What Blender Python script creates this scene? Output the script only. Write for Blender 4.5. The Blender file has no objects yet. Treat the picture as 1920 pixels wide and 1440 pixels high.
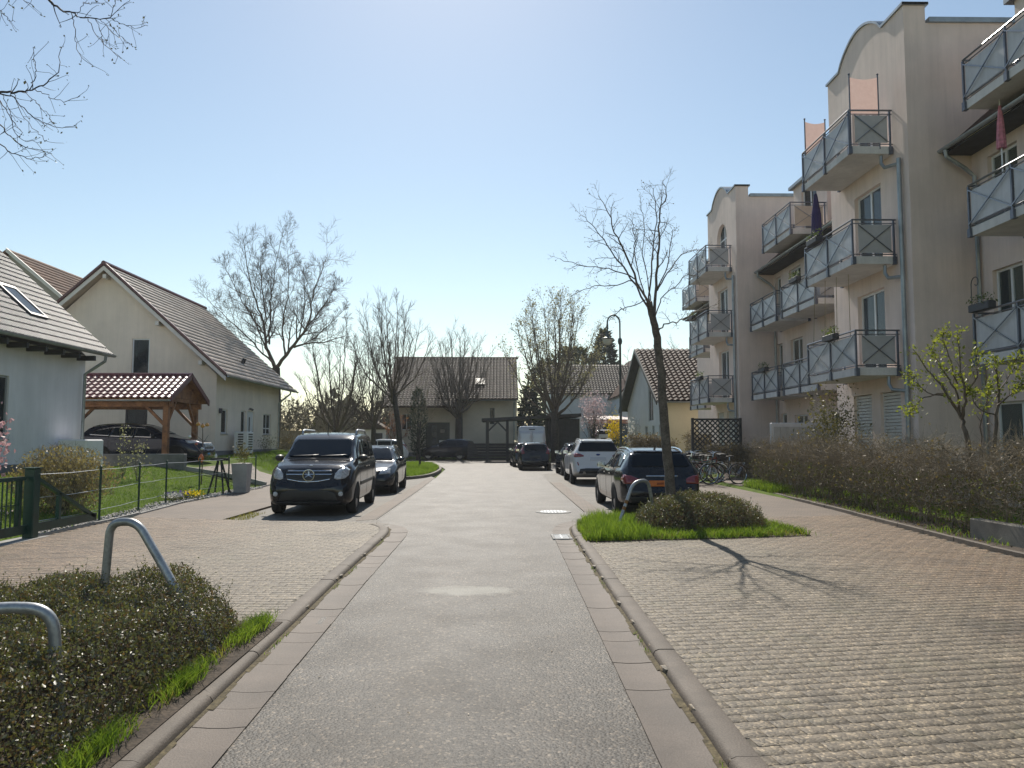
import bpy, bmesh, math, random
import numpy as np
from mathutils import Vector, Matrix
from mathutils.bvhtree import BVHTree

random.seed(7)
rng = np.random.default_rng(7)
SC = bpy.context.scene
COL = SC.collection
PI = math.pi

# ------------------------------------------------------------------ camera
CAM_H = 1.62
PITCH = math.atan(105 / 1444.0)
YAW = math.atan(22 / 1444.0)
cam_d = bpy.data.cameras.new("camera")
cam_d.sensor_fit = 'HORIZONTAL'
cam_d.sensor_width = 36.0
cam_d.lens = 1444.0 / 1920.0 * 36.0
cam_d.clip_start = 0.1
cam_d.clip_end = 2000.0
cam = bpy.data.objects.new("camera", cam_d)
COL.objects.link(cam)
cam.location = (0, 0, CAM_H)
cam.rotation_euler = (PI / 2 + PITCH, 0, -YAW)
SC.camera = cam

# ------------------------------------------------------------------ sky, sun, exposure
SUN_EL = math.radians(43.5)
SUN_AZ = math.radians(-4.5)        # measured from +Y, negative = to the left
world = bpy.data.worlds.new("World")
SC.world = world
world.use_nodes = True
wn = world.node_tree.nodes
wl = world.node_tree.links
wn.clear()
w_out = wn.new("ShaderNodeOutputWorld")
w_bg = wn.new("ShaderNodeBackground")
w_sky = wn.new("ShaderNodeTexSky")
w_sky.sky_type = 'NISHITA'
w_sky.sun_disc = False
w_sky.sun_elevation = SUN_EL
w_sky.sun_rotation = SUN_AZ
w_sky.altitude = 100
w_sky.air_density = 1.15
w_sky.dust_density = 0.25
w_sky.ozone_density = 1.0
w_bg.inputs["Strength"].default_value = 0.116
w_tint = wn.new("ShaderNodeMix")           # hazy spring sky: less saturated blue
w_tint.data_type = 'RGBA'
w_tint.blend_type = 'MULTIPLY'
w_tint.inputs[0].default_value = 1.0
w_tint.inputs[7].default_value = (0.99, 0.955, 0.87, 1)
wl.new(w_sky.outputs[0], w_tint.inputs[6])
wl.new(w_tint.outputs[2], w_bg.inputs["Color"])
wl.new(w_bg.outputs[0], w_out.inputs["Surface"])

sun_dir = Vector((math.sin(SUN_AZ) * math.cos(SUN_EL), math.cos(SUN_AZ) * math.cos(SUN_EL), math.sin(SUN_EL)))
sun_d = bpy.data.lights.new("sun", 'SUN')
sun_d.energy = 4.3
sun_d.angle = math.radians(0.5)
sun_d.color = (1.0, 0.93, 0.82)
sun = bpy.data.objects.new("sun", sun_d)
COL.objects.link(sun)
sun.rotation_euler = (-sun_dir).to_track_quat('-Z', 'Y').to_euler()

SC.view_settings.view_transform = 'Standard'
SC.view_settings.look = 'None'
SC.view_settings.gamma = 1.0
SC.view_settings.use_curve_mapping = False
SC.view_settings.exposure = 0.25

# ------------------------------------------------------------------ materials
MATS = {}


def nd(nt, typ, **kw):
    n = nt.nodes.new(typ)
    for k, v in kw.items():
        setattr(n, k, v)
    return n


def noise(nt, coord, scale, detail=4, rough=0.6):
    n = nd(nt, "ShaderNodeTexNoise")
    n.inputs["Scale"].default_value = scale
    n.inputs["Detail"].default_value = detail
    n.inputs["Roughness"].default_value = rough
    nt.links.new(coord, n.inputs["Vector"])
    return n.outputs["Fac"]


def ramp(nt, fac, stops):
    r = nd(nt, "ShaderNodeValToRGB")
    e = r.color_ramp.elements
    while len(e) < len(stops):
        e.new(0.5)
    for i, (p, c) in enumerate(stops):
        e[i].position = p
        e[i].color = (c[0], c[1], c[2], 1) if len(c) == 3 else c
    nt.links.new(fac, r.inputs["Fac"])
    return r.outputs["Color"]


def mixc(nt, a, b, fac, mode='MIX'):
    m = nd(nt, "ShaderNodeMix", data_type='RGBA', blend_type=mode)
    for sock, v in ((m.inputs[6], a), (m.inputs[7], b), (m.inputs[0], fac)):
        if hasattr(v, "links"):
            nt.links.new(v, sock)
        elif isinstance(v, (int, float)):
            sock.default_value = v
        else:
            sock.default_value = (v[0], v[1], v[2], 1)
    return m.outputs[2]


def mth(nt, op, a, b=None):
    m = nd(nt, "ShaderNodeMath", operation=op)
    for s, v in ((m.inputs[0], a), (m.inputs[1], b)):
        if v is None:
            continue
        if hasattr(v, "links"):
            nt.links.new(v, s)
        else:
            s.default_value = v
    return m.outputs[0]


def new_mat(name):
    m = bpy.data.materials.new(name)
    m.use_nodes = True
    nt = m.node_tree
    nt.nodes.clear()
    out = nd(nt, "ShaderNodeOutputMaterial")
    MATS[name] = m
    return m, nt, out


def wpos(nt):
    return nd(nt, "ShaderNodeNewGeometry").outputs["Position"]


def mat(name, color, rough=0.6, var=0.15, scale=3.0, bump=0.0, bscale=40.0, metal=0.0, spec=0.5,
        rnd=0.0, color2=None, fine=0.0, fscale=60.0, coat=0.0, streak=0.0):
    """plain procedural surface: two scales of colour noise, optional bump, per-object variation"""
    m, nt, out = new_mat(name)
    p = nd(nt, "ShaderNodeBsdfPrincipled")
    pos = wpos(nt)
    n1 = noise(nt, pos, scale, 5, 0.62)
    c2 = color2 if color2 else tuple(c * (1 - var * 1.4) for c in color)
    c1 = tuple(min(1, c * (1 + var)) for c in color)
    col = ramp(nt, n1, [(0.3, c2), (0.7, c1)])
    if fine > 0:
        n2 = noise(nt, pos, fscale, 2, 0.5)
        col = mixc(nt, col, ramp(nt, n2, [(0.3, (1 - fine,) * 3), (0.7, (1 + fine,) * 3)]), 1.0, 'MULTIPLY')
    if streak > 0:   # rain streaks and patchy weathering on render
        mp = nd(nt, "ShaderNodeMapping")
        mp.inputs["Scale"].default_value = (5.0, 5.0, 0.35)
        nt.links.new(pos, mp.inputs["Vector"])
        s1 = ramp(nt, noise(nt, mp.outputs[0], 1.0, 5, 0.7), [(0.36, (1 - streak,) * 3), (0.60, (1.0,) * 3)])
        s2 = ramp(nt, noise(nt, pos, 0.45, 4, 0.6), [(0.35, (1 - streak * .8,) * 3), (0.65, (1.04,) * 3)])
        col = mixc(nt, mixc(nt, col, s1, 1.0, 'MULTIPLY'), s2, 1.0, 'MULTIPLY')
    if rnd > 0:
        oi = nd(nt, "ShaderNodeObjectInfo").outputs["Random"]
        col = mixc(nt, col, ramp(nt, oi, [(0, (1 - rnd,) * 3), (1, (1 + rnd,) * 3)]), 1.0, 'MULTIPLY')
    nt.links.new(col, p.inputs["Base Color"])
    p.inputs["Roughness"].default_value = rough
    p.inputs["Metallic"].default_value = metal
    p.inputs["Specular IOR Level"].default_value = spec
    p.inputs["Coat Weight"].default_value = coat
    p.inputs["Coat Roughness"].default_value = 0.03
    if bump > 0:
        b = nd(nt, "ShaderNodeBump")
        b.inputs["Strength"].default_value = bump
        b.inputs["Distance"].default_value = 0.01
        nt.links.new(noise(nt, pos, bscale, 3, 0.6), b.inputs["Height"])
        nt.links.new(b.outputs[0], p.inputs["Normal"])
    nt.links.new(p.outputs[0], out.inputs["Surface"])
    return m


def leaf_mat(name, c1, c2, trans=0.45, gloss=0.06, rough=0.35, scale=9.0, tint=(1.25, 1.3, 0.7)):
    m, nt, out = new_mat(name)
    pos = wpos(nt)
    col = ramp(nt, noise(nt, pos, scale, 3, 0.7), [(0.34, c1), (0.66, c2)])
    d = nd(nt, "ShaderNodeBsdfDiffuse")
    t = nd(nt, "ShaderNodeBsdfTranslucent")
    g = nd(nt, "ShaderNodeBsdfGlossy")
    g.inputs["Roughness"].default_value = rough
    nt.links.new(col, d.inputs["Color"])
    tc = mixc(nt, col, tint, 1.0, 'MULTIPLY')
    nt.links.new(tc, t.inputs["Color"])
    a = nd(nt, "ShaderNodeMixShader")
    a.inputs[0].default_value = trans
    nt.links.new(d.outputs[0], a.inputs[1])
    nt.links.new(t.outputs[0], a.inputs[2])
    b = nd(nt, "ShaderNodeMixShader")
    b.inputs[0].default_value = gloss
    nt.links.new(a.outputs[0], b.inputs[1])
    nt.links.new(g.outputs[0], b.inputs[2])
    nt.links.new(b.outputs[0], out.inputs["Surface"])
    return m


def paint_mat(name, color, metal=0.0, rough=0.28, spec=0.40):
    """car paint with clear coat, faint dust noise"""
    m, nt, out = new_mat(name)
    p = nd(nt, "ShaderNodeBsdfPrincipled")
    pos = wpos(nt)
    col = mixc(nt, color, (0.30, 0.27, 0.23), ramp(nt, noise(nt, pos, 2.2, 5, 0.7), [(0.45, (0, 0, 0)), (0.9, (0.035, 0.035, 0.035))]))
    nt.links.new(col, p.inputs["Base Color"])
    p.inputs["Metallic"].default_value = metal
    nt.links.new(ramp(nt, noise(nt, pos, 5, 4, 0.7), [(0.3, (rough * .45,) * 3), (0.75, (rough * .45 + 0.08,) * 3)]), p.inputs["Roughness"])
    p.inputs["Specular IOR Level"].default_value = spec
    p.inputs["Coat Weight"].default_value = 0.2
    p.inputs["Coat Roughness"].default_value = 0.05
    nt.links.new(p.outputs[0], out.inputs["Surface"])
    return m


def glass_mat(name, tint, alpha=0.0, rough=0.02):
    """window glass: dark glossy, optionally letting a share of the light straight through"""
    m, nt, out = new_mat(name)
    p = nd(nt, "ShaderNodeBsdfPrincipled")
    p.inputs["Base Color"].default_value = (*tint, 1)
    p.inputs["Roughness"].default_value = rough
    p.inputs["Specular IOR Level"].default_value = 0.28
    if alpha > 0:
        t = nd(nt, "ShaderNodeBsdfTransparent")
        t.inputs["Color"].default_value = (0.75, 0.82, 0.82, 1)
        x = nd(nt, "ShaderNodeMixShader")
        x.inputs[0].default_value = alpha
        nt.links.new(p.outputs[0], x.inputs[1])
        nt.links.new(t.outputs[0], x.inputs[2])
        nt.links.new(x.outputs[0], out.inputs["Surface"])
    else:
        nt.links.new(p.outputs[0], out.inputs["Surface"])
    return m


def paver_flat_mat(name, c1, c2, cm, bw, bh, rot=0.0, rough=0.75, mort=0.012, bump=0.6):
    """small paving stones for the distance: brick texture in world space"""
    m, nt, out = new_mat(name)
    p = nd(nt, "ShaderNodeBsdfPrincipled")
    pos = wpos(nt)
    mp = nd(nt, "ShaderNodeMapping")
    mp.inputs["Rotation"].default_value = (0, 0, rot)
    nt.links.new(pos, mp.inputs["Vector"])
    br = nd(nt, "ShaderNodeTexBrick")
    br.inputs["Scale"].default_value = 1.0
    br.inputs["Brick Width"].default_value = bw
    br.inputs["Row Height"].default_value = bh
    br.inputs["Mortar Size"].default_value = mort
    br.inputs["Mortar Smooth"].default_value = 0.3
    br.inputs["Color1"].default_value = (*c1, 1)
    br.inputs["Color2"].default_value = (*c2, 1)
    br.inputs["Mortar"].default_value = (*cm, 1)
    nt.links.new(mp.outputs[0], br.inputs["Vector"])
    big = ramp(nt, noise(nt, pos, 0.9, 5, 0.6), [(0.3, (0.78, 0.78, 0.78)), (0.7, (1.15, 1.13, 1.1))])
    col = mixc(nt, br.outputs["Color"], big, 1.0, 'MULTIPLY')
    sp = ramp(nt, noise(nt, pos, 160, 2, 0.5), [(0.35, (0.75, 0.75, 0.75)), (0.7, (1.25, 1.25, 1.25))])
    col = mixc(nt, col, sp, 1.0, 'MULTIPLY')
    nt.links.new(col, p.inputs["Base Color"])
    p.inputs["Roughness"].default_value = rough
    b = nd(nt, "ShaderNodeBump")
    b.inputs["Strength"].default_value = bump
    b.inputs["Distance"].default_value = 0.006
    h = mth(nt, 'ADD', mth(nt, 'MULTIPLY', br.outputs["Fac"], -1.0), mth(nt, 'MULTIPLY', noise(nt, pos, 140, 3), 0.6))
    nt.links.new(h, b.inputs["Height"])
    nt.links.new(b.outputs[0], p.inputs["Normal"])
    nt.links.new(p.outputs[0], out.inputs["Surface"])
    return m


# ------------------------------------------------------------------ object helpers
BASIS = {}     # root object -> world matrix (unapplied depsgraph)


def thing(name, label, cat, loc=(0, 0, 0), rotz=0.0, group=None, kind=None):
    o = bpy.data.objects.new(name, None)
    o.empty_display_size = 0.2
    COL.objects.link(o)
    o.location = loc
    o.rotation_euler = (0, 0, rotz)
    if label:
        o["label"] = label
    if cat:
        o["category"] = cat
    if group:
        o["group"] = group
    if kind:
        o["kind"] = kind
    BASIS[o.name] = Matrix.Translation(Vector(loc)) @ Matrix.Rotation(rotz, 4, 'Z')
    return o


def basis_of(o):
    while o is not None:
        if o.name in BASIS:
            return BASIS[o.name]
        o = o.parent
    return Matrix.Identity(4)


def link_mesh(name, me, parent=None, label=None, cat=None, group=None, kind=None):
    o = bpy.data.objects.new(name, me)
    COL.objects.link(o)
    if parent is not None:
        o.parent = parent
    if label:
        o["label"] = label
    if cat:
        o["category"] = cat
    if group:
        o["group"] = group
    if kind:
        o["kind"] = kind
    return o


def np_mesh(name, V, faces, mats, smooth=False, midx=None, uv=None):
    """faces: list of int arrays (F,k)"""
    me = bpy.data.meshes.new(name)
    V = np.asarray(V, dtype=np.float32)
    me.vertices.add(len(V))
    me.vertices.foreach_set("co", V.ravel())
    loops = np.concatenate([np.asarray(f, dtype=np.int32).ravel() for f in faces])
    tot = np.concatenate([np.full(len(f), np.asarray(f).shape[1], dtype=np.int32) for f in faces])
    start = np.concatenate([[0], np.cumsum(tot)[:-1]]).astype(np.int32)
    me.loops.add(len(loops))
    me.loops.foreach_set("vertex_index", loops)
    me.polygons.add(len(tot))
    me.polygons.foreach_set("loop_start", start)
    if smooth:
        me.polygons.foreach_set("use_smooth", np.ones(len(tot), dtype=bool))
    for m in (mats if isinstance(mats, (list, tuple)) else [mats]):
        me.materials.append(m)
    if midx is not None:
        me.polygons.foreach_set("material_index", np.asarray(midx, dtype=np.int32))
    me.update(calc_edges=True)
    return me


class MB:
    """collects boxes, prisms, tubes and lathes in world (or given) space"""

    def __init__(self):
        self.v = []
        self.f = []
        self.m = []

    def add(self, vs, fs, mi=0):
        b = len(self.v)
        self.v.extend([tuple(p) for p in vs])
        for f in fs:
            self.f.append(tuple(i + b for i in f))
            self.m.append(mi)

    def box(self, x0, x1, y0, y1, z0, z1, mi=0):
        v = [(x0, y0, z0), (x1, y0, z0), (x1, y1, z0), (x0, y1, z0), (x0, y0, z1), (x1, y0, z1), (x1, y1, z1), (x0, y1, z1)]
        f = [(0, 3, 2, 1), (4, 5, 6, 7), (0, 1, 5, 4), (1, 2, 6, 5), (2, 3, 7, 6), (3, 0, 4, 7)]
        self.add(v, f, mi)

    def bbox(self, x0, x1, y0, y1, z0, z1, b=0.02, mi=0):
        """box with chamfered vertical and top edges"""
        ring = [(x0 + b, y0), (x1 - b, y0), (x1, y0 + b), (x1, y1 - b), (x1 - b, y1), (x0 + b, y1), (x0, y1 - b), (x0, y0 + b)]
        cx, cy = (x0 + x1) / 2, (y0 + y1) / 2
        ins = [(x + (b if x < cx else -b), y + (b if y < cy else -b)) for x, y in ring]
        v = [(x, y, z0) for x, y in ring] + [(x, y, z1 - b) for x, y in ring] + [(x, y, z1) for x, y in ins]
        f = [tuple(range(7, -1, -1)), tuple(range(16, 24))]
        for k in (0, 8):
            for i in range(8):
                j = (i + 1) % 8
                f.append((k + i, k + j, k + 8 + j, k + 8 + i))
        self.add(v, f, mi)

    def obox(self, c, ax, ay, az, mi=0):
        """box from centre and three half vectors"""
        c, ax, ay, az = Vector(c), Vector(ax), Vector(ay), Vector(az)
        v = []
        for sz in (-1, 1):
            for sx, sy in ((-1, -1), (1, -1), (1, 1), (-1, 1)):
                v.append(c + ax * sx + ay * sy + az * sz)
        f = [(0, 3, 2, 1), (4, 5, 6, 7), (0, 1, 5, 4), (1, 2, 6, 5), (2, 3, 7, 6), (3, 0, 4, 7)]
        self.add(v, f, mi)

    def bar(self, a, b, w, h=None, mi=0, up=(0, 0, 1)):
        """square bar from a to b"""
        a, b = Vector(a), Vector(b)
        h = w if h is None else h
        d = (b - a)
        t = d.normalized()
        u = Vector(up)
        if abs(t.dot(u)) > 0.98:
            u = Vector((0, 1, 0))
        s = t.cross(u).normalized()
        u = s.cross(t).normalized()
        self.obox((a + b) / 2, d / 2, s * (w / 2), u * (h / 2), mi)

    def quad(self, a, b, c, d, mi=0):
        self.add([a, b, c, d], [(0, 1, 2, 3)], mi)

    def prism(self, poly, ext, mi=0):
        """poly: 3d points of a planar polygon, ext: extrusion vector"""
        n = len(poly)
        e = Vector(ext)
        p = [Vector(q) for q in poly]
        v = p + [q + e for q in p]
        f = [tuple(range(n - 1, -1, -1)), tuple(range(n, 2 * n))]
        for i in range(n):
            j = (i + 1) % n
            f.append((i, j, n + j, n + i))
        self.add(v, f, mi)

    def tube(self, pts, r, k=8, mi=0, cap=True):
        pts = [Vector(p) for p in pts]
        n = len(pts)
        rs = r if isinstance(r, (list, tuple)) else [r] * n
        ref = None
        v = []
        for i in range(n):
            t = (pts[min(i + 1, n - 1)] - pts[max(i - 1, 0)]).normalized()
            if ref is None:
                ref = Vector((0, 0, 1)) if abs(t.z) < 0.9 else Vector((1, 0, 0))
            s = t.cross(ref).normalized()
            ref2 = s.cross(t).normalized()
            ref = ref2
            for j in range(k):
                a = 2 * PI * j / k
                v.append(pts[i] + (s * math.cos(a) + ref2 * math.sin(a)) * rs[i])
        f = []
        for i in range(n - 1):
            for j in range(k):
                j2 = (j + 1) % k
                f.append((i * k + j, i * k + j2, (i + 1) * k + j2, (i + 1) * k + j))
        if cap:
            f.append(tuple(range(k - 1, -1, -1)))
            f.append(tuple((n - 1) * k + j for j in range(k)))
        self.add(v, f, mi)

    def lathe(self, prof, c, k=16, axis='z', mi=0):
        """prof: (radius, height) along the axis"""
        v = []
        c = Vector(c)
        for r, h in prof:
            for j in range(k):
                a = 2 * PI * j / k
                if axis == 'z':
                    v.append(c + Vector((r * math.cos(a), r * math.sin(a), h)))
                elif axis == 'y':
                    v.append(c + Vector((r * math.cos(a), h, r * math.sin(a))))
                else:
                    v.append(c + Vector((h, r * math.cos(a), r * math.sin(a))))
        f = []
        for i in range(len(prof) - 1):
            for j in range(k):
                j2 = (j + 1) % k
                f.append((i * k + j, i * k + j2, (i + 1) * k + j2, (i + 1) * k + j))
        f.append(tuple(range(k)))
        f.append(tuple((len(prof) - 1) * k + j for j in range(k)))
        self.add(v, f, mi)

    def mesh(self, name, mats, smooth=False, inv=None, fix=True):
        me = bpy.data.meshes.new(name)
        vs = self.v if inv is None else [inv @ Vector(p) for p in self.v]
        me.from_pydata([tuple(p) for p in vs], [], self.f)
        for m in (mats if isinstance(mats, (list, tuple)) else [mats]):
            me.materials.append(m)
        me.polygons.foreach_set("material_index", self.m)
        if fix:
            bm = bmesh.new()
            bm.from_mesh(me)
            bmesh.ops.recalc_face_normals(bm, faces=bm.faces)
            bm.to_mesh(me)
            bm.free()
        if smooth:
            me.polygons.foreach_set("use_smooth", [True] * len(me.polygons))
            try:
                me.set_sharp_from_angle(angle=math.radians(40))
            except Exception:
                pass
        me.update()
        return me

    def build(self, name, mats, parent=None, smooth=False, world=True, **kw):
        inv = None
        if parent is not None and world:
            inv = basis_of(parent).inverted()
        return link_mesh(name, self.mesh(name, mats, smooth, inv), parent, **kw)


def solo(name, mb, mats, label, cat, group=None, kind=None, smooth=False):
    """a thing that is one mesh, given in world space: origin moved to its base"""
    vs = np.array(mb.v)
    o = Vector(((vs[:, 0].min() + vs[:, 0].max()) / 2, (vs[:, 1].min() + vs[:, 1].max()) / 2, vs[:, 2].min()))
    me = mb.mesh(name, mats, smooth, Matrix.Translation(-o))
    ob = link_mesh(name, me, None, label, cat, group, kind)
    ob.location = o
    return ob


def struct(name, mb, mats, smooth=False, parent=None, kind='structure'):
    return mb.build(name, mats, parent, smooth, kind=kind)


def fill_poly(pts, z):
    """triangulated flat polygon"""
    bm = bmesh.new()
    vs = [bm.verts.new((p[0], p[1], p[2] if len(p) > 2 else z)) for p in pts]
    f = bm.faces.new(vs)
    bmesh.ops.triangulate(bm, faces=[f])
    bmesh.ops.recalc_face_normals(bm, faces=bm.faces)
    if sum(f.normal.z for f in bm.faces) < 0:
        bmesh.ops.reverse_faces(bm, faces=bm.faces)
    V = [tuple(v.co) for v in bm.verts]
    bm.verts.index_update()
    F = [tuple(v.index for v in f.verts) for f in bm.faces]
    bm.free()
    return V, F


def sheet(name, pts, z, m, skirt=0.0, parent=None, kind='structure'):
    b = MB()
    V, F = fill_poly(pts, z)
    b.add(V, F)
    if skirt:
        n = len(pts)
        for i in range(n):
            a, c = pts[i], pts[(i + 1) % n]
            b.quad((a[0], a[1], z - skirt), (c[0], c[1], z - skirt), (c[0], c[1], z), (a[0], a[1], z))
    me = b.mesh(name, m, fix=False)
    return link_mesh(name, me, parent, kind=kind)


def in_poly(x, y, poly):
    """vectorised point in polygon"""
    x = np.asarray(x)
    y = np.asarray(y)
    r = np.zeros(x.shape, dtype=bool)
    n = len(poly)
    j = n - 1
    for i in range(n):
        xi, yi = poly[i][0], poly[i][1]
        xj, yj = poly[j][0], poly[j][1]
        c = ((yi > y) != (yj > y)) & (x < (xj - xi) * (y - yi) / (yj - yi + 1e-12) + xi)
        r ^= c
        j = i
    return r


def sstep(t):
    t = np.clip(t, 0, 1)
    return t * t * (3 - 2 * t)


def hgt(x, y):
    """terrain height"""
    x = np.asarray(x, dtype=float)
    y = np.asarray(y, dtype=float)
    a = sstep((-x - 7.7) / 4.6) * (0.64 + 0.016 * np.clip(y - 24, 0, 20)) * (1 - sstep((y - 50) / 6)) * sstep((y + 4) / 8)
    base = np.where(x < -7.55, 0.04, -0.06)
    base = np.where(x > 7.5, 0.10, base)
    c = sstep((x - 4.6) / 2.5) * sstep((y - 52) / 8) * 1.0
    base = np.where((y > 63.8) & (np.abs(x) < 30), np.maximum(base, 0.03), base)
    return base + a + c


# ---- leaves, grass, twigs (numpy) -------------------------------------------------
def unit(v):
    return v / np.maximum(np.linalg.norm(v, axis=-1, keepdims=True), 1e-9)


def leaf_arrays(P, size, aspect=0.5, up=0.3, jitter=0.35, N=None):
    """diamond-shaped leaves folded along the midrib (two triangles each)"""
    n = len(P)
    d = rng.normal(size=(n, 3))
    if N is not None:
        d = d * 0.8 + N
    d[:, 2] += up
    d = unit(d)
    s = unit(np.cross(d, rng.normal(size=(n, 3))))
    w = np.cross(s, d)
    L = (size * (1 + jitter * rng.normal(size=n))).clip(size * 0.4, size * 1.9)[:, None]
    W = L * aspect
    a = P
    b = P + d * L * 0.5 + s * W * 0.5 + w * L * 0.08
    c = P + d * L
    e = P + d * L * 0.5 - s * W * 0.5 + w * L * 0.08
    V = np.stack([a, b, c, e], axis=1).reshape(-1, 3)
    i = np.arange(n)[:, None] * 4
    F = np.concatenate([i + [0, 1, 2], i + [0, 2, 3]])
    return V, F


def leaves(name, P, size, m, parent=None, aspect=0.5, up=0.3, N=None, inv=None, **kw):
    V, F = leaf_arrays(np.asarray(P, float), size, aspect, up, N=N)
    if parent is not None:
        iv = np.array(basis_of(parent).inverted())
        V = V @ iv[:3, :3].T + iv[:3, 3]
    return link_mesh(name, np_mesh(name, V, [F], m), parent, **kw)


def blade_arrays(P, h, w, lean=0.35):
    n = len(P)
    a = rng.uniform(0, 2 * PI, n)
    s = np.stack([np.cos(a), np.sin(a), np.zeros(n)], 1)
    b = rng.uniform(0, 2 * PI, n)
    ln = np.stack([np.cos(b), np.sin(b), np.zeros(n)], 1) * (lean * rng.uniform(0.2, 1.6, n))[:, None]
    H = (h * rng.uniform(0.45, 1.3, n))[:, None]
    W = (w * rng.uniform(0.7, 1.3, n))[:, None]
    up = np.array([0, 0, 1.0])
    p0 = P - s * W / 2
    p1 = P + s * W / 2
    mid = P + up * H * 0.55 + ln * H * 0.35
    p2 = mid - s * W * 0.4
    p3 = mid + s * W * 0.4
    tip = P + up * H * 0.92 + ln * H * 1.0
    V = np.stack([p0, p1, p2, p3, tip], 1).reshape(-1, 3)
    i = np.arange(n)[:, None] * 5
    F = np.concatenate([i + [0, 1, 3], i + [0, 3, 2], i + [2, 3, 4]])
    return V, F


def grass(name, P, h, w, m, parent=None, lean=0.35, kind='stuff', **kw):
    V, F = blade_arrays(np.asarray(P, float), h, w, lean)
    if parent is not None:
        iv = np.array(basis_of(parent).inverted())
        V = V @ iv[:3, :3].T + iv[:3, 3]
    return link_mesh(name, np_mesh(name, V, [F], m), parent, kind=kind, **kw)


def tubes_np(P, R, k=3):
    """P (N,S,3), R (N,S) -> V, F of N tubes"""
    N, S, _ = P.shape
    T = np.empty_like(P)
    T[:, 1:-1] = P[:, 2:] - P[:, :-2]
    T[:, 0] = P[:, 1] - P[:, 0]
    T[:, -1] = P[:, -1] - P[:, -2]
    T = unit(T)
    ref = np.where(np.abs(T[:, :1, 2:3]) < 0.8, np.array([[[0, 0, 1.0]]]), np.array([[[1.0, 0.2, 0]]]))
    s = unit(np.cross(T, np.broadcast_to(ref, T.shape)))
    u = np.cross(s, T)
    a = np.arange(k) * 2 * PI / k
    V = P[:, :, None, :] + (s[:, :, None, :] * np.cos(a)[None, None, :, None] + u[:, :, None, :] * np.sin(a)[None, None, :, None]) * R[:, :, None, None]
    V = V.reshape(-1, 3)
    n = np.arange(N)[:, None, None] * (S * k)
    i = np.arange(S - 1)[None, :, None] * k
    j = np.arange(k)[None, None, :]
    j2 = (j + 1) % k
    F = np.stack([n + i + j, n + i + j2, n + i + k + j2, n + i + k + j], -1).reshape(-1, 4)
    return V, F


def twigs_arrays(start, d, length, r0, S=4, k=3, bend=0.25, lift=0.0, taper=0.25):
    n = len(start)
    L = np.broadcast_to(np.asarray(length, float), (n,))
    r0 = np.broadcast_to(np.asarray(r0, float), (n,))
    P = np.empty((n, S, 3))
    P[:, 0] = start
    cur = unit(d)
    for i in range(1, S):
        cur = unit(cur + rng.normal(size=(n, 3)) * bend + np.array([0, 0, lift]))
        P[:, i] = P[:, i - 1] + cur * (L / (S - 1))[:, None]
    R = r0[:, None] * np.linspace(1, taper, S)[None, :]
    V, F = tubes_np(P, R, k)
    return V, F, P


def to_local(V, parent):
    if parent is None:
        return V
    iv = np.array(basis_of(parent).inverted())
    return V @ iv[:3, :3].T + iv[:3, 3]


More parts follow.
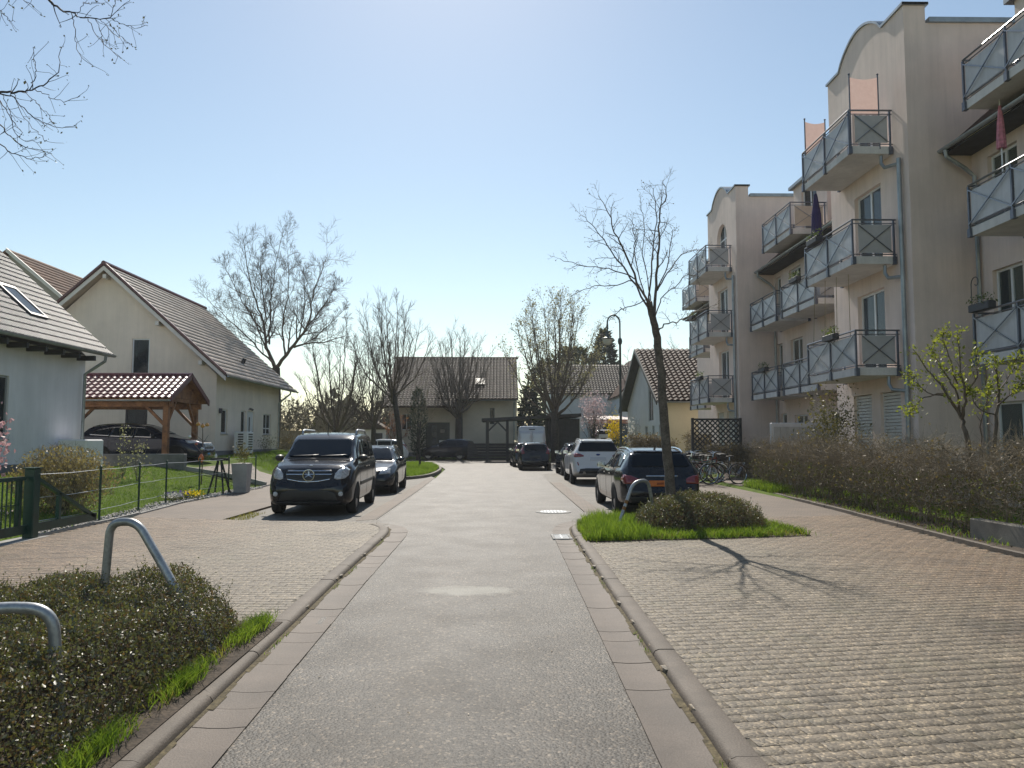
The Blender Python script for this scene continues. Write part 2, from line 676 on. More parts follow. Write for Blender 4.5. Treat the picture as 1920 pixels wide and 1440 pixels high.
class Tree:
    """grows limbs as polylines; limbs -> 'trunk' and 'crown' meshes"""

    def __init__(self, seed):
        self.r = random.Random(seed)
        self.trunk = []     # (pts, radii)
        self.groups = {}    # S -> list of (pts, radii)  crown
        self.tips = []

    def limb(self, pts, r0, r1, trunk=False, wob=0.0, n=None):
        """smooth polyline through pts (Catmull-Rom)"""
        pts = [Vector(p) for p in pts]
        if n is None:
            n = max(4, (len(pts) - 1) * 4)
        out = []
        m = len(pts) - 1
        for i in range(n + 1):
            t = i / n * m
            k = min(int(t), m - 1)
            f = t - k
            p0, p1, p2, p3 = pts[max(k - 1, 0)], pts[k], pts[k + 1], pts[min(k + 2, m)]
            q = 0.5 * ((2 * p1) + (p2 - p0) * f + (2 * p0 - 5 * p1 + 4 * p2 - p3) * f * f + (3 * p1 - p0 - 3 * p2 + p3) * f ** 3)
            if wob and 0 < i < n:
                q = q + Vector((self.r.gauss(0, wob), self.r.gauss(0, wob), self.r.gauss(0, wob)))
            out.append(q)
        rad = [r0 + (r1 - r0) * (i / n) ** 0.8 for i in range(n + 1)]
        if trunk:
            self.trunk.append((out, rad))
        else:
            self.groups.setdefault(n + 1, []).append((out, rad))
        return out, rad

    def grow(self, p, d, L, r, lvl, spread=0.7, lift=0.12, wob=0.10, kids=(5, 4, 4), ratio=0.55, start=0.25, minr=0.0022):
        """a branch and its side branches down to twigs"""
        R = self.r
        n = 5 if lvl > 0 else 3
        pts = [Vector(p)]
        cur = Vector(d).normalized()
        for i in range(n):
            cur = (cur + Vector((R.gauss(0, wob), R.gauss(0, wob), R.gauss(0, wob) + lift * 0.35))).normalized()
            pts.append(pts[-1] + cur * (L / n))
        rend = max(minr * 0.7, r * (0.42 if lvl > 0 else 0.5))
        rad = [r + (rend - r) * (i / n) for i in range(n + 1)]
        self.groups.setdefault(n + 1, []).append((pts, rad))
        if lvl <= 0:
            self.tips.append((pts[-1], cur.copy()))
            return
        self.children(pts, rad, L, lvl, spread, lift, wob, kids, ratio, start, minr)

    def children(self, pts, rad, L, lvl, spread=0.7, lift=0.12, wob=0.1, kids=(5, 4, 4), ratio=0.55, start=0.25, minr=0.0022, count=None):
        R = self.r
        nk = count if count else kids[min(lvl - 1, len(kids) - 1)]
        n = len(pts) - 1
        ang = R.uniform(0, 6.28)
        for i in range(nk):
            t = start + (1 - start) * (i + R.uniform(0.2, 0.9)) / nk
            t = min(t, 0.99)
            k = min(int(t * n), n - 1)
            f = t * n - k
            q = pts[k].lerp(pts[k + 1], f)
            ax = (pts[k + 1] - pts[k]).normalized()
            ang += 2.4 + R.gauss(0, 0.4)
            ref = Vector((0, 0, 1)) if abs(ax.z) < 0.9 else Vector((1, 0, 0))
            s = ax.cross(ref).normalized()
            u = s.cross(ax)
            side = s * math.cos(ang) + u * math.sin(ang)
            sp = spread * R.uniform(0.7, 1.3)
            dd = (ax * math.cos(sp) + side * math.sin(sp) + Vector((0, 0, lift))).normalized()
            rr = rad[k] * (0.55 if lvl > 1 else 0.5)
            self.grow(q, dd, L * ratio * R.uniform(0.65, 1.2) * (1.1 - 0.45 * t), max(minr, rr), lvl - 1, spread, lift, wob, kids, ratio, 0.2, minr)

    def arrays(self, scale_r=1.0):
        Vs, Fs, b = [], [], 0
        for S, lst in self.groups.items():
            P = np.array([[tuple(q) for q in pts] for pts, _ in lst])
            Rr = np.array([r for _, r in lst]) * scale_r
            big = Rr[:, 0] > 0.03
            for msk, k in ((big, 7), (~big, 3)):
                if msk.any():
                    V, F = tubes_np(P[msk], Rr[msk], k)
                    Vs.append(V)
                    Fs.append(F + b)
                    b += len(V)
        return np.concatenate(Vs), np.concatenate(Fs)

    def build(self, root, bark, twig, scale_r=1.0):
        if self.trunk:
            b = MB()
            for pts, rad in self.trunk:
                b.tube(pts, rad, 10, cap=True)
            b.build("trunk", bark, root, smooth=True)
        V, F = self.arrays(scale_r)
        link_mesh("crown", np_mesh("crown", to_local(V, root), [F], twig, smooth=True), root)

# ------------------------------------------------------------------ shared materials
def asphalt_mat():
    m, nt, out = new_mat("asphalt")
    p = nd(nt, "ShaderNodeBsdfPrincipled")
    pos = wpos(nt)
    base = ramp(nt, noise(nt, pos, 0.7, 6, 0.65), [(0.3, (0.053, 0.044, 0.035)), (0.52, (0.063, 0.053, 0.042)), (0.72, (0.075, 0.063, 0.051))])
    v = nd(nt, "ShaderNodeTexVoronoi")
    v.inputs["Scale"].default_value = 58
    nt.links.new(pos, v.inputs["Vector"])
    spk = ramp(nt, v.outputs["Color"], [(0.10, (0.12, 0.12, 0.13)), (0.5, (0.85, 0.83, 0.8)), (0.74, (1.15, 1.1, 1.05)), (0.92, (3.8, 3.6, 3.3))])
    col = mixc(nt, base, spk, 0.8, 'MULTIPLY')
    # hairline cracks and worn wheel tracks
    wv = nd(nt, "ShaderNodeVectorMath", operation='ADD')
    nz = nd(nt, "ShaderNodeTexNoise")
    nz.inputs["Scale"].default_value = 1.6
    nt.links.new(pos, nz.inputs["Vector"])
    nt.links.new(pos, wv.inputs[0])
    nt.links.new(nz.outputs["Color"], wv.inputs[1])
    cv = nd(nt, "ShaderNodeTexVoronoi", feature='DISTANCE_TO_EDGE')
    cv.inputs["Scale"].default_value = 0.55
    nt.links.new(wv.outputs[0], cv.inputs["Vector"])
    crack = ramp(nt, cv.outputs["Distance"], [(0.0, (0.35, 0.35, 0.35)), (0.006, (1, 1, 1))])
    cmask = ramp(nt, noise(nt, pos, 0.35, 3), [(0.52, (0, 0, 0)), (0.62, (1, 1, 1))])
    col = mixc(nt, col, mixc(nt, col, crack, 1.0, 'MULTIPLY'), cmask)
    mp = nd(nt, "ShaderNodeMapping")
    mp.inputs["Scale"].default_value = (1.6, 0.10, 1.0)
    nt.links.new(pos, mp.inputs["Vector"])
    col = mixc(nt, col, ramp(nt, noise(nt, mp.outputs[0], 1.0, 4, 0.6), [(0.35, (0.86, 0.86, 0.87)), (0.65, (1.12, 1.10, 1.07))]), 1.0, 'MULTIPLY')
    # pale dried puddle marks
    sep = nd(nt, "ShaderNodeSeparateXYZ")
    nt.links.new(pos, sep.inputs[0])
    dx = mth(nt, 'DIVIDE', mth(nt, 'ADD', sep.outputs[0], 0.35), 0.55)
    dy = mth(nt, 'DIVIDE', mth(nt, 'ADD', sep.outputs[1], -8.45), 0.30)
    r2 = mth(nt, 'ADD', mth(nt, 'MULTIPLY', dx, dx), mth(nt, 'MULTIPLY', dy, dy))
    r2 = mth(nt, 'ADD', r2, mth(nt, 'MULTIPLY', mth(nt, 'ADD', noise(nt, pos, 6, 4), -0.5), 1.6))
    blot = ramp(nt, r2, [(0.35, (1, 1, 1)), (1.0, (0, 0, 0))])
    col = mixc(nt, col, (0.26, 0.25, 0.21), mth(nt, 'MULTIPLY', blot, 0.6))
    nt.links.new(col, p.inputs["Base Color"])
    nt.links.new(ramp(nt, noise(nt, pos, 1.3, 4, 0.6), [(0.3, (0.56,) * 3), (0.7, (0.64,) * 3)]), p.inputs["Roughness"])
    p.inputs["Specular IOR Level"].default_value = 0.38
    b = nd(nt, "ShaderNodeBump")
    b.inputs["Strength"].default_value = 0.8
    b.inputs["Distance"].default_value = 0.005
    h = mth(nt, 'ADD', mth(nt, 'MULTIPLY', v.outputs["Distance"], -1.0), mth(nt, 'MULTIPLY', noise(nt, pos, 150, 2), 0.5))
    nt.links.new(h, b.inputs["Height"])
    nt.links.new(b.outputs[0], p.inputs["Normal"])
    nt.links.new(p.outputs[0], out.inputs["Surface"])
    return m


def paver_mat(name, c1, c2, cx=None, sgn=1.0, rot=0.0):
    """concrete paving stones: colour per stone, exposed grit, dirt"""
    m, nt, out = new_mat(name)
    p = nd(nt, "ShaderNodeBsdfPrincipled")
    pos = wpos(nt)
    big = noise(nt, pos, 0.8, 5, 0.62)
    col = ramp(nt, big, [(0.3, c2), (0.7, c1)])
    if cx is not None:
        sep = nd(nt, "ShaderNodeSeparateXYZ")
        nt.links.new(pos, sep.inputs[0])
        t = mth(nt, 'ADD', mth(nt, 'MULTIPLY', sep.outputs[0], sgn), mth(nt, 'MULTIPLY', mth(nt, 'ADD', noise(nt, pos, 0.9, 4), -0.5), 2.2))
        red = ramp(nt, mth(nt, 'MULTIPLY', t, 0.1), cx)
        col = mixc(nt, col, red, 1.0, 'MULTIPLY')
    cell = nd(nt, "ShaderNodeTexWhiteNoise")
    sn = nd(nt, "ShaderNodeVectorMath", operation='SNAP')
    sn.inputs[1].default_value = (0.2225, 0.1125, 9)
    rm = nd(nt, "ShaderNodeVectorRotate", rotation_type='Z_AXIS')
    rm.inputs["Angle"].default_value = -rot
    nt.links.new(pos, rm.inputs["Vector"])
    ao = nd(nt, "ShaderNodeVectorMath", operation='ADD')
    ao.inputs[1].default_value = (0.11125, 0.05625, 0)
    nt.links.new(rm.outputs[0], ao.inputs[0])
    nt.links.new(ao.outputs[0], sn.inputs[0])
    nt.links.new(sn.outputs[0], cell.inputs["Vector"])
    col = mixc(nt, col, ramp(nt, cell.outputs["Value"], [(0, (0.66,) * 3), (0.08, (0.9,) * 3), (0.92, (1.08,) * 3), (1, (1.34,) * 3)]), 1.0, 'MULTIPLY')
    v = nd(nt, "ShaderNodeTexVoronoi")
    v.inputs["Scale"].default_value = 62
    nt.links.new(pos, v.inputs["Vector"])
    col = mixc(nt, col, ramp(nt, v.outputs["Color"], [(0.10, (0.36, 0.35, 0.33)), (0.42, (0.80, 0.78, 0.75)), (0.70, (1.08, 1.06, 1.02)), (0.93, (2.3, 2.2, 2.0))]), 1.0, 'MULTIPLY')
    oil = ramp(nt, noise(nt, pos, 0.55, 3, 0.5), [(0.30, (0.62, 0.62, 0.63)), (0.40, (1, 1, 1))])
    col = mixc(nt, col, oil, 1.0, 'MULTIPLY')
    moss = ramp(nt, noise(nt, pos, 2.3, 5, 0.7), [(0.55, (0, 0, 0)), (0.78, (0.50, 0.50, 0.50))])
    col = mixc(nt, col, (0.16, 0.15, 0.08), moss)
    nt.links.new(col, p.inputs["Base Color"])
    p.inputs["Roughness"].default_value = 0.68
    b = nd(nt, "ShaderNodeBump")
    b.inputs["Strength"].default_value = 0.7
    b.inputs["Distance"].default_value = 0.0035
    nt.links.new(mth(nt, 'ADD', mth(nt, 'MULTIPLY', v.outputs["Distance"], -1.0), noise(nt, pos, 130, 3)), b.inputs["Height"])
    nt.links.new(b.outputs[0], p.inputs["Normal"])
    nt.links.new(p.outputs[0], out.inputs["Surface"])
    return m


M_ASPH = asphalt_mat()
M_PAV = paver_mat("paver_concrete", (0.196, 0.160, 0.116), (0.148, 0.121, 0.086),
                  [(0.36, (1, 1, 1)), (0.56, (1.0, 0.86, 0.78))], 1.0, math.radians(8.4))
M_PAVL = paver_mat("paver_concrete_west", (0.196, 0.160, 0.116), (0.148, 0.121, 0.086), [(0.36, (1, 1, 1)), (0.56, (1.0, 0.86, 0.78))], -1.0, math.radians(-3))
M_WALK = paver_flat_mat("sidewalk_stones", (0.190, 0.146, 0.112), (0.162, 0.125, 0.097), (0.11, 0.085, 0.066), 0.2, 0.1, rot=math.radians(4))
M_BAY = paver_flat_mat("bay_stones", (0.19, 0.168, 0.142), (0.16, 0.142, 0.12), (0.14, 0.13, 0.11), 0.2, 0.1, rot=math.radians(88))
M_GROUT = mat("grout", (0.13, 0.112, 0.085), 0.9, 0.25, 8, fine=0.3, fscale=120)
M_KERB = mat("kerb_concrete", (0.140, 0.113, 0.088), 0.75, 0.2, 2.5, bump=0.4, bscale=90, fine=0.25, fscale=110, rnd=0.06)
M_GUT = mat("gutter_concrete", (0.122, 0.094, 0.073), 0.7, 0.2, 1.6, bump=0.3, bscale=90, fine=0.2, fscale=110, rnd=0.05)
M_CONC = mat("concrete_grey", (0.33, 0.32, 0.30), 0.8, 0.2, 2.0, bump=0.3, bscale=60, fine=0.15)
M_SOIL = mat("soil", (0.075, 0.055, 0.038), 0.95, 0.4, 5, bump=0.8, bscale=30, fine=0.4, fscale=45)
M_LAWN = mat("lawn_ground", (0.075, 0.115, 0.022), 0.9, 0.3, 1.2, bump=0.6, bscale=60, fine=0.35, fscale=50)
M_STEEL = mat("galvanised_steel", (0.44, 0.45, 0.46), 0.38, 0.12, 6, metal=0.75, fine=0.12, fscale=40)
M_IRON = mat("cast_iron", (0.16, 0.155, 0.15), 0.5, 0.2, 8, metal=0.6)
M_DARK = mat("dark_trim", (0.018, 0.018, 0.02), 0.5, 0.2, 8)
M_BLACKM = mat("anthracite_metal", (0.05, 0.053, 0.06), 0.45, 0.15, 5)
M_WHITE = mat("white_plastic", (0.78, 0.78, 0.77), 0.4, 0.05, 4)
M_GREENM = mat("dark_green_metal", (0.010, 0.048, 0.036), 0.38, 0.2, 6)
M_PEBBLE = mat("pebble", (0.42, 0.40, 0.37), 0.7, 0.35, 30, fine=0.3, rnd=0.25)

# ------------------------------------------------------------------ ground
def grid_axis(parts):
    out = []
    for a, b, s in parts:
        out += list(np.arange(a, b, s))
    out.append(parts[-1][1])
    return np.array(out)


gx = grid_axis([(-400, -60, 34), (-60, -16, 4), (-16, -7, 0.3), (-7, 7, 1.75), (7, 8, 0.25), (8, 30, 2), (30, 400, 37)])
gy = grid_axis([(-60, 0, 6), (0, 70, 1.0), (70, 130, 6), (130, 700, 57)])
GX, GY = np.meshgrid(gx, gy)
GZ = hgt(GX, GY)
nx, ny = len(gx), len(gy)
Vg = np.stack([GX, GY, GZ], -1).reshape(-1, 3)
ii, jj = np.meshgrid(np.arange(ny - 1), np.arange(nx - 1), indexing='ij')
Fg = np.stack([ii * nx + jj, ii * nx + jj + 1, (ii + 1) * nx + jj + 1, (ii + 1) * nx + jj], -1).reshape(-1, 4)


def ground_mat():
    m, nt, out = new_mat("ground_turf")
    p = nd(nt, "ShaderNodeBsdfPrincipled")
    pos = wpos(nt)
    col = ramp(nt, noise(nt, pos, 1.1, 6, 0.65), [(0.3, (0.075, 0.115, 0.020)), (0.6, (0.115, 0.165, 0.028)), (0.8, (0.15, 0.165, 0.048))])
    col = mixc(nt, col, ramp(nt, noise(nt, pos, 55, 2), [(0.3, (0.6,) * 3), (0.7, (1.3,) * 3)]), 1.0, 'MULTIPLY')
    nt.links.new(col, p.inputs["Base Color"])
    p.inputs["Roughness"].default_value = 0.95
    p.inputs["Specular IOR Level"].default_value = 0.1
    nt.links.new(p.outputs[0], out.inputs["Surface"])
    return m


link_mesh("ground", np_mesh("ground", Vg, [Fg], ground_mat(), smooth=True), kind='structure')

# ------------------------------------------------------------------ road
road_pts = [(-1.72, -8), (-1.72, 4), (-1.8, 9), (-1.86, 13.0), (-2.1, 14.2), (-2.6, 14.9), (-2.7, 15.8), (-2.6, 24.4), (-2.75, 33), (-3.04, 43),
            (-4.2, 51.6), (-7, 54.2), (-30, 55), (-30, 62.8), (3, 63.0), (9, 63.4), (9, 57), (6.0, 54), (5.2, 46), (5.2, 40), (2.0, 37), (1.88, 29.5), (1.88, 17.5), (1.7, 15.9), (1.5, 15.3), (1.25, 14.3), (1.16, 12.35), (1.12, 9.7), (1.08, 5.8), (1.08, 3.9), (1.08, -8)]
sheet("road", road_pts, 0.0, M_ASPH)
# pale joint lines along both asphalt edges
b = MB()
for pts in ([(-2.5, 15.8), (-2.6, 24.4), (-2.72, 32)], [(1.88, 17.5), (1.88, 29.5)]):
    for a, c in zip(pts[:-1], pts[1:]):
        b.quad((a[0] - .02, a[1], .004), (a[0] + .02, a[1], .004), (c[0] + .02, c[1], .004), (c[0] - .02, c[1], .004))
struct("road_joint", b, mat("joint_sealer", (0.38, 0.36, 0.32), 0.7, 0.3, 12))

# parking bays and far sidewalks
sheet("parking_bay", [(-2.5, 15.8), (-2.6, 24.4), (-2.75, 33), (-3.1, 34.6), (-5.5, 31), (-5.5, 15.5), (-3.2, 15.1), (-2.1, 14.6)], 0.004, M_BAY)
sheet("parking_bay", [(1.7, 15.9), (1.88, 17.5), (1.88, 29.5), (2.0, 37), (5.2, 40), (5.2, 15.6), (2.6, 15.6)], 0.004, M_BAY)

left_plaza = [(-1.80, -6), (-1.84, 4), (-1.95, 9), (-2.0, 13.5), (-2.12, 14.2), (-2.45, 14.75), (-3.0, 15.02), (-5.5, 15.45), (-7.5, 16), (-7.45, -6)]
right_plaza = [(1.22, -6), (1.22, 4), (1.28, 11.4), (1.34, 13.6), (1.9, 15.3), (2.6, 15.6), (7.4, 16.2), (7.12, 13.4), (6.95, 11.2), (6.9, -6)]
PZ = 0.05
lp = sheet("pavement", left_plaza, PZ - 0.0035, M_GROUT, skirt=0.2)
rp = sheet("pavement", right_plaza, PZ - 0.0035, M_GROUT, skirt=0.2)
sheet("sidewalk", [(-5.5, 15.45), (-5.5, 31), (-6.8, 40), (-8.4, 54), (-10.0, 54), (-9.0, 40), (-7.9, 26), (-7.9, 18), (-7.5, 16)], PZ, M_WALK, skirt=0.2)
sheet("sidewalk", [(5.2, 15.6), (5.2, 40), (7.2, 52), (9, 52), (8.9, 32), (8.35, 25.7), (7.93, 24), (7.5, 17.4), (7.4, 16.2)], PZ, M_WALK, skirt=0.2)
sheet("path", [(7.9, 25.5), (8.3, 31.2), (12.5, 31.2), (12.5, 25.5)], 0.112, M_WALK, skirt=0.2)
bk = [(1.38, 13.4), (1.42, 11.95), (3.2, 12.25), (5.05, 12.65), (4.95, 14.5), (4.75, 15.75), (2.6, 15.75), (1.75, 15.3), (1.45, 14.4)]
BED_R = [(1.34, 13.4), (1.32, 12.0), (3.2, 12.3), (5.1, 12.7), (4.98, 14.5), (4.78, 15.7), (2.6, 15.7), (1.75, 15.2), (1.44, 14.4)]
BED_L = [(-1.84, 1.5), (-1.86, 6.75), (-3.2, 6.85), (-5.6, 6.95), (-5.6, 1.5)]
sheet("planting_bed", BED_R, PZ + 0.012, M_SOIL, skirt=0.08)
sheet("planting_bed", BED_L, PZ + 0.02, M_SOIL, skirt=0.08)


# stones ------------------------------------------------------------------------
def S_paver(L=0.2225, D=0.1125, g=0.0023, a=0.0045, h=0.03):
    q = g * 0.6
    o = [(g, q), (0.125 * L, q - a), (0.375 * L, q + a), (0.625 * L, q - a), (0.875 * L, q + a), (L - g, q), (L - g, D - q), (0.875 * L, D - q + a), (0.625 * L, D - q - a), (0.375 * L, D - q + a), (0.125 * L, D - q - a), (g, D - q)]
    cx, cy = L / 2, D / 2
    n = len(o)
    bv = 0.0012
    ins = [(x + (bv if x < cx - .09 else -bv if x > cx + .09 else 0), y + (bv if y < cy else -bv)) for x, y in o]
    V = [(x - cx, y - cy, -h) for x, y in o] + [(x - cx, y - cy, -0.0010) for x, y in o] + [(x - cx, y - cy, 0.0) for x, y in ins]
    Q = []
    for k in (0, n):
        for i in range(n):
            j = (i + 1) % n
            Q.append((k + i, k + j, k + n + j, k + n + i))
    top = tuple(range(2 * n, 3 * n))
    return np.array(V), np.array(Q), np.array([top])


PVV, PVQ, PVT = S_paver()


def pave(parent, poly, holes, rot, m, x0, x1, y0, y1, ncount=300, seed=1):
    """row by row; the stones that show largest become parts, the rest one joined part"""
    r = np.random.default_rng(seed)
    L, D = 0.2225, 0.1125
    c, s = math.cos(rot), math.sin(rot)
    us = np.arange(-14, 14, L)
    vs = np.arange(-4, 20, D)
    U, Vv = np.meshgrid(us, vs)
    U = U + (np.arange(len(vs))[:, None] % 2) * L * 0.5
    X = (U * c - Vv * s).ravel()
    Y = (U * s + Vv * c).ravel()
    ok = in_poly(X, Y, poly) & (X > x0) & (X < x1) & (Y > y0) & (Y < y1)
    for hpoly in holes:
        ok &= ~in_poly(X, Y, hpoly)
    X, Y = X[ok], Y[ok]
    n = len(X)
    Z = PZ + r.normal(0, 0.0005, n)
    tx, ty = r.normal(0, 0.0035, n), r.normal(0, 0.0035, n)
    # rough picture size: only the stones in view, nearest first
    xc = (X + 0.0152 * Y * -1)
    inview = (np.abs(X - 0.0152 * Y) < 0.70 * Y) & (Y > 3.4)
    order = np.argsort(np.where(inview, np.hypot(X, Y), 1e6))
    me = np_mesh("paver", PVV, [PVQ, PVT], m)
    for k in order[:ncount]:
        o = bpy.data.objects.new("paver", me)
        COL.objects.link(o)
        o.parent = parent
        o.location = (X[k], Y[k], Z[k])
        o.rotation_euler = (tx[k], ty[k], rot + r.normal(0, 0.008))
    rest = order[ncount:]
    V = PVV[None] * np.array([1, 1, 1.0])
    R = rot
    lx = V[..., 0] * c - V[..., 1] * s + X[rest][:, None]
    ly = V[..., 0] * s + V[..., 1] * c + Y[rest][:, None]
    lz = V[..., 2] + Z[rest][:, None] + PVV[None, :, 1] * tx[rest][:, None] - PVV[None, :, 0] * ty[rest][:, None]
    A = np.stack([lx, ly, lz], -1).reshape(-1, 3)
    off = np.arange(len(rest))[:, None, None] * len(PVV)
    link_mesh("paving_stones", np_mesh("paving_stones", A, [(PVQ[None] + off).reshape(-1, 4), (PVT[None] + off).reshape(-1, PVT.shape[1])], m), parent, kind='stuff')


pave(rp, right_plaza, [BED_R], math.radians(8.4), M_PAV, 1.2, 7.5, 2.6, 16.2, seed=3)
pave(lp, left_plaza, [BED_L], math.radians(-3), M_PAVL, -7.5, -1.8, 6.5, 16.0, seed=4)


# kerbs ---------------------------------------------------------------------------
def resample(path, step):
    P = [Vector((p[0], p[1], 0)) for p in path]
    out, rem = [P[0]], step
    for a, c in zip(P[:-1], P[1:]):
        d = (c - a).length
        t = rem
        while t <= d:
            out.append(a.lerp(c, t / d))
            t += step
        rem = t - d
    return out


def smooth_path(path, n=8):
    P = [Vector((p[0], p[1], 0)) for p in path]
    out = []
    m = len(P) - 1
    for k in range(m):
        p0, p1, p2, p3 = P[max(k - 1, 0)], P[k], P[k + 1], P[min(k + 2, m)]
        for i in range(n):
            f = i / n
            out.append(0.5 * ((2 * p1) + (p2 - p0) * f + (2 * p0 - 5 * p1 + 4 * p2 - p3) * f * f + (3 * p1 - p0 - 3 * p2 + p3) * f ** 3))
    out.append(P[-1])
    return [(p.x, p.y) for p in out]


def stones_along(parent, name, path, step, prof, m, side, gap=0.004, sub=3, jit=0.002):
    """prof: (offset from the path, z) cross-section, closed; side +1 = profile lies to the right of the path"""
    fine = resample(path, step / sub)
    n = (len(fine) - 1) // sub
    for k in range(n):
        pts = fine[k * sub:k * sub + sub + 1]
        v = []
        dz = random.gauss(0, jit)
        dt = random.gauss(0, jit)
        for i, p in enumerate(pts):
            t = (fine[min(k * sub + i + 1, len(fine) - 1)] - fine[max(k * sub + i - 1, 0)]).normalized()
            nrm = Vector((t.y, -t.x, 0)) * side
            q = p.copy()
            if i == 0:
                q = q + t * gap
            if i == len(pts) - 1:
                q = q - t * gap
            for (o, z) in prof:
                v.append(q + nrm * (o + dt) + Vector((0, 0, z + dz)))
        kk = len(prof)
        mb = MB()
        f = []
        for i in range(len(pts) - 1):
            for j in range(kk):
                j2 = (j + 1) % kk
                f.append((i * kk + j, i * kk + j2, (i + 1) * kk + j2, (i + 1) * kk + j))
        f.append(tuple(range(kk)))
        f.append(tuple((len(pts) - 1) * kk + j for j in range(kk)))
        mb.add(v, f)
        o = Vector(pts[0])
        me = mb.mesh(name, m, True, Matrix.Translation(-o))
        ob = link_mesh(name, me, parent)
        ob.location = o


KPROF = [(0.0, -0.12), (0.004, 0.030), (0.018, 0.052), (0.045, 0.063), (0.15, 0.064), (0.165, 0.058), (0.165, -0.12)]
KPATH_R = [(1.12, -1), (1.12, 4), (1.16, 8), (1.20, 11), (1.22, 13)] + smooth_path([(1.23, 13.4), (1.32, 14.3), (1.62, 15.1), (2.1, 15.6)], 6)
KPATH_L = [(-1.72, -1), (-1.74, 4), (-1.85, 9), (-1.90, 13)] + smooth_path([(-1.91, 13.3), (-2.02, 14.1), (-2.35, 14.7), (-2.95, 15.0)], 6)
kr = thing("kerb", None, None, (0, 0, 0), kind='structure')
kl = thing("kerb", None, None, (0, 0, 0), kind='structure')
stones_along(kr, "kerb_stone", KPATH_R, 0.98, KPROF, M_KERB, 1)
stones_along(kl, "kerb_stone", KPATH_L, 0.98, KPROF, M_KERB, -1)
GPROF = [(0.0, -0.1), (0.0, 0.010), (0.10, 0.003), (0.20, 0.004), (0.30, 0.012), (0.30, -0.1)]
gr_ = thing("gutter", None, None, (0, 0, 0), kind='structure')
gl_ = thing("gutter", None, None, (0, 0, 0), kind='structure')
stones_along(gr_, "gutter_stone", [(0.80, -1), (0.80, 4), (0.845, 8), (0.875, 11), (0.90, 13.3)] + smooth_path([(0.90, 13.3), (1.0, 14.4), (1.3, 15.3), (1.8, 15.9)], 5), 0.305, GPROF, M_GUT, 1, 0.0008, 2, 0.0015)
stones_along(gl_, "gutter_stone", [(-1.405, -1), (-1.42, 4), (-1.53, 9), (-1.58, 13)] + smooth_path([(-1.58, 13.0), (-1.7, 14.2), (-2.1, 15.0), (-2.75, 15.35)], 5), 0.305, GPROF, M_GUT, -1, 0.0008, 2, 0.0015)
# far flush gutters of paving stones
sheet("gutter", [(-2.55, 15.9), (-2.64, 24.4), (-2.78, 33), (-3.05, 33), (-2.98, 24.4), (-2.9, 15.6)], 0.008, M_WALK)
sheet("gutter", [(1.90, 17.5), (1.90, 29.5), (2.3, 29.5), (2.3, 17.2)], 0.008, M_WALK)
# joint dirt between kerb and gutter
b = MB()
for path, s in ((KPATH_R, 1), (KPATH_L, -1)):
    P = resample(path, 0.25)
    for i in range(len(P) - 1):
        t = (P[i + 1] - P[i]).normalized()
        n = Vector((t.y, -t.x, 0)) * s
        w = 0.03 + 0.012 * math.sin(i * 1.7) + random.uniform(-.006, .01)
        b.quad(P[i] - n * w + Vector((0, 0, .014)), P[i] + Vector((0, 0, .02)), P[i + 1] + Vector((0, 0, .02)), P[i + 1] - n * w + Vector((0, 0, .014)))
struct("kerb_joint", b, mat("joint_dirt", (0.12, 0.095, 0.05), 0.95, 0.4, 20, fine=0.3))

# grassed island on the left with its kerb
ISL = [(-3.15, 38.0), (-3.3, 33.6), (-4.2, 31.3), (-5.4, 31.1), (-6.7, 40), (-7.4, 50.5), (-5.6, 51.2), (-4.3, 49.0), (-3.4, 43)]
sheet("grass_island", ISL, 0.11, M_LAWN, skirt=0.2)
ki = thing("kerb", None, None, (0, 0, 0), kind='structure')
stones_along(ki, "kerb_stone", smooth_path([(-5.4, 31.1), (-4.2, 31.3), (-3.3, 33.6), (-3.15, 38.0), (-3.4, 43), (-4.3, 49), (-5.6, 51.2)], 6), 1.0,
             [(0.0, -0.1), (0.0, 0.10), (0.02, 0.125), (0.13, 0.125), (0.14, 0.1), (0.14, -0.1)], M_KERB, 1)
# edging of the left gardens (low pale border) and of the right bed
ke = thing("garden_edging", None, None, (0, 0, 0), kind='structure')
stones_along(ke, "edging_stone", [(-7.5, 12.6), (-7.55, 16), (-7.95, 20), (-7.9, 26), (-8.6, 36)], 1.0,
             [(0.0, -0.1), (0.0, 0.09), (0.06, 0.09), (0.06, -0.1)], M_CONC, -1, 0.006, 2, 0.006)
ke2 = thing("garden_edging", None, None, (0, 0, 0), kind='structure')
stones_along(ke2, "edging_stone", [(6.92, 3), (6.97, 11.2), (7.14, 13.4), (7.5, 17.4), (7.92, 24), (8.0, 25.3)], 1.0,
             [(0.0, -0.1), (0.0, 0.110), (0.008, 0.118), (0.062, 0.118), (0.07, 0.110), (0.07, -0.1)], M_KERB, 1, 0.006, 2, 0.004)
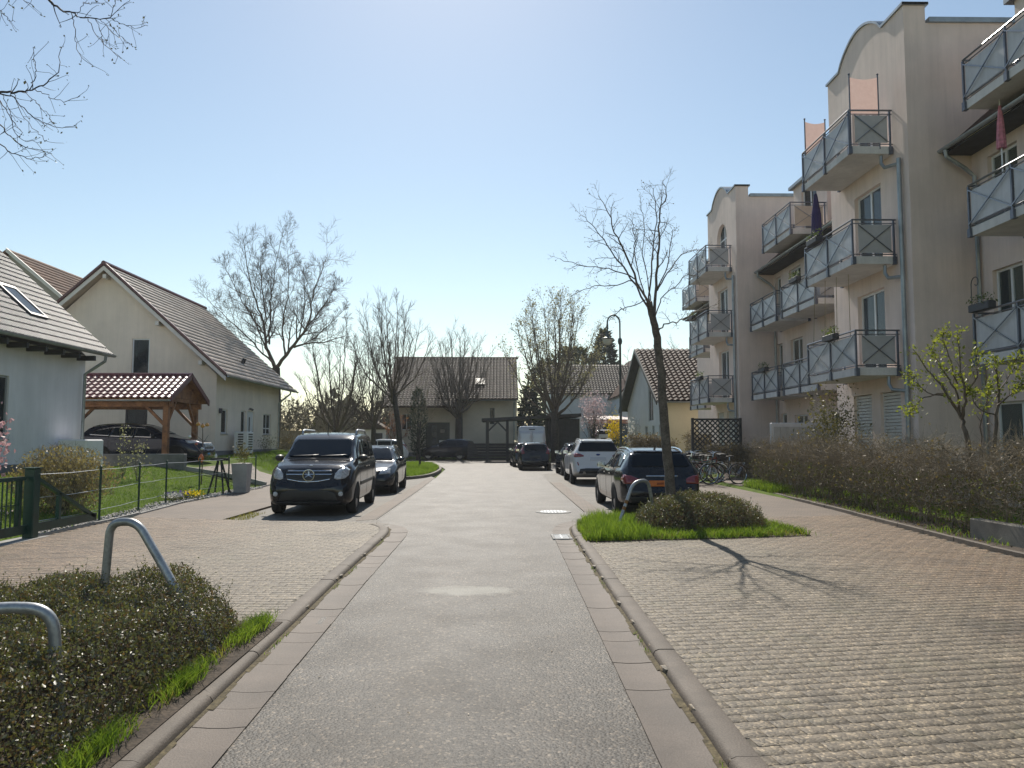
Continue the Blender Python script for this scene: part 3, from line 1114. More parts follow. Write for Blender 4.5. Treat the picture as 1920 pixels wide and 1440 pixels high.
# storm drain and manhole
dr = thing("drain_grate", "cast iron drain grate in the right gutter beside the grassy planting bed", "drain", (1.0, 12.95, 0.01))
b = MB()
b.box(.86, .90, 12.65, 13.28, 0, .022); b.box(1.14, 1.18, 12.65, 13.28, 0, .022)
b.box(.90, 1.14, 12.65, 12.69, 0, .022); b.box(.90, 1.14, 13.24, 13.28, 0, .022)
b.build("frame", M_CONC, dr)
b = MB()
for i in range(8):
    b.box(.905, 1.135, 12.715 + i * .066, 12.745 + i * .066, 0, .02)
b.box(1.005, 1.03, 12.69, 13.24, 0, .019)
b.build("grate_bar", M_STEEL, dr)
b = MB(); b.box(.90, 1.14, 12.69, 13.24, 0, .006); b.build("drain_pit", M_DARK, dr)
mh = thing("manhole_cover", "round manhole cover set in the asphalt before the parked estate car", "manhole", (1.2, 17.5, 0.004))
b = MB(); b.lathe([(0.40, 0.0), (0.40, 0.010), (0.30, 0.012)], (1.2, 17.5, 0.001), 28); b.build("frame", M_CONC, mh, smooth=True)
b = MB(); b.lathe([(0.30, 0.0), (0.30, 0.014), (0.0, 0.014)], (1.2, 17.5, 0.002), 28)
for i in range(-3, 4):
    for j in range(-3, 4):
        if i * i + j * j < 11:
            b.box(1.2 + i * .075 - .02, 1.2 + i * .075 + .02, 17.5 + j * .075 - .02, 17.5 + j * .075 + .02, .012, .022)
b.build("lid", M_STEEL, mh)

# ------------------------------------------------------------------ building helpers
from mathutils.geometry import tessellate_polygon


def wall_face(mb, o, U, V, N, outer, holes=(), depth=0.12, mi=0, mr=None):
    """flat wall with openings; o origin, U/V in-plane axes, N outward; openings get reveals of 'depth'"""
    o, U, V, N = Vector(o), Vector(U), Vector(V), Vector(N)
    polys = [[Vector((p[0], p[1], 0)) for p in outer]] + [[Vector((p[0], p[1], 0)) for p in h] for h in holes]
    flat = [p for pl in polys for p in pl]
    tris = tessellate_polygon(polys)
    pts = [o + U * p.x + V * p.y for p in flat]
    fs = []
    for t in tris:
        a, b, c = (pts[i] for i in t)
        if (b - a).cross(c - a).dot(N) < 0:
            t = (t[0], t[2], t[1])
        fs.append(tuple(t))
    mb.add(pts, fs, mi)
    for h in holes:
        n = len(h)
        for i in range(n):
            a = o + U * h[i][0] + V * h[i][1]
            b = o + U * h[(i + 1) % n][0] + V * h[(i + 1) % n][1]
            mb.quad(a, b, b - N * depth, a - N * depth, mi if mr is None else mr)


def rect(u0, u1, v0, v1):
    return [(u0, v0), (u1, v0), (u1, v1), (u0, v1)]


M_GLASS = glass_mat("window_glass", (0.035, 0.045, 0.055), 0.45, 0.03)
M_CURT = mat("curtain", (0.62, 0.61, 0.58), 0.9, 0.06, 6)
WR = random.Random(77)
M_GLASSB = glass_mat("window_glass_pale", (0.10, 0.13, 0.16), 0.35, 0.05)
M_WFRAME = mat("window_frame_white", (0.70, 0.71, 0.72), 0.35, 0.04, 3)
M_WFRAMEG = mat("window_frame_grey", (0.30, 0.31, 0.33), 0.4, 0.05, 3)


def window(parent, o, U, V, N, r, depth=0.10, fw=0.06, mull=(), trans=(), sill=True, frame_m=None, glass=None, name="window"):
    """frame (part) with panes and sill (sub-parts) set back in an opening r=(u0,u1,v0,v1)"""
    o, U, V, N = Vector(o), Vector(U), Vector(V), Vector(N)
    u0, u1, v0, v1 = r
    fm = frame_m or M_WFRAME
    gm = glass or M_GLASS

    def bx(mb, a0, a1, b0, b1, d0, d1):
        c = o + U * (a0 + a1) / 2 + V * (b0 + b1) / 2 - N * (d0 + d1) / 2
        mb.obox(c, U * (a1 - a0) / 2, V * (b1 - b0) / 2, N * (d1 - d0) / 2)
    f = MB()
    bx(f, u0, u0 + fw, v0, v1, depth - .05, depth)
    bx(f, u1 - fw, u1, v0, v1, depth - .05, depth)
    bx(f, u0 + fw, u1 - fw, v1 - fw, v1, depth - .05, depth)
    bx(f, u0 + fw, u1 - fw, v0, v0 + fw, depth - .05, depth)
    us = [u0 + fw] + [u0 + (u1 - u0) * t for t in mull] + [u1 - fw]
    for t in mull:
        c = u0 + (u1 - u0) * t
        bx(f, c - fw * .6, c + fw * .6, v0 + fw, v1 - fw, depth - .047, depth - .003)
    for t in trans:
        c = v0 + (v1 - v0) * t
        bx(f, u0 + fw, u1 - fw, c - fw * .5, c + fw * .5, depth - .044, depth - .005)
    fo = f.build(name, fm, parent)
    vs = [v0 + fw] + [v0 + (v1 - v0) * t for t in trans] + [v1 - fw]
    for i in range(len(us) - 1):
        for j in range(len(vs) - 1):
            g = MB()
            bx(g, us[i], us[i + 1], vs[j], vs[j + 1], depth - .02, depth - .008)
            g.build("pane", gm, fo)
    k = WR.random()
    if u1 - u0 > .6 and k < .75:      # curtains hanging behind the glass
        c = MB()
        for (a0, a1) in (((u0, u0 + (u1 - u0) * WR.uniform(.2, .45)),) if k < .3 else ((u0, u0 + (u1 - u0) * .24), (u1 - (u1 - u0) * .24, u1)) if k < .55 else ((u0, u1),)):
            n = max(6, int((a1 - a0) / .05))
            lo = v0 if k < .55 else v0 + (v1 - v0) * .45
            for i in range(n):
                q0, q1 = a0 + (a1 - a0) * i / n, a0 + (a1 - a0) * (i + 1) / n
                e0, e1 = (.05 + .018 * (i % 2)), (.05 + .018 * ((i + 1) % 2))
                p = [o + U * q0 + V * lo - N * (depth + e0), o + U * q1 + V * lo - N * (depth + e1), o + U * q1 + V * v1 - N * (depth + e1), o + U * q0 + V * v1 - N * (depth + e0)]
                c.quad(*p)
        c.build("curtain", M_CURT, fo)
    if sill:
        s = MB()
        bx(s, u0 - .05, u1 + .05, v0 - .04, v0, -.05, depth)
        s.build("sill", M_STEEL, fo)
    return fo


def pan_tile(w, l, amp=0.022, waves=2, seg=8, lip=0.028, th=0.018):
    """wavy roof tile: x across, y up the slope, z outward"""
    V, F = [], []
    n = seg + 1
    for y, z0 in ((0.0, lip), (l, 0.0)):
        for i in range(n):
            x = w * i / seg
            V.append((x - w / 2, y, z0 + amp * (0.5 - 0.5 * math.cos(2 * PI * waves * i / seg))))
    for i in range(n):
        x, y, z = V[i]
        V.append((x, y, z - th - 0.012))
    for i in range(n):
        V.append(V[i])
    Q = [(i, i + 1, n + i + 1, n + i) for i in range(seg)] + [(2 * n + i, 2 * n + i + 1, 3 * n + i + 1, 3 * n + i) for i in range(seg)]
    return np.array(V), np.array(Q)


def flat_tile(w, l, lip=0.03, th=0.02):
    g = 0.006
    V = [(-w / 2 + g, 0, lip), (w / 2 - g, 0, lip), (w / 2 - g, l, 0), (-w / 2 + g, l, 0), (-w / 2 + g, 0, lip - th - .012), (w / 2 - g, 0, lip - th - .012)]
    Q = [(0, 1, 2, 3), (4, 5, 1, 0), (4, 0, 3, 3), (1, 5, 2, 2)]
    return np.array(V), np.array([q for q in Q[:2]])


def tile_roof(roof, o, U, V, width, length, tw, tl, prof, m, keep=None, nparts=300, skip=None, stagger=False, name="tile"):
    """cover a slope (corner o, U along the eave, V up the slope) with tiles; nearest ones are sub-parts"""
    o, U, V = Vector(o), Vector(U).normalized(), Vector(V).normalized()
    N = U.cross(V)
    if N.z < 0:
        N = -N
    nu, nv = max(1, int(round(width / tw))), max(1, int(math.ceil(length / tl)))
    tw = width / nu
    tl = length / nv
    PV, PQ = prof(tw, tl * 1.06)
    R = np.array([U, V, N]).T
    if np.linalg.det(R) < 0:
        PQ = PQ[:, ::-1]
    pos = []
    for j in range(nv):
        for i in range(nu):
            off = 0.5 * tw if (stagger and j % 2) else 0
            u = (i + 0.5) * tw + off
            if stagger and j % 2 and i == nu - 1:
                continue
            if skip and skip(u, (j + .5) * tl):
                continue
            pos.append(o + U * u + V * (j * tl))
    pos = np.array([tuple(p) for p in pos])
    inv = basis_of(roof).inverted()
    d = np.hypot(pos[:, 0], pos[:, 1])
    sx = np.abs(pos[:, 0] - 0.0152 * pos[:, 1]) / np.maximum(pos[:, 1], 0.1)
    d = np.where((sx < 0.68) & (pos[:, 1] > 1), d, d + 1e5)
    order = np.argsort(d, kind='stable')
    M4 = Matrix((U, V, N)).transposed().to_4x4()
    me = np_mesh(name, PV, [PQ], m, smooth=True)
    B = inv.to_3x3().to_4x4() @ M4
    rr = random.Random(5)
    for k in order[:nparts]:
        ob = bpy.data.objects.new(name, me)
        COL.objects.link(ob)
        ob.parent = roof
        mw = B.copy()
        p = inv @ Vector(pos[k])
        mw.translation = p
        ob.matrix_local = mw @ Matrix.Rotation(rr.gauss(0, .006), 4, 'Z') @ Matrix.Rotation(rr.gauss(0, .008), 4, 'Y')
    rest = order[nparts:]
    if len(rest):
        A = (PV @ R.T)[None] + pos[rest][:, None] + rng.normal(0, 0.002, (len(rest), 1, 3))
        A = A.reshape(-1, 3)
        iv = np.array(inv)
        A = A @ iv[:3, :3].T + iv[:3, 3]
        off = np.arange(len(rest))[:, None, None] * len(PV)
        link_mesh("tiles", np_mesh("tiles", A, [(PQ[None] + off).reshape(-1, PQ.shape[1])], m, smooth=True), roof, kind='stuff')


def roof_slab(name, parent, o, U, V, width, length, th, m):
    """plain slab under the tiles"""
    o, U, V = Vector(o), Vector(U).normalized(), Vector(V).normalized()
    N = U.cross(V)
    if N.z < 0:
        N = -N
    b = MB()
    b.obox(o + U * width / 2 + V * length / 2 - N * th / 2, U * width / 2, V * length / 2, N * th / 2)
    return b.build(name, m, parent)


X3, Y3, Z3 = Vector((1, 0, 0)), Vector((0, 1, 0)), Vector((0, 0, 1))

M_TILE_BLK = mat("roof_tile_glazed_grey", (0.10, 0.103, 0.11), 0.55, 0.2, 1.5, fine=0.15, fscale=25, rnd=0.12, spec=0.45)
M_TILE_BRN = mat("roof_tile_brown", (0.40, 0.325, 0.265), 0.48, 0.2, 1.2, fine=0.15, fscale=25, rnd=0.10)
M_TILE_RED = mat("roof_tile_wine_red", (0.10, 0.020, 0.022), 0.34, 0.2, 2.0, rnd=0.12, spec=0.7)
M_TILE_GRB = mat("roof_tile_grey_brown", (0.085, 0.066, 0.052), 0.60, 0.3, 1.5, spec=0.12, rnd=0.25, fine=0.2, fscale=9)
M_TILE_DKB = mat("roof_tile_dark_brown", (0.065, 0.040, 0.030), 0.60, 0.3, 1.5, spec=0.05, rnd=0.2)
M_ROOFB = mat("roof_board", (0.11, 0.075, 0.05), 0.8, 0.2, 3)
M_ZINC = mat("zinc", (0.30, 0.33, 0.35), 0.42, 0.2, 3, metal=0.55)
M_RENDER_G = mat("render_grey_white", (0.74, 0.73, 0.76), 0.9, 0.06, 0.8, streak=0.07, bump=0.25, bscale=220, fine=0.05, fscale=150)
M_RENDER_B = mat("render_cream", (0.80, 0.695, 0.60), 0.9, 0.06, 0.8, streak=0.07, bump=0.25, bscale=220, fine=0.05, fscale=150)
M_RENDER_P = mat("render_peach", (0.765, 0.635, 0.57), 0.9, 0.06, 0.7, streak=0.10, bump=0.25, bscale=200, fine=0.06, fscale=150)
M_RENDER_W = mat("render_white", (0.78, 0.77, 0.76), 0.9, 0.06, 0.8, fine=0.05)
M_RENDER_Y = mat("render_yellow", (0.64, 0.57, 0.40), 0.9, 0.06, 0.8, fine=0.05)
M_PLINTH = mat("plinth_grey", (0.16, 0.165, 0.18), 0.85, 0.15, 3)
M_WOOD = mat("timber_orange_brown", (0.25, 0.115, 0.045), 0.65, 0.3, 3, color2=(0.13, 0.055, 0.022), fine=0.2, fscale=14)
M_WOODD = mat("timber_dark", (0.035, 0.035, 0.037), 0.65, 0.3, 3, fine=0.2, fscale=14)
M_BARGE = mat("white_board", (0.66, 0.63, 0.60), 0.5, 0.05, 2)


def gable_walls(mb, x0, x1, y0, y1, zb, ze, zr, axis='y', holes=None, depth=0.12):
    """walls of a gabled house, ridge along axis; holes: dict side -> list of polygons in (u, z)"""
    holes = holes or {}
    if axis == 'y':
        xm = (x0 + x1) / 2
        g = [(x0, zb), (x1, zb), (x1, ze), (xm, zr), (x0, ze)]
        wall_face(mb, (0, y0, 0), X3, Z3, -Y3, g, holes.get('front', ()), depth)
        wall_face(mb, (0, y1, 0), X3, Z3, Y3, g, holes.get('back', ()), depth)
        wall_face(mb, (x1, 0, 0), Y3, Z3, X3, rect(y0, y1, zb, ze), holes.get('right', ()), depth)
        wall_face(mb, (x0, 0, 0), Y3, Z3, -X3, rect(y0, y1, zb, ze), holes.get('left', ()), depth)
    else:
        ym = (y0 + y1) / 2
        g = [(y0, zb), (y1, zb), (y1, ze), (ym, zr), (y0, ze)]
        wall_face(mb, (x0, 0, 0), Y3, Z3, -X3, g, holes.get('left', ()), depth)
        wall_face(mb, (x1, 0, 0), Y3, Z3, X3, g, holes.get('right', ()), depth)
        wall_face(mb, (0, y0, 0), X3, Z3, -Y3, rect(x0, x1, zb, ze), holes.get('front', ()), depth)
        wall_face(mb, (0, y1, 0), X3, Z3, Y3, rect(x0, x1, zb, ze), holes.get('back', ()), depth)


def half_gutter(mb, a, b, r=0.065):
    """half-round gutter from a to b"""
    a, b = Vector(a), Vector(b)
    t = (b - a).normalized()
    s = Vector((t.y, -t.x, 0))
    n = 7
    for k in range(n):
        a0, a1 = PI + PI * k / n, PI + PI * (k + 1) / n
        p = [s * math.cos(q) * r + Z3 * math.sin(q) * r for q in (a0, a1)]
        mb.quad(a + p[0], b + p[0], b + p[1], a + p[1])
        q2 = [v * 0.9 for v in p]
        mb.quad(a + q2[0], a + q2[1], b + q2[1], b + q2[0])


# ------------------------------------------------------------------ house A: pale grey house at the left edge
hA = thing("house", "pale grey rendered house with black glazed pan tiles and a roof window behind the magnolia", "house", (-18, 19.5, 0.6))
xw, yw0, yw1 = -13.9, 11.0, 25.9
w = MB()
gable_walls(w, -22.5, xw, yw0, yw1, 0.5, 4.45, 8.3, 'y', {'right': [rect(20.35, 21.95, 1.65, 3.43)]})
w.build("wall", M_RENDER_G, hA)
p = MB(); p.box(-22.53, xw + .03, yw0 - .03, yw1 + .03, 0.4, 0.92); p.build("plinth", M_PLINTH, hA)
window(hA, (xw, 0, 0), Y3, Z3, X3, (20.35, 21.95, 1.65, 3.43), mull=(0.5,), frame_m=M_WFRAMEG)
pitch = math.atan(0.90)
vup = Vector((-math.cos(pitch), 0, math.sin(pitch)))
vupL = Vector((math.cos(pitch), 0, math.sin(pitch)))
L_A = (18.2 - 13.3) / math.cos(pitch)
rA = roof_slab("roof", hA, (-13.3, yw0 - .5, 4.52), Y3, vup, yw1 - yw0 + 1.0, L_A, 0.10, M_ROOFB)
rA2 = roof_slab("roof", hA, (-23.1, yw0 - .5, 4.52), Y3, vupL, yw1 - yw0 + 1.0, L_A, 0.10, M_ROOFB)


def pa(w_, l_):
    return pan_tile(w_, l_, 0.036, 2, 12, 0.036)


tile_roof(rA, (-13.25, yw0 - .5, 4.50), Y3, vup, yw1 - yw0 + 1.0, L_A, 0.30, 0.345, pa, M_TILE_BLK, nparts=290,
          skip=lambda u, v: 12.65 < u < 13.6 and 1.25 < v < 2.75)
sk = MB()
nA = Vector((math.sin(pitch), 0, math.cos(pitch)))
oA = Vector((-13.25, yw0 - .5, 4.50))


def onA(u, v, h):
    return oA + Y3 * u + vup * v + nA * h


for (u0, u1, v0, v1) in ((12.67, 12.75, 1.25, 2.75), (13.5, 13.58, 1.25, 2.75), (12.75, 13.5, 1.25, 1.36), (12.75, 13.5, 2.62, 2.75)):
    sk.obox(onA((u0 + u1) / 2, (v0 + v1) / 2, .05), Y3 * (u1 - u0) / 2, vup * (v1 - v0) / 2, nA * .06)
so = sk.build("skylight", M_BLACKM, rA)
g = MB(); g.obox(onA(13.125, 1.99, .075), Y3 * .375, vup * .63, nA * .012); g.build("skylight_pane", M_GLASSB, hA)
b = MB(); half_gutter(b, (-13.2, yw0 - .5, 4.50), (-13.2, yw1 + .52, 4.50), 0.075); b.build("gutter", M_ZINC, hA)
b = MB()
for y in np.arange(yw0, yw1 + .1, 0.9):
    b.box(-14.0, -13.32, y - .05, y + .05, 4.22, 4.38)
b.build("rafter_end", M_WOODD, hA)
b = MB(); b.tube([(-13.2, 25.85, 4.44), (-13.22, 25.85, 4.25), (-13.6, 25.75, 3.95), (-13.8, 25.72, 3.8), (-13.82, 25.72, 0.7)], 0.05, 10); b.build("downpipe", M_ZINC, hA, smooth=True)
b = MB(); b.bbox(-13.75, -12.85, 24.2, 25.25, 0.70, 1.64, .04); hp = solo("heat_pump", b, M_RENDER_W, "white box-shaped heat pump beside the grey house wall, behind the weeping shrub", "heat pump")

# ------------------------------------------------------------------ house B: cream gabled house
hB = thing("house", "cream house with a brown ridged roof and white gable boards behind the timber carport", "house", (-18, 40, 0.8))
bx0, bx1, by0, by1 = -23.1, -13.0, 35.4, 45.4
w = MB()
side_holes = [rect(36.1, 36.9, 1.92, 3.06), rect(38.85, 39.55, 1.15, 3.10), rect(39.8, 40.9, 1.0, 3.10), rect(42.5, 43.85, 1.92, 3.06)]
gable_walls(w, bx0, bx1, by0, by1, 0.5, 4.62, 9.42, 'y', {'right': side_holes, 'front': [rect(-16.9, -16.1, 4.0, 6.27), rect(-17.1, -16.1, 0.95, 3.05)]})
w.build("wall", M_RENDER_B, hB)
p = MB(); p.box(bx0 - .03, bx1 + .03, by0 - .03, by1 + .03, 0.5, 1.12); p.build("plinth", M_PLINTH, hB)
window(hB, (0, by0, 0), X3, Z3, -Y3, (-16.9, -16.1, 4.0, 6.27), trans=(0.24,), sill=False)
window(hB, (0, by0, 0), X3, Z3, -Y3, (-17.1, -16.1, 0.95, 3.05), mull=(), sill=False, frame_m=M_BLACKM)
for r_ in ((36.1, 36.9, 1.92, 3.06), (42.5, 43.85, 1.92, 3.06)):
    window(hB, (bx1, 0, 0), Y3, Z3, X3, r_, mull=(0.5,) if r_[0] > 40 else (), trans=(0.3,) if r_[0] > 40 else ())
window(hB, (bx1, 0, 0), Y3, Z3, X3, (38.85, 39.55, 1.15, 3.10), sill=False)
d = MB(); d.box(bx1 - .1, bx1 - .05, 39.8, 40.9, 1.0, 3.10); do = d.build("door", M_WFRAME, hB)
d = MB(); d.box(bx1 - .048, bx1 - .03, 40.2, 40.32, 1.4, 2.8); d.build("pane", M_GLASS, do)
d = MB(); d.box(bx1 - .05, bx1 + .0, 40.72, 40.76, 1.7, 2.1); d.build("handle", M_STEEL, do)
pitchB = math.atan((9.6 - 4.55) / (18.05 - 12.4))
vB = Vector((-math.cos(pitchB), 0, math.sin(pitchB)))
vBl = Vector((math.cos(pitchB), 0, math.sin(pitchB)))
L_B = (18.05 - 12.4) / math.cos(pitchB)
W_B = 12.0
rB = roof_slab("roof", hB, (-12.4, 34.9, 4.55), Y3, vB, W_B, L_B, 0.10, M_ROOFB)
rB2 = roof_slab("roof", hB, (-23.7, 34.9, 4.55), Y3, vBl, W_B, L_B, 0.14, M_TILE_BRN)


def fb(w_, l_):
    V, Q = flat_tile(w_, l_, 0.042, 0.035)
    return V, Q


tile_roof(rB, (-12.36, 34.9, 4.55), Y3, vB, W_B, L_B, 0.33, 0.36, fb, M_TILE_BRN, nparts=300)
b = MB()
for sgn, vv, xx in ((1, vB, -12.4), (-1, vBl, -23.7)):
    o = Vector((xx, 34.87, 4.55))
    b.obox(o + vv * L_B / 2 - Vector((0, 0, .16)), vv * L_B / 2, Y3 * .025, Vector((0, 0, .10)))
b.build("barge_board", M_BARGE, hB)
b = MB()
for vv, xx in ((vB, -12.4), (vBl, -23.7)):
    o = Vector((xx, 34.86, 4.62))
    nn = Vector((-vv.z if vv.x > 0 else vv.z, 0, abs(vv.x)))
    b.obox(o + vv * L_B / 2, vv * L_B / 2, Y3 * .07, Vector((0, 0, .06)))
b.build("verge_trim", M_TILE_RED, hB)
b = MB(); b.tube([(-18.05, 34.8, 9.66), (-18.05, 46.95, 9.66)], 0.11, 8); b.build("ridge", M_TILE_RED, hB, smooth=True)
b = MB()
for x, z in ((-13.6, 5.15), (-15.6, 6.95), (-18.05, 9.1), (-20.5, 6.95), (-22.5, 5.15)):
    b.box(x - .08, x + .08, 34.92, 35.45, z - .12, z + .06)
b.build("purlin_end", M_BARGE, hB)
b = MB(); half_gutter(b, (-12.3, 34.9, 4.52), (-12.3, 46.9, 4.52)); b.build("gutter", M_ZINC, hB)
b = MB(); b.tube([(-12.3, 45.3, 4.46), (-12.32, 45.3, 4.3), (-12.8, 45.2, 3.9), (-12.93, 45.2, 3.75), (-12.94, 45.2, 0.8)], 0.05, 8); b.build("downpipe", M_ZINC, hB, smooth=True)
b = MB(); q = Vector((-12.36, 34.9, 4.55)) + Y3 * 5.6 + vB * 1.6; b.bar(q, q + Vector((.12, 0, .28)), .16); b.build("roof_vent", M_DARK, hB)
b = MB(); b.box(-12.99, -12.86, 35.75, 35.87, 2.85, 3.08); b.build("wall_lamp", M_BLACKM, hB)
b = MB()
for k, (dy, dz) in enumerate(((0, 0), (.12, .05), (.2, -.02), (.32, .03), (.42, -.03), (.55, -.04))):
    b.bar((-12.97, 39.95 + dy, 3.20 + dz), (-12.97, 40.12 + dy, 3.24 + dz * .5), .035)
b.build("wall_ornament", M_BLACKM, hB)
ac = thing("air_conditioner", "white slotted outdoor unit standing by the cream house wall", "air conditioner", (-12.4, 37.6, 0.9))
b = MB(); b.bbox(-12.75, -12.1, 37.15, 38.05, 0.98, 2.02, .03); b.build("case", M_WHITE, ac)
for k in range(7):
    b = MB(); b.box(-12.55, -12.3, 37.13, 37.149, 1.14 + k * .12, 1.20 + k * .12); b.box(-12.098, -12.09, 37.3, 37.9, 1.14 + k * .12, 1.20 + k * .12); b.build("slot", M_DARK, ac)

# ------------------------------------------------------------------ house C: tall house behind at far left
hC = thing("house", "tall grey house with rusty brown tiles and skylights behind the two left houses", "house", (-28, 50, 0))
w = MB(); gable_walls(w, -36.0, -20.2, 44.0, 62.0, 0, 5.7, 12.3, 'y', {'front': [rect(-28.6, -27.8, 9.9, 11.1), rect(-27.3, -26.5, 9.2, 10.3)]}); w.build("wall", mat("render_taupe", (0.40, 0.38, 0.36), 0.9, 0.08, 1), hC)
window(hC, (0, 44, 0), X3, Z3, -Y3, (-28.6, -27.8, 9.9, 11.1))
window(hC, (0, 44, 0), X3, Z3, -Y3, (-27.3, -26.5, 9.2, 10.3))
pC = math.atan(0.836)
vC = Vector((-math.cos(pC), 0, math.sin(pC))); vCl = Vector((math.cos(pC), 0, math.sin(pC)))
M_TILE_RUST = mat("roof_tile_rust", (0.20, 0.105, 0.065), 0.8, 0.3, 0.8, fine=0.25, fscale=8)
LC = 8.6 / math.cos(pC)
rC = roof_slab("roof", hC, (-19.5, 43.6, 5.3), Y3, vC, 19, LC, 0.12, M_TILE_RUST)
roof_slab("roof", hC, (-36.7, 43.6, 5.3), Y3, vCl, 19, LC, 0.12, M_TILE_RUST)
tile_roof(rC, (-19.5, 43.6, 5.3), Y3, vC, 19, LC, 0.5, 0.42, fb, M_TILE_RUST, nparts=0)
nC = Vector((math.sin(pC), 0, math.cos(pC)))
for (u, v) in ((4.2, 4.6), (6.2, 4.4), (7.9, 6.6)):
    b = MB(); q = Vector((-19.5, 43.6, 5.3)) + Y3 * u + vC * v + nC * .08
    b.obox(q, Y3 * .45, vC * .75, nC * .07); so = b.build("skylight", M_WFRAME, rC)
b = MB(); b.obox(Vector((-19.5, 43.55, 5.22)) + vC * LC / 2, vC * LC / 2, Y3 * .04, Vector((0, 0, .12))); b.build("barge_board", M_BARGE, hC)

# ------------------------------------------------------------------ timber carport with wine-red tiles
cp = thing("carport", "timber carport with wine red glazed pan tiles beside the cream house", "carport", (-14.8, 30.3, 0.6))
posts = [(-12.48, 29.0), (-12.48, 31.7), (-17.4, 29.0), (-17.4, 31.7)]
for x, y in posts:
    b = MB(); b.bbox(x - .10, x + .10, y - .10, y + .10, 0.55, 3.06, .012); b.build("post", M_WOOD, cp)
b = MB()
for y in (29.0, 31.7):
    b.box(-17.6, -12.25, y - .07, y + .07, 2.86, 3.08)
b.build("beam", M_WOOD, cp)
for x in (-12.48, -14.9, -17.4):
    b = MB(); b.box(x - .06, x + .06, 28.6, 32.1, 3.085, 3.22); b.build("tie_beam", M_WOOD, cp)
for x, y in posts:
    sx = -1 if x > -14 else 1
    sy = 1 if y < 30 else -1
    b = MB(); b.bar((x + sx * .08, y, 2.2), (x + sx * .80, y, 2.92), .10); b.build("brace", M_WOOD, cp)
    b = MB(); b.bar((x, y + sy * .08, 2.25), (x, y + sy * .75, 3.10), .10); b.build("brace", M_WOOD, cp)
pcp = math.atan((4.08 - 3.12) / (30.35 - 28.55))
vcf = Vector((0, math.cos(pcp), math.sin(pcp))); vcb = Vector((0, -math.cos(pcp), math.sin(pcp)))
Lcp = 1.8 / math.cos(pcp)
rcf = roof_slab("roof", cp, (-17.7, 28.55, 3.16), X3, vcf, 5.55, Lcp, 0.07, M_WOOD)
rcb = roof_slab("roof", cp, (-17.7, 32.15, 3.16), X3, vcb, 5.55, Lcp, 0.07, M_WOOD)


def pr(w_, l_):
    return pan_tile(w_, l_, 0.045, 1, 8, 0.03)


tile_roof(rcf, (-17.7, 28.5, 3.16), X3, vcf, 5.55, Lcp, 0.255, 0.30, pr, M_TILE_RED, nparts=200)
tile_roof(rcb, (-17.7, 32.2, 3.16), X3, vcb, 5.55, Lcp, 0.255, 0.30, pr, M_TILE_RED, nparts=0)
b = MB(); b.tube([(-17.75, 30.35, 4.16), (-12.1, 30.35, 4.16)], .09, 8); b.build("ridge", M_TILE_RED, cp, smooth=True)
b = MB()
for vv, yy in ((vcf, 28.5), (vcb, 32.2)):
    b.obox(Vector((-12.12, yy, 3.14)) + vv * Lcp / 2, vv * Lcp / 2, X3 * .03, Z3 * .11)
b.build("verge_board", M_TILE_RED, cp)
b = MB(); b.prism([(-12.45, 28.75, 3.23), (-12.45, 31.95, 3.23), (-12.45, 30.35, 4.02)], (.03, 0, 0)); b.build("gable_boarding", M_WOOD, cp)
b = MB(); half_gutter(b, (-17.7, 28.44, 3.10), (-12.12, 28.44, 3.10), .06); b.build("gutter", M_ZINC, cp)

b = MB(); b.bbox(-14.6, -10.9, 26.85, 27.1, 0.2, 1.14, .015)
solo("retaining_wall", b, mat("concrete_wall", (0.20, 0.20, 0.195), 0.85, 0.25, 1.5, fine=0.15), "low grey concrete retaining wall in front of the carport", "wall")
sheet("driveway", [(-18, 27.3, 0.74), (-10.6, 27.3, 0.60), (-9.4, 27.0, 0.36), (-7.95, 26.6, 0.09), (-7.95, 29.6, 0.09), (-9.4, 30.4, .40), (-10.6, 32.9, 0.66), (-18, 33.5, 0.80)], 0.6, M_WALK)
b = MB()
for a, c in (((-10.85, 26.9, .64), (-9.4, 26.8, .42)), ((-9.4, 26.8, .42), (-7.95, 26.45, .12))):
    b.bar(a, c, .08, .14)
solo("driveway_kerb", b, M_CONC, "low dark kerb edging the paved driveway beside the lawn", "kerb")

# ------------------------------------------------------------------ house D at the end of the street
hD = thing("house", "long house under a wavy grey brown tiled roof at the end of the street", "house", (-4, 72, 0))
w = MB()
gable_walls(w, -9.6, 1.45, 67.2, 79.8, 0, 5.75, 9.25, 'x', {'front': [rect(-8.6, -7.7, 2.5, 3.9), rect(-6.5, -4.4, 0.1, 3.15), rect(-0.9, -0.5, 3.0, 4.4)]})
w.build("wall", mat("render_beige_grey", (0.62, 0.56, 0.47), 0.9, 0.08, 1.0, fine=0.05), hD)
window(hD, (0, 67.2, 0), X3, Z3, -Y3, (-8.6, -7.7, 2.5, 3.9), mull=(.5,))
d = MB(); d.box(-6.5, -4.4, 67.25, 67.3, .1, 3.15); do = d.build("door", mat("door_green", (0.012, 0.022, 0.022), 0.4, .2, 3), hD)
for k in range(4):
    d = MB(); d.box(-5.95, -5.55, 67.23, 67.248, .75 + k * .56, 1.2 + k * .56); d.build("pane", M_GLASSB, do)
d = MB(); d.box(-4.55 - .75, -4.6, 67.228, 67.246, .3, 1.6); d.build("notice_panel", M_WFRAME, do)
d = MB(); d.box(-5.2, -4.8, 67.23, 67.246, 2.25, 2.6); d.build("pane", M_GLASSB, do)
window(hD, (0, 67.2, 0), X3, Z3, -Y3, (-0.9, -0.5, 3.0, 4.4), sill=False, frame_m=M_BLACKM)
pD = math.atan((9.41 - 5.12) / 7.6)
vD = Vector((0, math.cos(pD), math.sin(pD))); vDb = Vector((0, -math.cos(pD), math.sin(pD)))
LD = 7.6 / math.cos(pD)
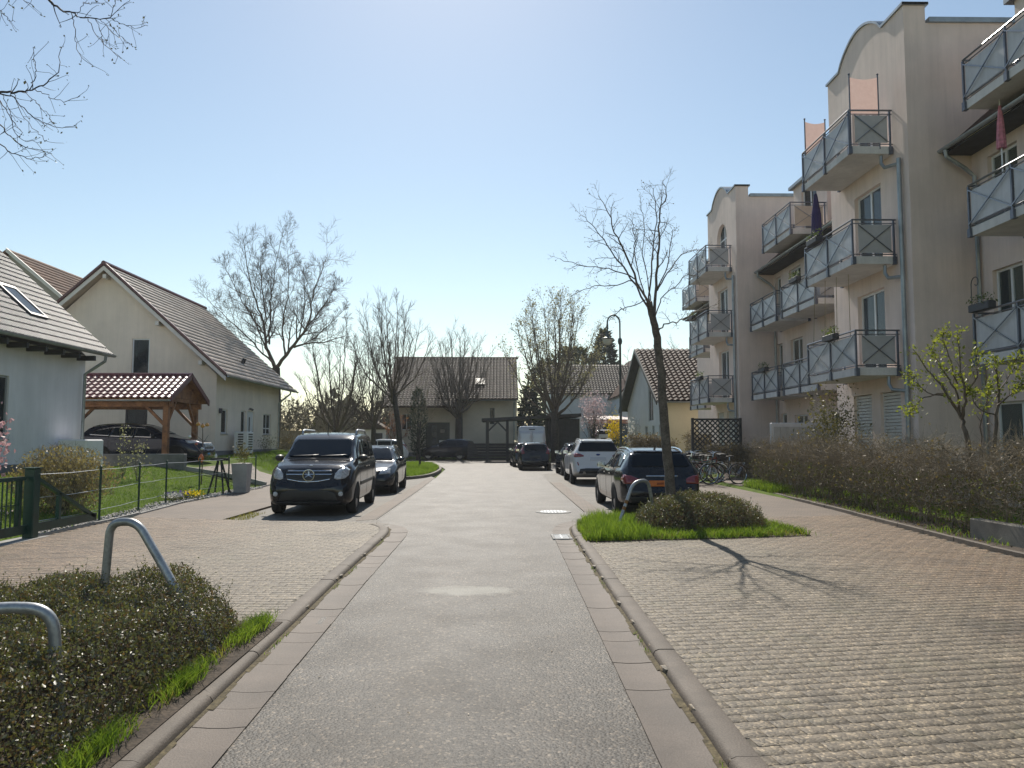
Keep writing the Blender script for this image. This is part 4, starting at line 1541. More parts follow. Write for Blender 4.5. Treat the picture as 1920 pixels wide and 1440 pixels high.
rD = roof_slab("roof", hD, (-9.95, 65.9, 5.10), X3, vD, 11.5, LD, .1, M_TILE_DKB)
roof_slab("roof", hD, (-9.95, 81.1, 5.10), X3, vDb, 11.5, LD, .1, M_TILE_DKB)
rD2 = roof_slab("roof", hD, (-9.95, 64.7, 4.42), X3, vD, 6.2, 1.3, .1, M_TILE_DKB)


def pd(w_, l_):
    return pan_tile(w_, l_, 0.065, 1, 8, 0.06)


tile_roof(rD, (-9.95, 65.85, 5.12), X3, vD, 11.5, LD, 0.30, 0.36, pd, M_TILE_GRB, nparts=300)
tile_roof(rD2, (-9.95, 64.65, 4.44), X3, vD, 6.2, 1.3, 0.30, 0.36, pd, M_TILE_GRB, nparts=60)
b = MB(); b.tube([(-10.0, 73.5, 9.45), (1.7, 73.5, 9.45)], .12, 8); b.build("ridge", M_TILE_GRB, hD, smooth=True)
b = MB(); b.obox(Vector((-1.8, 65.85, 5.12)) + vD * 3.2 + Vector((0, -.05, .1)), X3 * .4, vD * .6, Vector((0, -.04, .07))); b.build("skylight", M_DARK, hD)
b = MB(); half_gutter(b, (-3.6, 65.8, 5.05), (1.65, 65.8, 5.05), .08); b.tube([(1.2, 65.9, 4.9), (1.2, 67.1, 4.5), (1.2, 67.1, 0.1)], .06, 6); b.build("gutter", M_ZINC, hD)
b = MB(); b.box(-9.62, 1.47, 67.16, 79.84, 0, .55); b.build("plinth", M_PLINTH, hD)

# dark timber carport and shed near the end of the road
cd = thing("carport", "black flat roofed timber carport and shed at the end of the street", "carport", (2.3, 59.5, 0))
b = MB(); b.prism([(-1.4, 57.8, 3.02), (6.1, 57.8, 3.38), (6.1, 57.8, 3.62), (-1.4, 57.8, 3.24)], (0, 4.6, 0)); b.build("roof", M_WOODD, cd)
for x in (-1.0, 0.55, 2.3):
    for y in (58.2, 62.0):
        b = MB(); b.box(x - .09, x + .09, y - .09, y + .09, 0, 3.02 + (x + 1.4) * .048); b.build("post", M_WOODD, cd)
for x0, x1 in ((-1.0, -.2), (.55, -.2), (2.3, 1.55)):
    b = MB(); b.bar((x0, 58.2, 2.2), (x1, 58.2, 2.98), .12); b.build("brace", M_WOODD, cd)
b = MB(); b.box(3.6, 6.0, 58.3, 62, 0, 3.24); b.build("shed_wall", mat("shed_boards_dark", (0.028, 0.034, 0.042), .6, .15, 3), cd)
for k in range(12):
    b = MB(); b.box(3.62 + k * .2, 3.79 + k * .2, 58.27, 58.298, 0.05, 3.2); b.build("board", M_WOODD, cd)
b = MB(); b.box(6.003, 6.06, 58.25, 58.32, 0, 3.3); b.build("corner_trim", M_WFRAME, cd)
fe = thing("board_fence", "dark low board fence under the black carport", "fence", (0.8, 61.5, 0))
for k in range(6):
    b = MB(); b.box(-2.6, 3.5, 61.4, 61.44, .05 + k * .22, .25 + k * .22); b.build("board", M_WOODD, fe)

# houses behind on the right
hE = thing("house", "white house with a grey tiled roof behind the budding street tree", "house", (8.5, 84, .9))
w = MB()
gable_walls(w, 5.2, 13.4, 78, 87, 0.5, 6.4, 9.6, 'x', {'front': [rect(11.4, 12.2, 3.6, 5.6)], 'right': [rect(80, 81, 3.8, 5.6), rect(83.2, 84.2, 3.8, 5.6)]})
w.build("wall", M_RENDER_W, hE)
window(hE, (0, 78, 0), X3, Z3, -Y3, (11.4, 12.2, 3.6, 5.6))
pE = math.atan(3.3 / 4.9); vE = Vector((0, math.cos(pE), math.sin(pE))); vEb = Vector((0, -math.cos(pE), math.sin(pE)))
LE = 5.0 / math.cos(pE)
rE = roof_slab("roof", hE, (4.8, 77.5, 6.3), X3, vE, 9.0, LE, .1, M_TILE_GRB); roof_slab("roof", hE, (4.8, 87.5, 6.3), X3, vEb, 9.0, LE, .1, M_TILE_GRB)
tile_roof(rE, (4.8, 77.5, 6.3), X3, vE, 9.0, LE, .3, .38, pd, M_TILE_GRB, nparts=0)
# white gable house right of it
hE2 = thing("house", "narrow white gabled house behind the lamp post", "house", (13.6, 76, .9))
w = MB(); gable_walls(w, 11.2, 16.2, 71.5, 80, 0.5, 6.0, 9.0, 'y', {'front': [rect(12.2, 12.9, 3.5, 5.0), rect(14.4, 14.9, 3.4, 5.0)]}); w.build("wall", M_RENDER_W, hE2)
window(hE2, (0, 71.5, 0), X3, Z3, -Y3, (12.2, 12.9, 3.5, 5.0)); window(hE2, (0, 71.5, 0), X3, Z3, -Y3, (14.4, 14.9, 3.4, 5.0))
pE2 = math.atan(3.0 / 2.5)
LE2 = 2.8 / math.cos(pE2)
for sx, xx in ((-1, 16.5), (1, 10.9)):
    rr_ = roof_slab("roof", hE2, (xx, 71.2, 5.75), Y3, Vector((sx * math.cos(pE2), 0, math.sin(pE2))), 9.0, LE2, .12, M_TILE_DKB)
# old grey building
hF = thing("house", "old grey beige two storey villa with a brown hip roof behind the white gable", "house", (18, 92, 1))
w = MB(); w.box(14.2, 24, 86, 96, 0, 9.2); w.build("wall", mat("render_stone_grey", (0.42, 0.38, 0.33), .9, .1, 1), hF)
b = MB(); b.add([(13.8, 85.6, 9.2), (24.4, 85.6, 9.2), (24.4, 96.4, 9.2), (13.8, 96.4, 9.2), (15.2, 89.6, 10.9), (21.5, 89.6, 10.9), (21.5, 92.4, 10.9), (15.2, 92.4, 10.9)],
                [(0, 1, 5, 4), (1, 2, 6, 5), (2, 3, 7, 6), (3, 0, 4, 7), (4, 5, 6, 7), (3, 2, 1, 0)]); b.build("roof", M_TILE_DKB, hF)
for z in (3.4, 6.6):
    for x in (14.9, 16.4, 18.2):
        window(hF, (0, 86, 0), X3, Z3, -Y3, (x, x + .9, z, z + 1.9), depth=-.02, mull=(.5,), trans=(.66,))
b = MB(); b.box(13.95, 24.2, 85.75, 85.99, 5.8, 6.0); b.box(13.95, 24.2, 85.75, 85.99, 8.85, 9.19); b.build("cornice", M_RENDER_W, hF)

# house G: yellow with dark brown wavy tiles
hG = thing("house", "yellow and white house with glossy dark brown wavy tiles beside the apartment block", "house", (14, 52.5, .3))
gx0, gx1, gy0, gy1 = 10.3, 17.5, 48.0, 62.0
w = MB()
gable_walls(w, gx0, gx1, gy0, gy1, 0, 4.2, 7.95, 'x', {'left': [rect(51.6, 53.2, 2.9, 6.0), rect(49.0, 49.8, 1.2, 2.6), rect(51.2, 52.0, 1.0, 2.6), rect(53.6, 54.6, 1.2, 2.6)]})
w.build("wall", M_RENDER_Y, hG)
gw = MB(); 
wall_face(gw, (gx0 - .02, 0, 0), Y3, Z3, -X3, [(gy0 + .02, 0), (gy1 - .02, 0), (gy1 - .02, 4.15), ((gy0 + gy1) / 2, 7.9), (gy0 + .02, 4.15)],
          [rect(51.6, 53.2, 2.9, 6.0), rect(49.0, 49.8, 1.2, 2.6), rect(51.2, 52.0, 1.0, 2.6), rect(53.6, 54.6, 1.2, 2.6)], .05)
gw.build("gable_wall", M_RENDER_W, hG)
for r_ in ((51.6, 53.2, 2.9, 6.0), (49.0, 49.8, 1.2, 2.6), (51.2, 52.0, 1.0, 2.6), (53.6, 54.6, 1.2, 2.6)):
    window(hG, (gx0 - .02, 0, 0), Y3, Z3, -X3, r_, depth=.09, mull=(.5,), sill=False)
pG = math.atan((8.1 - 4.0) / 7.6); vG = Vector((0, math.cos(pG), math.sin(pG))); vGb = Vector((0, -math.cos(pG), math.sin(pG)))
LG = 7.6 / math.cos(pG)
rG = roof_slab("roof", hG, (9.7, 47.4, 4.0), X3, vG, 8.2, LG, .1, M_WOODD); rG2 = roof_slab("roof", hG, (9.7, 62.6, 4.0), X3, vGb, 8.2, LG, .1, M_WOODD)


def pg(w_, l_):
    return pan_tile(w_, l_, 0.085, 1, 8, 0.07)


tile_roof(rG, (9.7, 47.35, 4.02), X3, vG, 8.2, LG, 0.36, 0.45, pg, M_TILE_DKB, nparts=280)
tile_roof(rG2, (9.7, 62.65, 4.02), X3, vGb, 8.2, LG, 0.36, 0.45, pg, M_TILE_DKB, nparts=0)
b = MB()
for vv, yy in ((vG, 47.4), (vGb, 62.6)):
    b.obox(Vector((9.66, yy, 3.92)) + vv * LG / 2, vv * LG / 2, X3 * .03, Z3 * .14)
b.build("barge_board", M_DARK, hG)
b = MB(); half_gutter(b, (9.7, 47.28, 3.98), (17.9, 47.28, 3.98)); b.build("gutter", M_ZINC, hG)

# small garden hut with a red and white awning
hu = thing("garden_hut", "small blue grey hut with a pale red awning behind the pink blossom tree", "hut", (9, 68, .9))
b = MB(); b.box(8.0, 11.2, 67.5, 70, .8, 3.3); b.build("wall", mat("hut_blue", (0.10, 0.13, 0.19), .8, .2, 2), hu)
b = MB(); b.prism([(7.6, 66.6, 3.25), (7.6, 70.2, 3.7), (7.6, 70.2, 3.8), (7.6, 66.6, 3.4)], (4.0, 0, 0)); b.build("roof", mat("awning_pale", (.6, .5, .46), .6, .1, 2), hu)
b = MB(); b.box(7.6, 11.6, 66.55, 66.6, 3.05, 3.4); b.build("awning_valance", mat("awning_red", (.55, .25, .20), .7, .1, 2), hu)
b = MB(); b.box(8.7, 9.5, 67.45, 67.495, 1.7, 2.7); b.build("window", M_GLASSB, hu)
# beige garden wall and shed at back left
b = MB(); b.box(-17.5, -11.0, 59.8, 60.1, 0, 2.35)
solo("garden_wall", b, mat("garden_wall_beige", (0.42, .36, .27), .9, .2, 1), "beige garden wall behind the two bare trees on the left", "wall")
sd = thing("garden_shed", "small white shed with a dark window behind the leaning street tree", "shed", (-10.6, 66, 0))
b = MB(); b.box(-11.9, -9.6, 65, 67.6, 0, 2.5); b.build("wall", M_RENDER_W, sd)
b = MB(); b.prism([(-12.1, 64.8, 2.5), (-9.4, 64.8, 2.5), (-10.75, 64.8, 3.3)], (0, 3, 0)); b.build("roof", M_TILE_GRB, sd)
b = MB(); b.box(-10.8, -9.9, 64.97, 64.999, 1.2, 2.2); b.build("window", M_GLASS, sd)

# ------------------------------------------------------------------ apartment building on the right
ap = thing("apartment_building", "long peach apartment block with arched gable towers and steel balconies", "apartment building", (13, 24, 0))
TX, WX = 10.04, 11.6          # street faces of towers and of the recessed wall
M_PANEL = mat("balcony_panel", (0.50, 0.50, 0.51), 0.4, 0.10, 2.5, spec=0.3, streak=0.14)
M_PANEL2 = mat("balcony_panel_matt", (0.42, 0.415, 0.42), 0.55, 0.08, 3)
M_PANELB = mat("balcony_cloth_beige", (0.52, 0.44, 0.36), 0.8, 0.08, 3)
M_RAIL = mat("balcony_steel", (0.20, 0.21, 0.23), 0.30, 0.1, 8, metal=0.8)
M_POST = mat("balcony_post_blue_grey", (0.10, 0.115, 0.15), 0.4, 0.1, 8, metal=0.3)
M_SLAB = mat("balcony_concrete", (0.66, 0.64, 0.62), 0.85, 0.10, 1.5, fine=0.08, streak=0.10)
M_SHUT = mat("roller_shutter", (0.60, 0.59, 0.57), 0.5, 0.06, 2)
ZS = (3.24, 6.07, 8.93)       # undersides of the balcony slabs


def balcony(xf, xw, y0, y1, zs, panel_n=None, panel_f=None, bays=2):
    """slab with rails, posts, infill panels and crossed braces; a part of the building"""
    pf = panel_f or M_PANEL
    pn = panel_n or M_PANEL2
    b = MB(); b.bbox(xf + .02, xw + .0, y0 + .02, y1 - .02, zs, zs + .20, .012)
    slab = b.build("balcony", M_SLAB, ap)
    zt = zs + 1.13
    b = MB()
    for z, r in ((zt, .024), (zt - .10, .014), (zs + .24, .016)):
        b.tube([(xw, y0, z), (xf, y0, z), (xf, y1, z), (xw, y1, z)], r, 6)
    b.build("handrail", M_RAIL, slab)
    posts = [(xf, y0 + (y1 - y0) * i / bays) for i in range(bays + 1)] + [(xw - .06, y0), (xw - .06, y1)]
    for i, (x, y) in enumerate(posts):
        b = MB()
        b.box(x - .022, x + .022, y - .022, y + .022, zs + .02, zt - .02)
        b.box(x - .035, x + .06 if i <= bays else x + .04, y - .05, y + .05, zs - .02, zs + .17)
        b.build("rail_post", M_POST, slab)
    zb, zu = zs + .28, zt - .13
    for i in range(bays):
        ya, yb = y0 + (y1 - y0) * i / bays + .05, y0 + (y1 - y0) * (i + 1) / bays - .05
        b = MB(); b.box(xf + .012, xf + .022, ya, yb, zb, zu); b.build("infill_panel", pf, slab)
        b = MB()
        b.bar((xf - .014, ya - .04, zb - .03), (xf - .014, yb + .04, zu + .03), .022)
        b.bar((xf - .03, ya - .04, zu + .03), (xf - .03, yb + .04, zb - .03), .022)
        b.build("cross_brace", M_RAIL, slab)
    for y, s in ((y0, -1), (y1, 1)):
        b = MB(); b.box(xf + .16, xw - .12, y + .004, y + .014, zb, zu); b.build("infill_panel", pn, slab)
        b = MB()
        yy = y - s * -.018
        b.bar((xf + .14, yy, zb), (xw - .10, yy, zu), .02)
        b.bar((xf + .14, yy + s * .012, zu), (xw - .10, yy + s * .012, zb), .02)
        b.build("cross_brace", M_RAIL, slab)
    return slab


def arch_pts(yc, z0, zc, w, h, n=10):
    """rectangle with a rounded head"""
    out = [(yc - w / 2, z0), (yc + w / 2, z0)]
    for i in range(n + 1):
        a = PI * i / n
        out.append((yc + w / 2 * math.cos(a), zc + h * math.sin(a)))
    return out


def tower(ys, shutters=True):
    """projecting tower with a curved gable; ys = near corner"""
    ye = ys + 4.42
    L = lambda t: ys + t
    top = [(ye, 12.45), (ye - .78, 12.45)]
    n = 16
    for i in range(n + 1):
        t = i / n
        y = ye - .80 - t * 2.55
        z = 12.45 + .62 * math.sin(PI * t) ** 0.75
        top.append((y, z))
    top += [(ys + 1.05, 12.45), (ys, 12.45)]
    outer = [(ys, 0), (ye, 0)] + top
    door = lambda z0, z1: rect(L(1.42), L(2.92), z0, z1)
    holes = [door(3.45, 5.62), door(6.28, 8.42), arch_pts(L(2.15), 9.15, 10.75, 1.5, .62)]
    sh = [rect(L(.78), L(1.82), .75, 2.86), rect(L(2.3), L(3.35), .75, 2.86)]
    w = MB()
    wall_face(w, (TX, 0, 0), Y3, Z3, -X3, outer, holes + sh, .16)
    z1 = 12.25
    for y, N in ((ys, -Y3), (ye, Y3)):
        wall_face(w, (0, y, 0), X3, Z3, N, [(TX, 0), (18, 0), (18, 12.0), (TX + .55, 12.0), (TX + .55, 12.45), (TX, 12.45)])
    wall_face(w, (TX + .55, 0, 0), Y3, Z3, X3, [(y, z) for y, z in outer])
    # lower front flank of the curved gable
    w.build("tower_wall", M_RENDER_P, ap)
    # coping that follows the curve
    b = MB()
    tp = [(ys - .05, 12.45)] + [(y, z) for y, z in reversed(top)] + [(ye + .05, 12.45)]
    for (ya, za), (yb, zb_) in zip(tp[:-1], tp[1:]):
        if abs(yb - ya) < 1e-6:
            continue
        b.add([(TX - .05, ya, za + .003), (TX - .05, yb, zb_ + .003), (TX + .62, yb, zb_ + .003), (TX + .62, ya, za + .003),
               (TX - .05, ya, za + .07), (TX - .05, yb, zb_ + .07), (TX + .62, yb, zb_ + .07), (TX + .62, ya, za + .07)],
              [(0, 3, 2, 1), (4, 5, 6, 7), (0, 1, 5, 4), (2, 3, 7, 6)])
    b.box(TX + .62, 18, ys - .06, ys + .2, 12.003, 12.13)
    b.box(TX + .62, 18, ye - .2, ye + .06, 12.003, 12.13)
    b.build("parapet_coping", M_ZINC, ap)
    b = MB(); b.box(TX + .56, 17.9, ys + .05, ye - .05, 11.7, 11.8); b.build("flat_roof", M_ZINC, ap)
    for z0, z1 in ((3.45, 5.62), (6.28, 8.42)):
        window(ap, (TX, 0, 0), Y3, Z3, -X3, (L(1.42), L(2.92), z0, z1), depth=.16, mull=(.5,), sill=False, glass=M_GLASSB)
    window(ap, (TX, 0, 0), Y3, Z3, -X3, (L(1.40), L(2.90), 9.15, 11.4), depth=.20, mull=(.5,), trans=(.70,), sill=False, glass=M_GLASSB)
    for r in ((L(.78), L(1.82)), (L(2.3), L(3.35))):
        b = MB()
        for k in range(24):
            z = .78 + k * .0865
            b.box(TX + .09, TX + .105, r[0] + .02, r[1] - .02, z, z + .070)
        so = b.build("roller_shutter", M_SHUT, ap)
        b = MB(); b.box(TX + .08, TX + .12, r[0], r[0] + .025, .75, 2.86); b.box(TX + .08, TX + .12, r[1] - .025, r[1], .75, 2.86); b.box(TX + .06, TX + .13, r[0], r[1], .71, .75)
        b.build("shutter_rail", M_WFRAME, so)
    # downpipe with an offset at each balcony
    b = MB()
    yp = ys + .30
    b.tube([(TX - .09, yp, 8.65), (TX - .09, yp, .05)], .055, 10)
    for z in ZS:
        b.tube([(TX - .25, ys + .85, z - .02), (TX - .25, ys + .85, z - .22), (TX - .22, ys + .75, z - .36), (TX - .10, yp, z - .42)], .045, 8)
    b.build("downpipe", M_ZINC, ap, smooth=True)
    y0 = ys + .72
    for z in ZS:
        balcony(8.92, TX - .004, y0, y0 + 3.0, z)


def recess(ya, yb, stacks, doors):
    """set back wall between two towers"""
    holes = []
    for (u0, u1, v0, v1) in doors:
        holes.append(rect(u0, u1, v0, v1))
    w = MB()
    wall_face(w, (WX, 0, 0), Y3, Z3, -X3, rect(ya, yb, 0, 8.99), holes, .16)
    w.build("recessed_wall", M_RENDER_P, ap)
    for r in doors:
        window(ap, (WX, 0, 0), Y3, Z3, -X3, r, depth=.15, mull=(.5,) if r[1] - r[0] > .95 else (), sill=(r[3] - r[2] < 1.7))
    # mansard roof with its eave and gutter
    b = MB()
    b.add([(WX - .72, ya, 8.72), (WX - .72, yb, 8.72), (WX + 2.6, yb, 11.6), (WX + 2.6, ya, 11.6), (WX - .72, ya, 8.66), (WX - .72, yb, 8.66), (WX + 2.6, yb, 11.4), (WX + 2.6, ya, 11.4)],
          [(0, 1, 2, 3), (7, 6, 5, 4), (0, 4, 5, 1)])
    b.build("mansard_roof", M_TILE_DKB, ap)
    b = MB(); b.box(WX - .70, WX, ya, yb, 8.61, 8.655); b.build("eave_soffit", M_WOODD, ap)
    b = MB(); half_gutter(b, (WX - .78, ya, 8.72), (WX - .78, yb, 8.72), .07); b.build("gutter", M_ZINC, ap)
    for s in stacks:
        y0, y1, zz = s
        balcony(10.30, WX - .004, y0, y1, zz, panel_n=M_PANELB if zz > 8 else None)
        if zz > 8:   # dormer behind the upper balcony
            b = MB()
            wall_face(b, (WX, 0, 0), Y3, Z3, -X3, rect(y0 - .1, y1 + .1, 8.995, 11.5), [rect(y0 + .8, y0 + 2.2, 9.18, 11.2)], .14)
            wall_face(b, (0, y0 - .1, 0), X3, Z3, -Y3, rect(WX, WX + 2.6, 8.995, 11.5))
            wall_face(b, (0, y1 + .1, 0), X3, Z3, Y3, rect(WX, WX + 2.6, 8.995, 11.5))
            b.build("dormer_wall", M_RENDER_P, ap)
            b = MB(); b.box(WX - .15, WX + 2.6, y0 - .25, y1 + .25, 11.502, 11.62); b.build("dormer_roof", M_ZINC, ap)
            window(ap, (WX, 0, 0), Y3, Z3, -X3, (y0 + .8, y0 + 2.2, 9.18, 11.2), depth=.13, mull=(.5,), sill=False)


tower(18.35)
tower(32.10)
recess(4.0, 18.35, [(13.6, 16.45, ZS[0]), (13.6, 16.45, ZS[1]), (13.6, 16.45, ZS[2])],
       [(16.7, 17.75, 3.9, 5.6), (14.3, 15.8, 3.45, 5.6), (16.7, 17.75, 6.75, 8.35), (14.3, 15.8, 6.28, 8.4), (16.2, 17.9, .8, 2.5), (13.6, 15.2, .8, 2.5)])
recess(22.77, 32.10, [(24.75, 27.77, ZS[0]), (28.35, 31.25, ZS[0]), (24.75, 27.77, ZS[1]), (28.35, 31.25, ZS[1]), (26.72, 29.6, ZS[2])],
       [(25.4, 26.8, 3.45, 5.6), (29.2, 30.4, 3.45, 5.6), (31.3, 31.9, 3.9, 5.6), (25.4, 26.8, 6.28, 8.4), (29.2, 30.4, 6.28, 8.4), (31.3, 31.9, 6.75, 8.4), (25.4, 26.8, .6, 2.6), (31.0, 31.7, 1.4, 2.7), (28.9, 30.2, .6, 2.6)])
recess(36.52, 45.0, [(38.6, 41.5, ZS[0]), (38.6, 41.5, ZS[1]), (40.0, 42.9, ZS[2])],
       [(37.2, 38.2, 3.9, 5.6), (39.4, 40.8, 3.45, 5.6), (37.2, 38.2, 6.75, 8.4), (39.4, 40.8, 6.28, 8.4), (37.0, 38.3, 1.0, 2.7)])
w = MB(); wall_face(w, (0, 45.0, 0), X3, Z3, Y3, rect(WX, 18, 0, 11.5)); w.build("end_wall", M_RENDER_P, ap)
for y in (18.12, 31.85):
    b = MB(); b.tube([(WX - .78, y, 8.66), (WX - .76, y, 8.5), (WX - .3, y, 8.2), (WX - .09, y, 8.0), (WX - .09, y, .1)], .05, 8); b.build("downpipe", M_ZINC, ap, smooth=True)
b = MB(); b.box(TX - .012, TX - .001, 18.36, 22.76, .0, .42); b.box(TX - .012, TX - .001, 32.11, 36.5, 0, .42); b.build("plinth", M_PLINTH, ap)

# sun screens, parasols and plants on the balconies (things that rest on it)
def screen(p0, p1, z0, z1, label):
    t = thing("sun_screen", label, "sun screen", ((p0[0] + p1[0]) / 2, (p0[1] + p1[1]) / 2, z0), group="pale pink sun screens on the top balcony")
    b = MB()
    for p in (p0, p1):
        b.tube([(p[0], p[1], z0 - .9), (p[0], p[1], z1 + .06)], .018, 6)
        b.lathe([(0.0, 0), (.03, .02), (.03, .04), (0, .06)], (p[0], p[1], z1 + .05), 6)
    b.build("pole", M_POST, t)
    b = MB()
    n = 8
    a, c = Vector((*p0, 0)), Vector((*p1, 0))
    for i in range(n):
        q0, q1 = a.lerp(c, i / n), a.lerp(c, (i + 1) / n)
        s0, s1 = .06 * math.sin(PI * i / n), .06 * math.sin(PI * (i + 1) / n)
        b.quad(q0 + Z3 * z0, q1 + Z3 * z0, q1 + Z3 * (z1 - s1), q0 + Z3 * (z1 - s0))
    b.build("cloth", leaf_mat("screen_cloth", (.58, .42, .38), (.62, .46, .42), .45, .0, tint=(1, 1, 1)), t)


screen((8.98, 19.10), (9.72, 19.10), 9.95, 10.95, "pink cloth screen between two poles on the near side of the top tower balcony")
screen((8.98, 22.00), (9.6, 22.04), 9.95, 11.0, "pink cloth screen at the far side of the top tower balcony")
pa_ = thing("parasol", "closed purple parasol standing on the middle balcony of the near tower", "parasol", (9.12, 21.7, 6.27))
b = MB(); b.tube([(9.12, 21.7, 6.27), (9.12, 21.7, 8.75)], .02, 6); b.build("pole", M_POST, pa_)
b = MB()
for k in range(8):
    a = 2 * PI * k / 8
    b.tube([(9.12 + .02 * math.cos(a), 21.7 + .02 * math.sin(a), 8.72), (9.12 + .085 * math.cos(a), 21.7 + .085 * math.sin(a), 8.1), (9.12 + .10 * math.cos(a), 21.7 + .10 * math.sin(a), 7.35), (9.12 + .05 * math.cos(a), 21.7 + .05 * math.sin(a), 7.2)], [.02, .055, .06, .03], 6)
b.build("folded_cloth", mat("parasol_purple", (.045, .03, .115), .8, .2, 6), pa_, smooth=True)
pb = thing("parasol", "folded pink and white parasol hanging above the middle balcony at the right edge", "parasol", (10.75, 15.95, 6.3))
b = MB(); b.tube([(10.75, 15.95, 6.3), (10.75, 15.95, 8.95)], .016, 6); b.build("pole", M_WFRAME, pb)
b = MB()
for k in range(7):
    a = 2 * PI * k / 7
    b.tube([(10.75 + .015 * math.cos(a), 15.95 + .015 * math.sin(a), 8.8), (10.75 + .04 * math.cos(a), 15.95 + .04 * math.sin(a), 8.4), (10.75 + .055 * math.cos(a), 15.95 + .055 * math.sin(a), 8.0), (10.75 + .07 * math.cos(a), 15.95 + .07 * math.sin(a), 7.86)], [.012, .03, .04, .03], 6)
b.build("folded_cloth", mat("parasol_pink", (.55, .20, .26), .8, .3, 9), pb, smooth=True)
# planters on the balcony rails
pots = [((8.82, 21.2, 7.12), "small planter with trailing plants hung on the middle tower balcony rail"), ((10.2, 16.0, 4.36), "dark flower box on the lower right balcony rail"),
        ((8.86, 35.2, 7.18), "dark planter on the far tower's middle balcony rail")]
pots += [((8.86, 20.4, 4.28), 'dark flower box on the lowest front rail of the near tower'), ((10.2, 26.2, 7.08), 'flower box on the near balcony of the middle recess, second floor'), ((10.2, 29.6, 4.26), 'flower box on the far balcony of the middle recess, first floor'), ((8.86, 34.0, 4.28), 'flower box on the lowest rail of the far tower')]
M_POT = mat("flower_box_dark", (.05, .05, .055), .6, .2, 6)
M_BLEAF = leaf_mat("balcony_leaf", (.06, .09, .02), (.13, .17, .04))
for (p, lab) in pots:
    t = thing("flower_box", lab, "flower box", p)
    b = MB(); b.bbox(p[0] - .09, p[0] + .09, p[1] - .35, p[1] + .35, p[2], p[2] + .16, .02); b.build("box", M_POT, t)
    P = np.array(p) + np.stack([rng.uniform(-.12, .12, 160), rng.uniform(-.36, .36, 160), rng.uniform(.10, .34, 160)], 1)
    leaves("plant", P, .05, M_BLEAF, t)
# scroll bracket and bamboo sticks
b = MB()
for k in range(4):
    yy = 19.5 + k * .8
    b.tube([(8.99, yy, 3.6), (9.02 + .04 * k, yy + .08, 5.9 + .1 * k)], .008, 5)
tb = solo("trellis_sticks", b, mat("bamboo", (.25, .19, .10), .7, .2, 6), "thin bamboo sticks rising from the lowest balcony of the near tower", "trellis")
b = MB(); pts = [(10.3, 16.5, 4.45), (10.3, 16.5, 5.0)]
for i in range(14):
    a = PI - i * .42
    r = .16 - i * .009
    pts.append((10.3, 16.34 + r * math.cos(a) * -1, 5.02 + r * math.sin(a)))
b.tube(pts, .010, 5)
solo("scroll_bracket", b, M_BLACKM, "wrought iron scroll bracket on the lower right balcony corner", "bracket")

# walled bin enclosure, lattice screen, low wall
be = thing("bin_enclosure", "grey bin enclosure with a rounded frame between the hedge and the apartment block", "enclosure", (9.9, 26.3, .1))
b = MB(); b.bbox(9.05, 11.4, 25.7, 25.8, .1, 2.2, .03); b.build("frame", mat("enclosure_frame", (.50, .51, .53), .45, .06, 3), be)
for k in range(10):
    b = MB(); b.box(9.17 + k * .212, 9.17 + k * .212 + .204, 25.675, 25.698, .3, 2.06); b.build("panel", mat("enclosure_panel", (.36, .36, .36), .6, .12, 3) if k == 0 else MATS["enclosure_panel"], be)
la = thing("lattice_screen", "dark wooden diagonal lattice screen behind the parked bicycles", "lattice", (8.85, 31.4, .1))
b = MB()
for x in (7.86, 9.82):
    b.box(x - .05, x + .05, 31.36, 31.46, .1, 2.52)
b.build("post", M_WOODD, la)
b = MB(); b.box(7.86, 9.82, 31.38, 31.43, 2.42, 2.5); b.box(7.86, 9.82, 31.38, 31.43, .85, .92); b.build("rail", M_WOODD, la)
x0, x1, z0, z1 = 7.91, 9.77, .92, 2.42
for d in (-1, 1):
    k = -2.0
    while k < 2.0:
        # line z - z0 = d*(x - xs)
        xs = x0 + k * (x1 - x0)
        a0 = max(x0, xs if d > 0 else xs - (z1 - z0)); a1 = min(x1, xs + (z1 - z0) if d > 0 else xs)
        if a1 - a0 > .05:
            za, zb_ = (z0 + (a0 - xs), z0 + (a1 - xs)) if d > 0 else (z0 + (xs - a0), z0 + (xs - a1))
            b = MB(); b.bar((a0, 31.405 + d * .012, za), (a1, 31.405 + d * .012, zb_), .055, .02, up=(0, 1, 0)); b.build("slat", M_WOODD, la)
        k += .115
b = MB(); b.bbox(7.30, 7.48, 4.5, 12.0, -.05, .41, .015)
solo("low_wall", b, mat("concrete_low_wall", (.19, .175, .15), .9, .3, 1.6, fine=.2), "low concrete wall beside the sidewalk in front of the hedge at the right edge", "wall")

# ------------------------------------------------------------------ vehicles
M_TYRE = mat("tyre_rubber", (0.020, 0.020, 0.021), 0.8, 0.25, 20, fine=.2)
M_RIM = mat("alloy_rim", (0.38, 0.385, 0.39), 0.32, 0.1, 9, metal=.8)
M_RIMD = mat("steel_rim_dark", (0.10, 0.10, 0.105), 0.45, 0.15, 9, metal=.5)
M_CGLASS = glass_mat("car_glass", (0.008, 0.013, 0.020), 0.0, 0.015)
M_CGLASS.node_tree.nodes["Principled BSDF"].inputs["Specular IOR Level"].default_value = 0.16
M_CGLASST = glass_mat("car_glass_clear", (0.02, 0.026, 0.03), 0.35, 0.015)
M_HEAD = mat("headlight_lens", (0.50, 0.51, 0.53), 0.08, 0.35, 22, spec=.7, coat=1.0)
M_TAIL = mat("tail_light_red", (0.22, 0.012, 0.012), 0.12, 0.3, 20, spec=.6, coat=1.0)
M_CHROME = mat("chrome", (0.62, 0.63, 0.64), 0.12, 0.05, 5, metal=1.0)
M_TRIM = mat("car_black_trim", (0.016, 0.016, 0.017), 0.45, 0.2, 8)
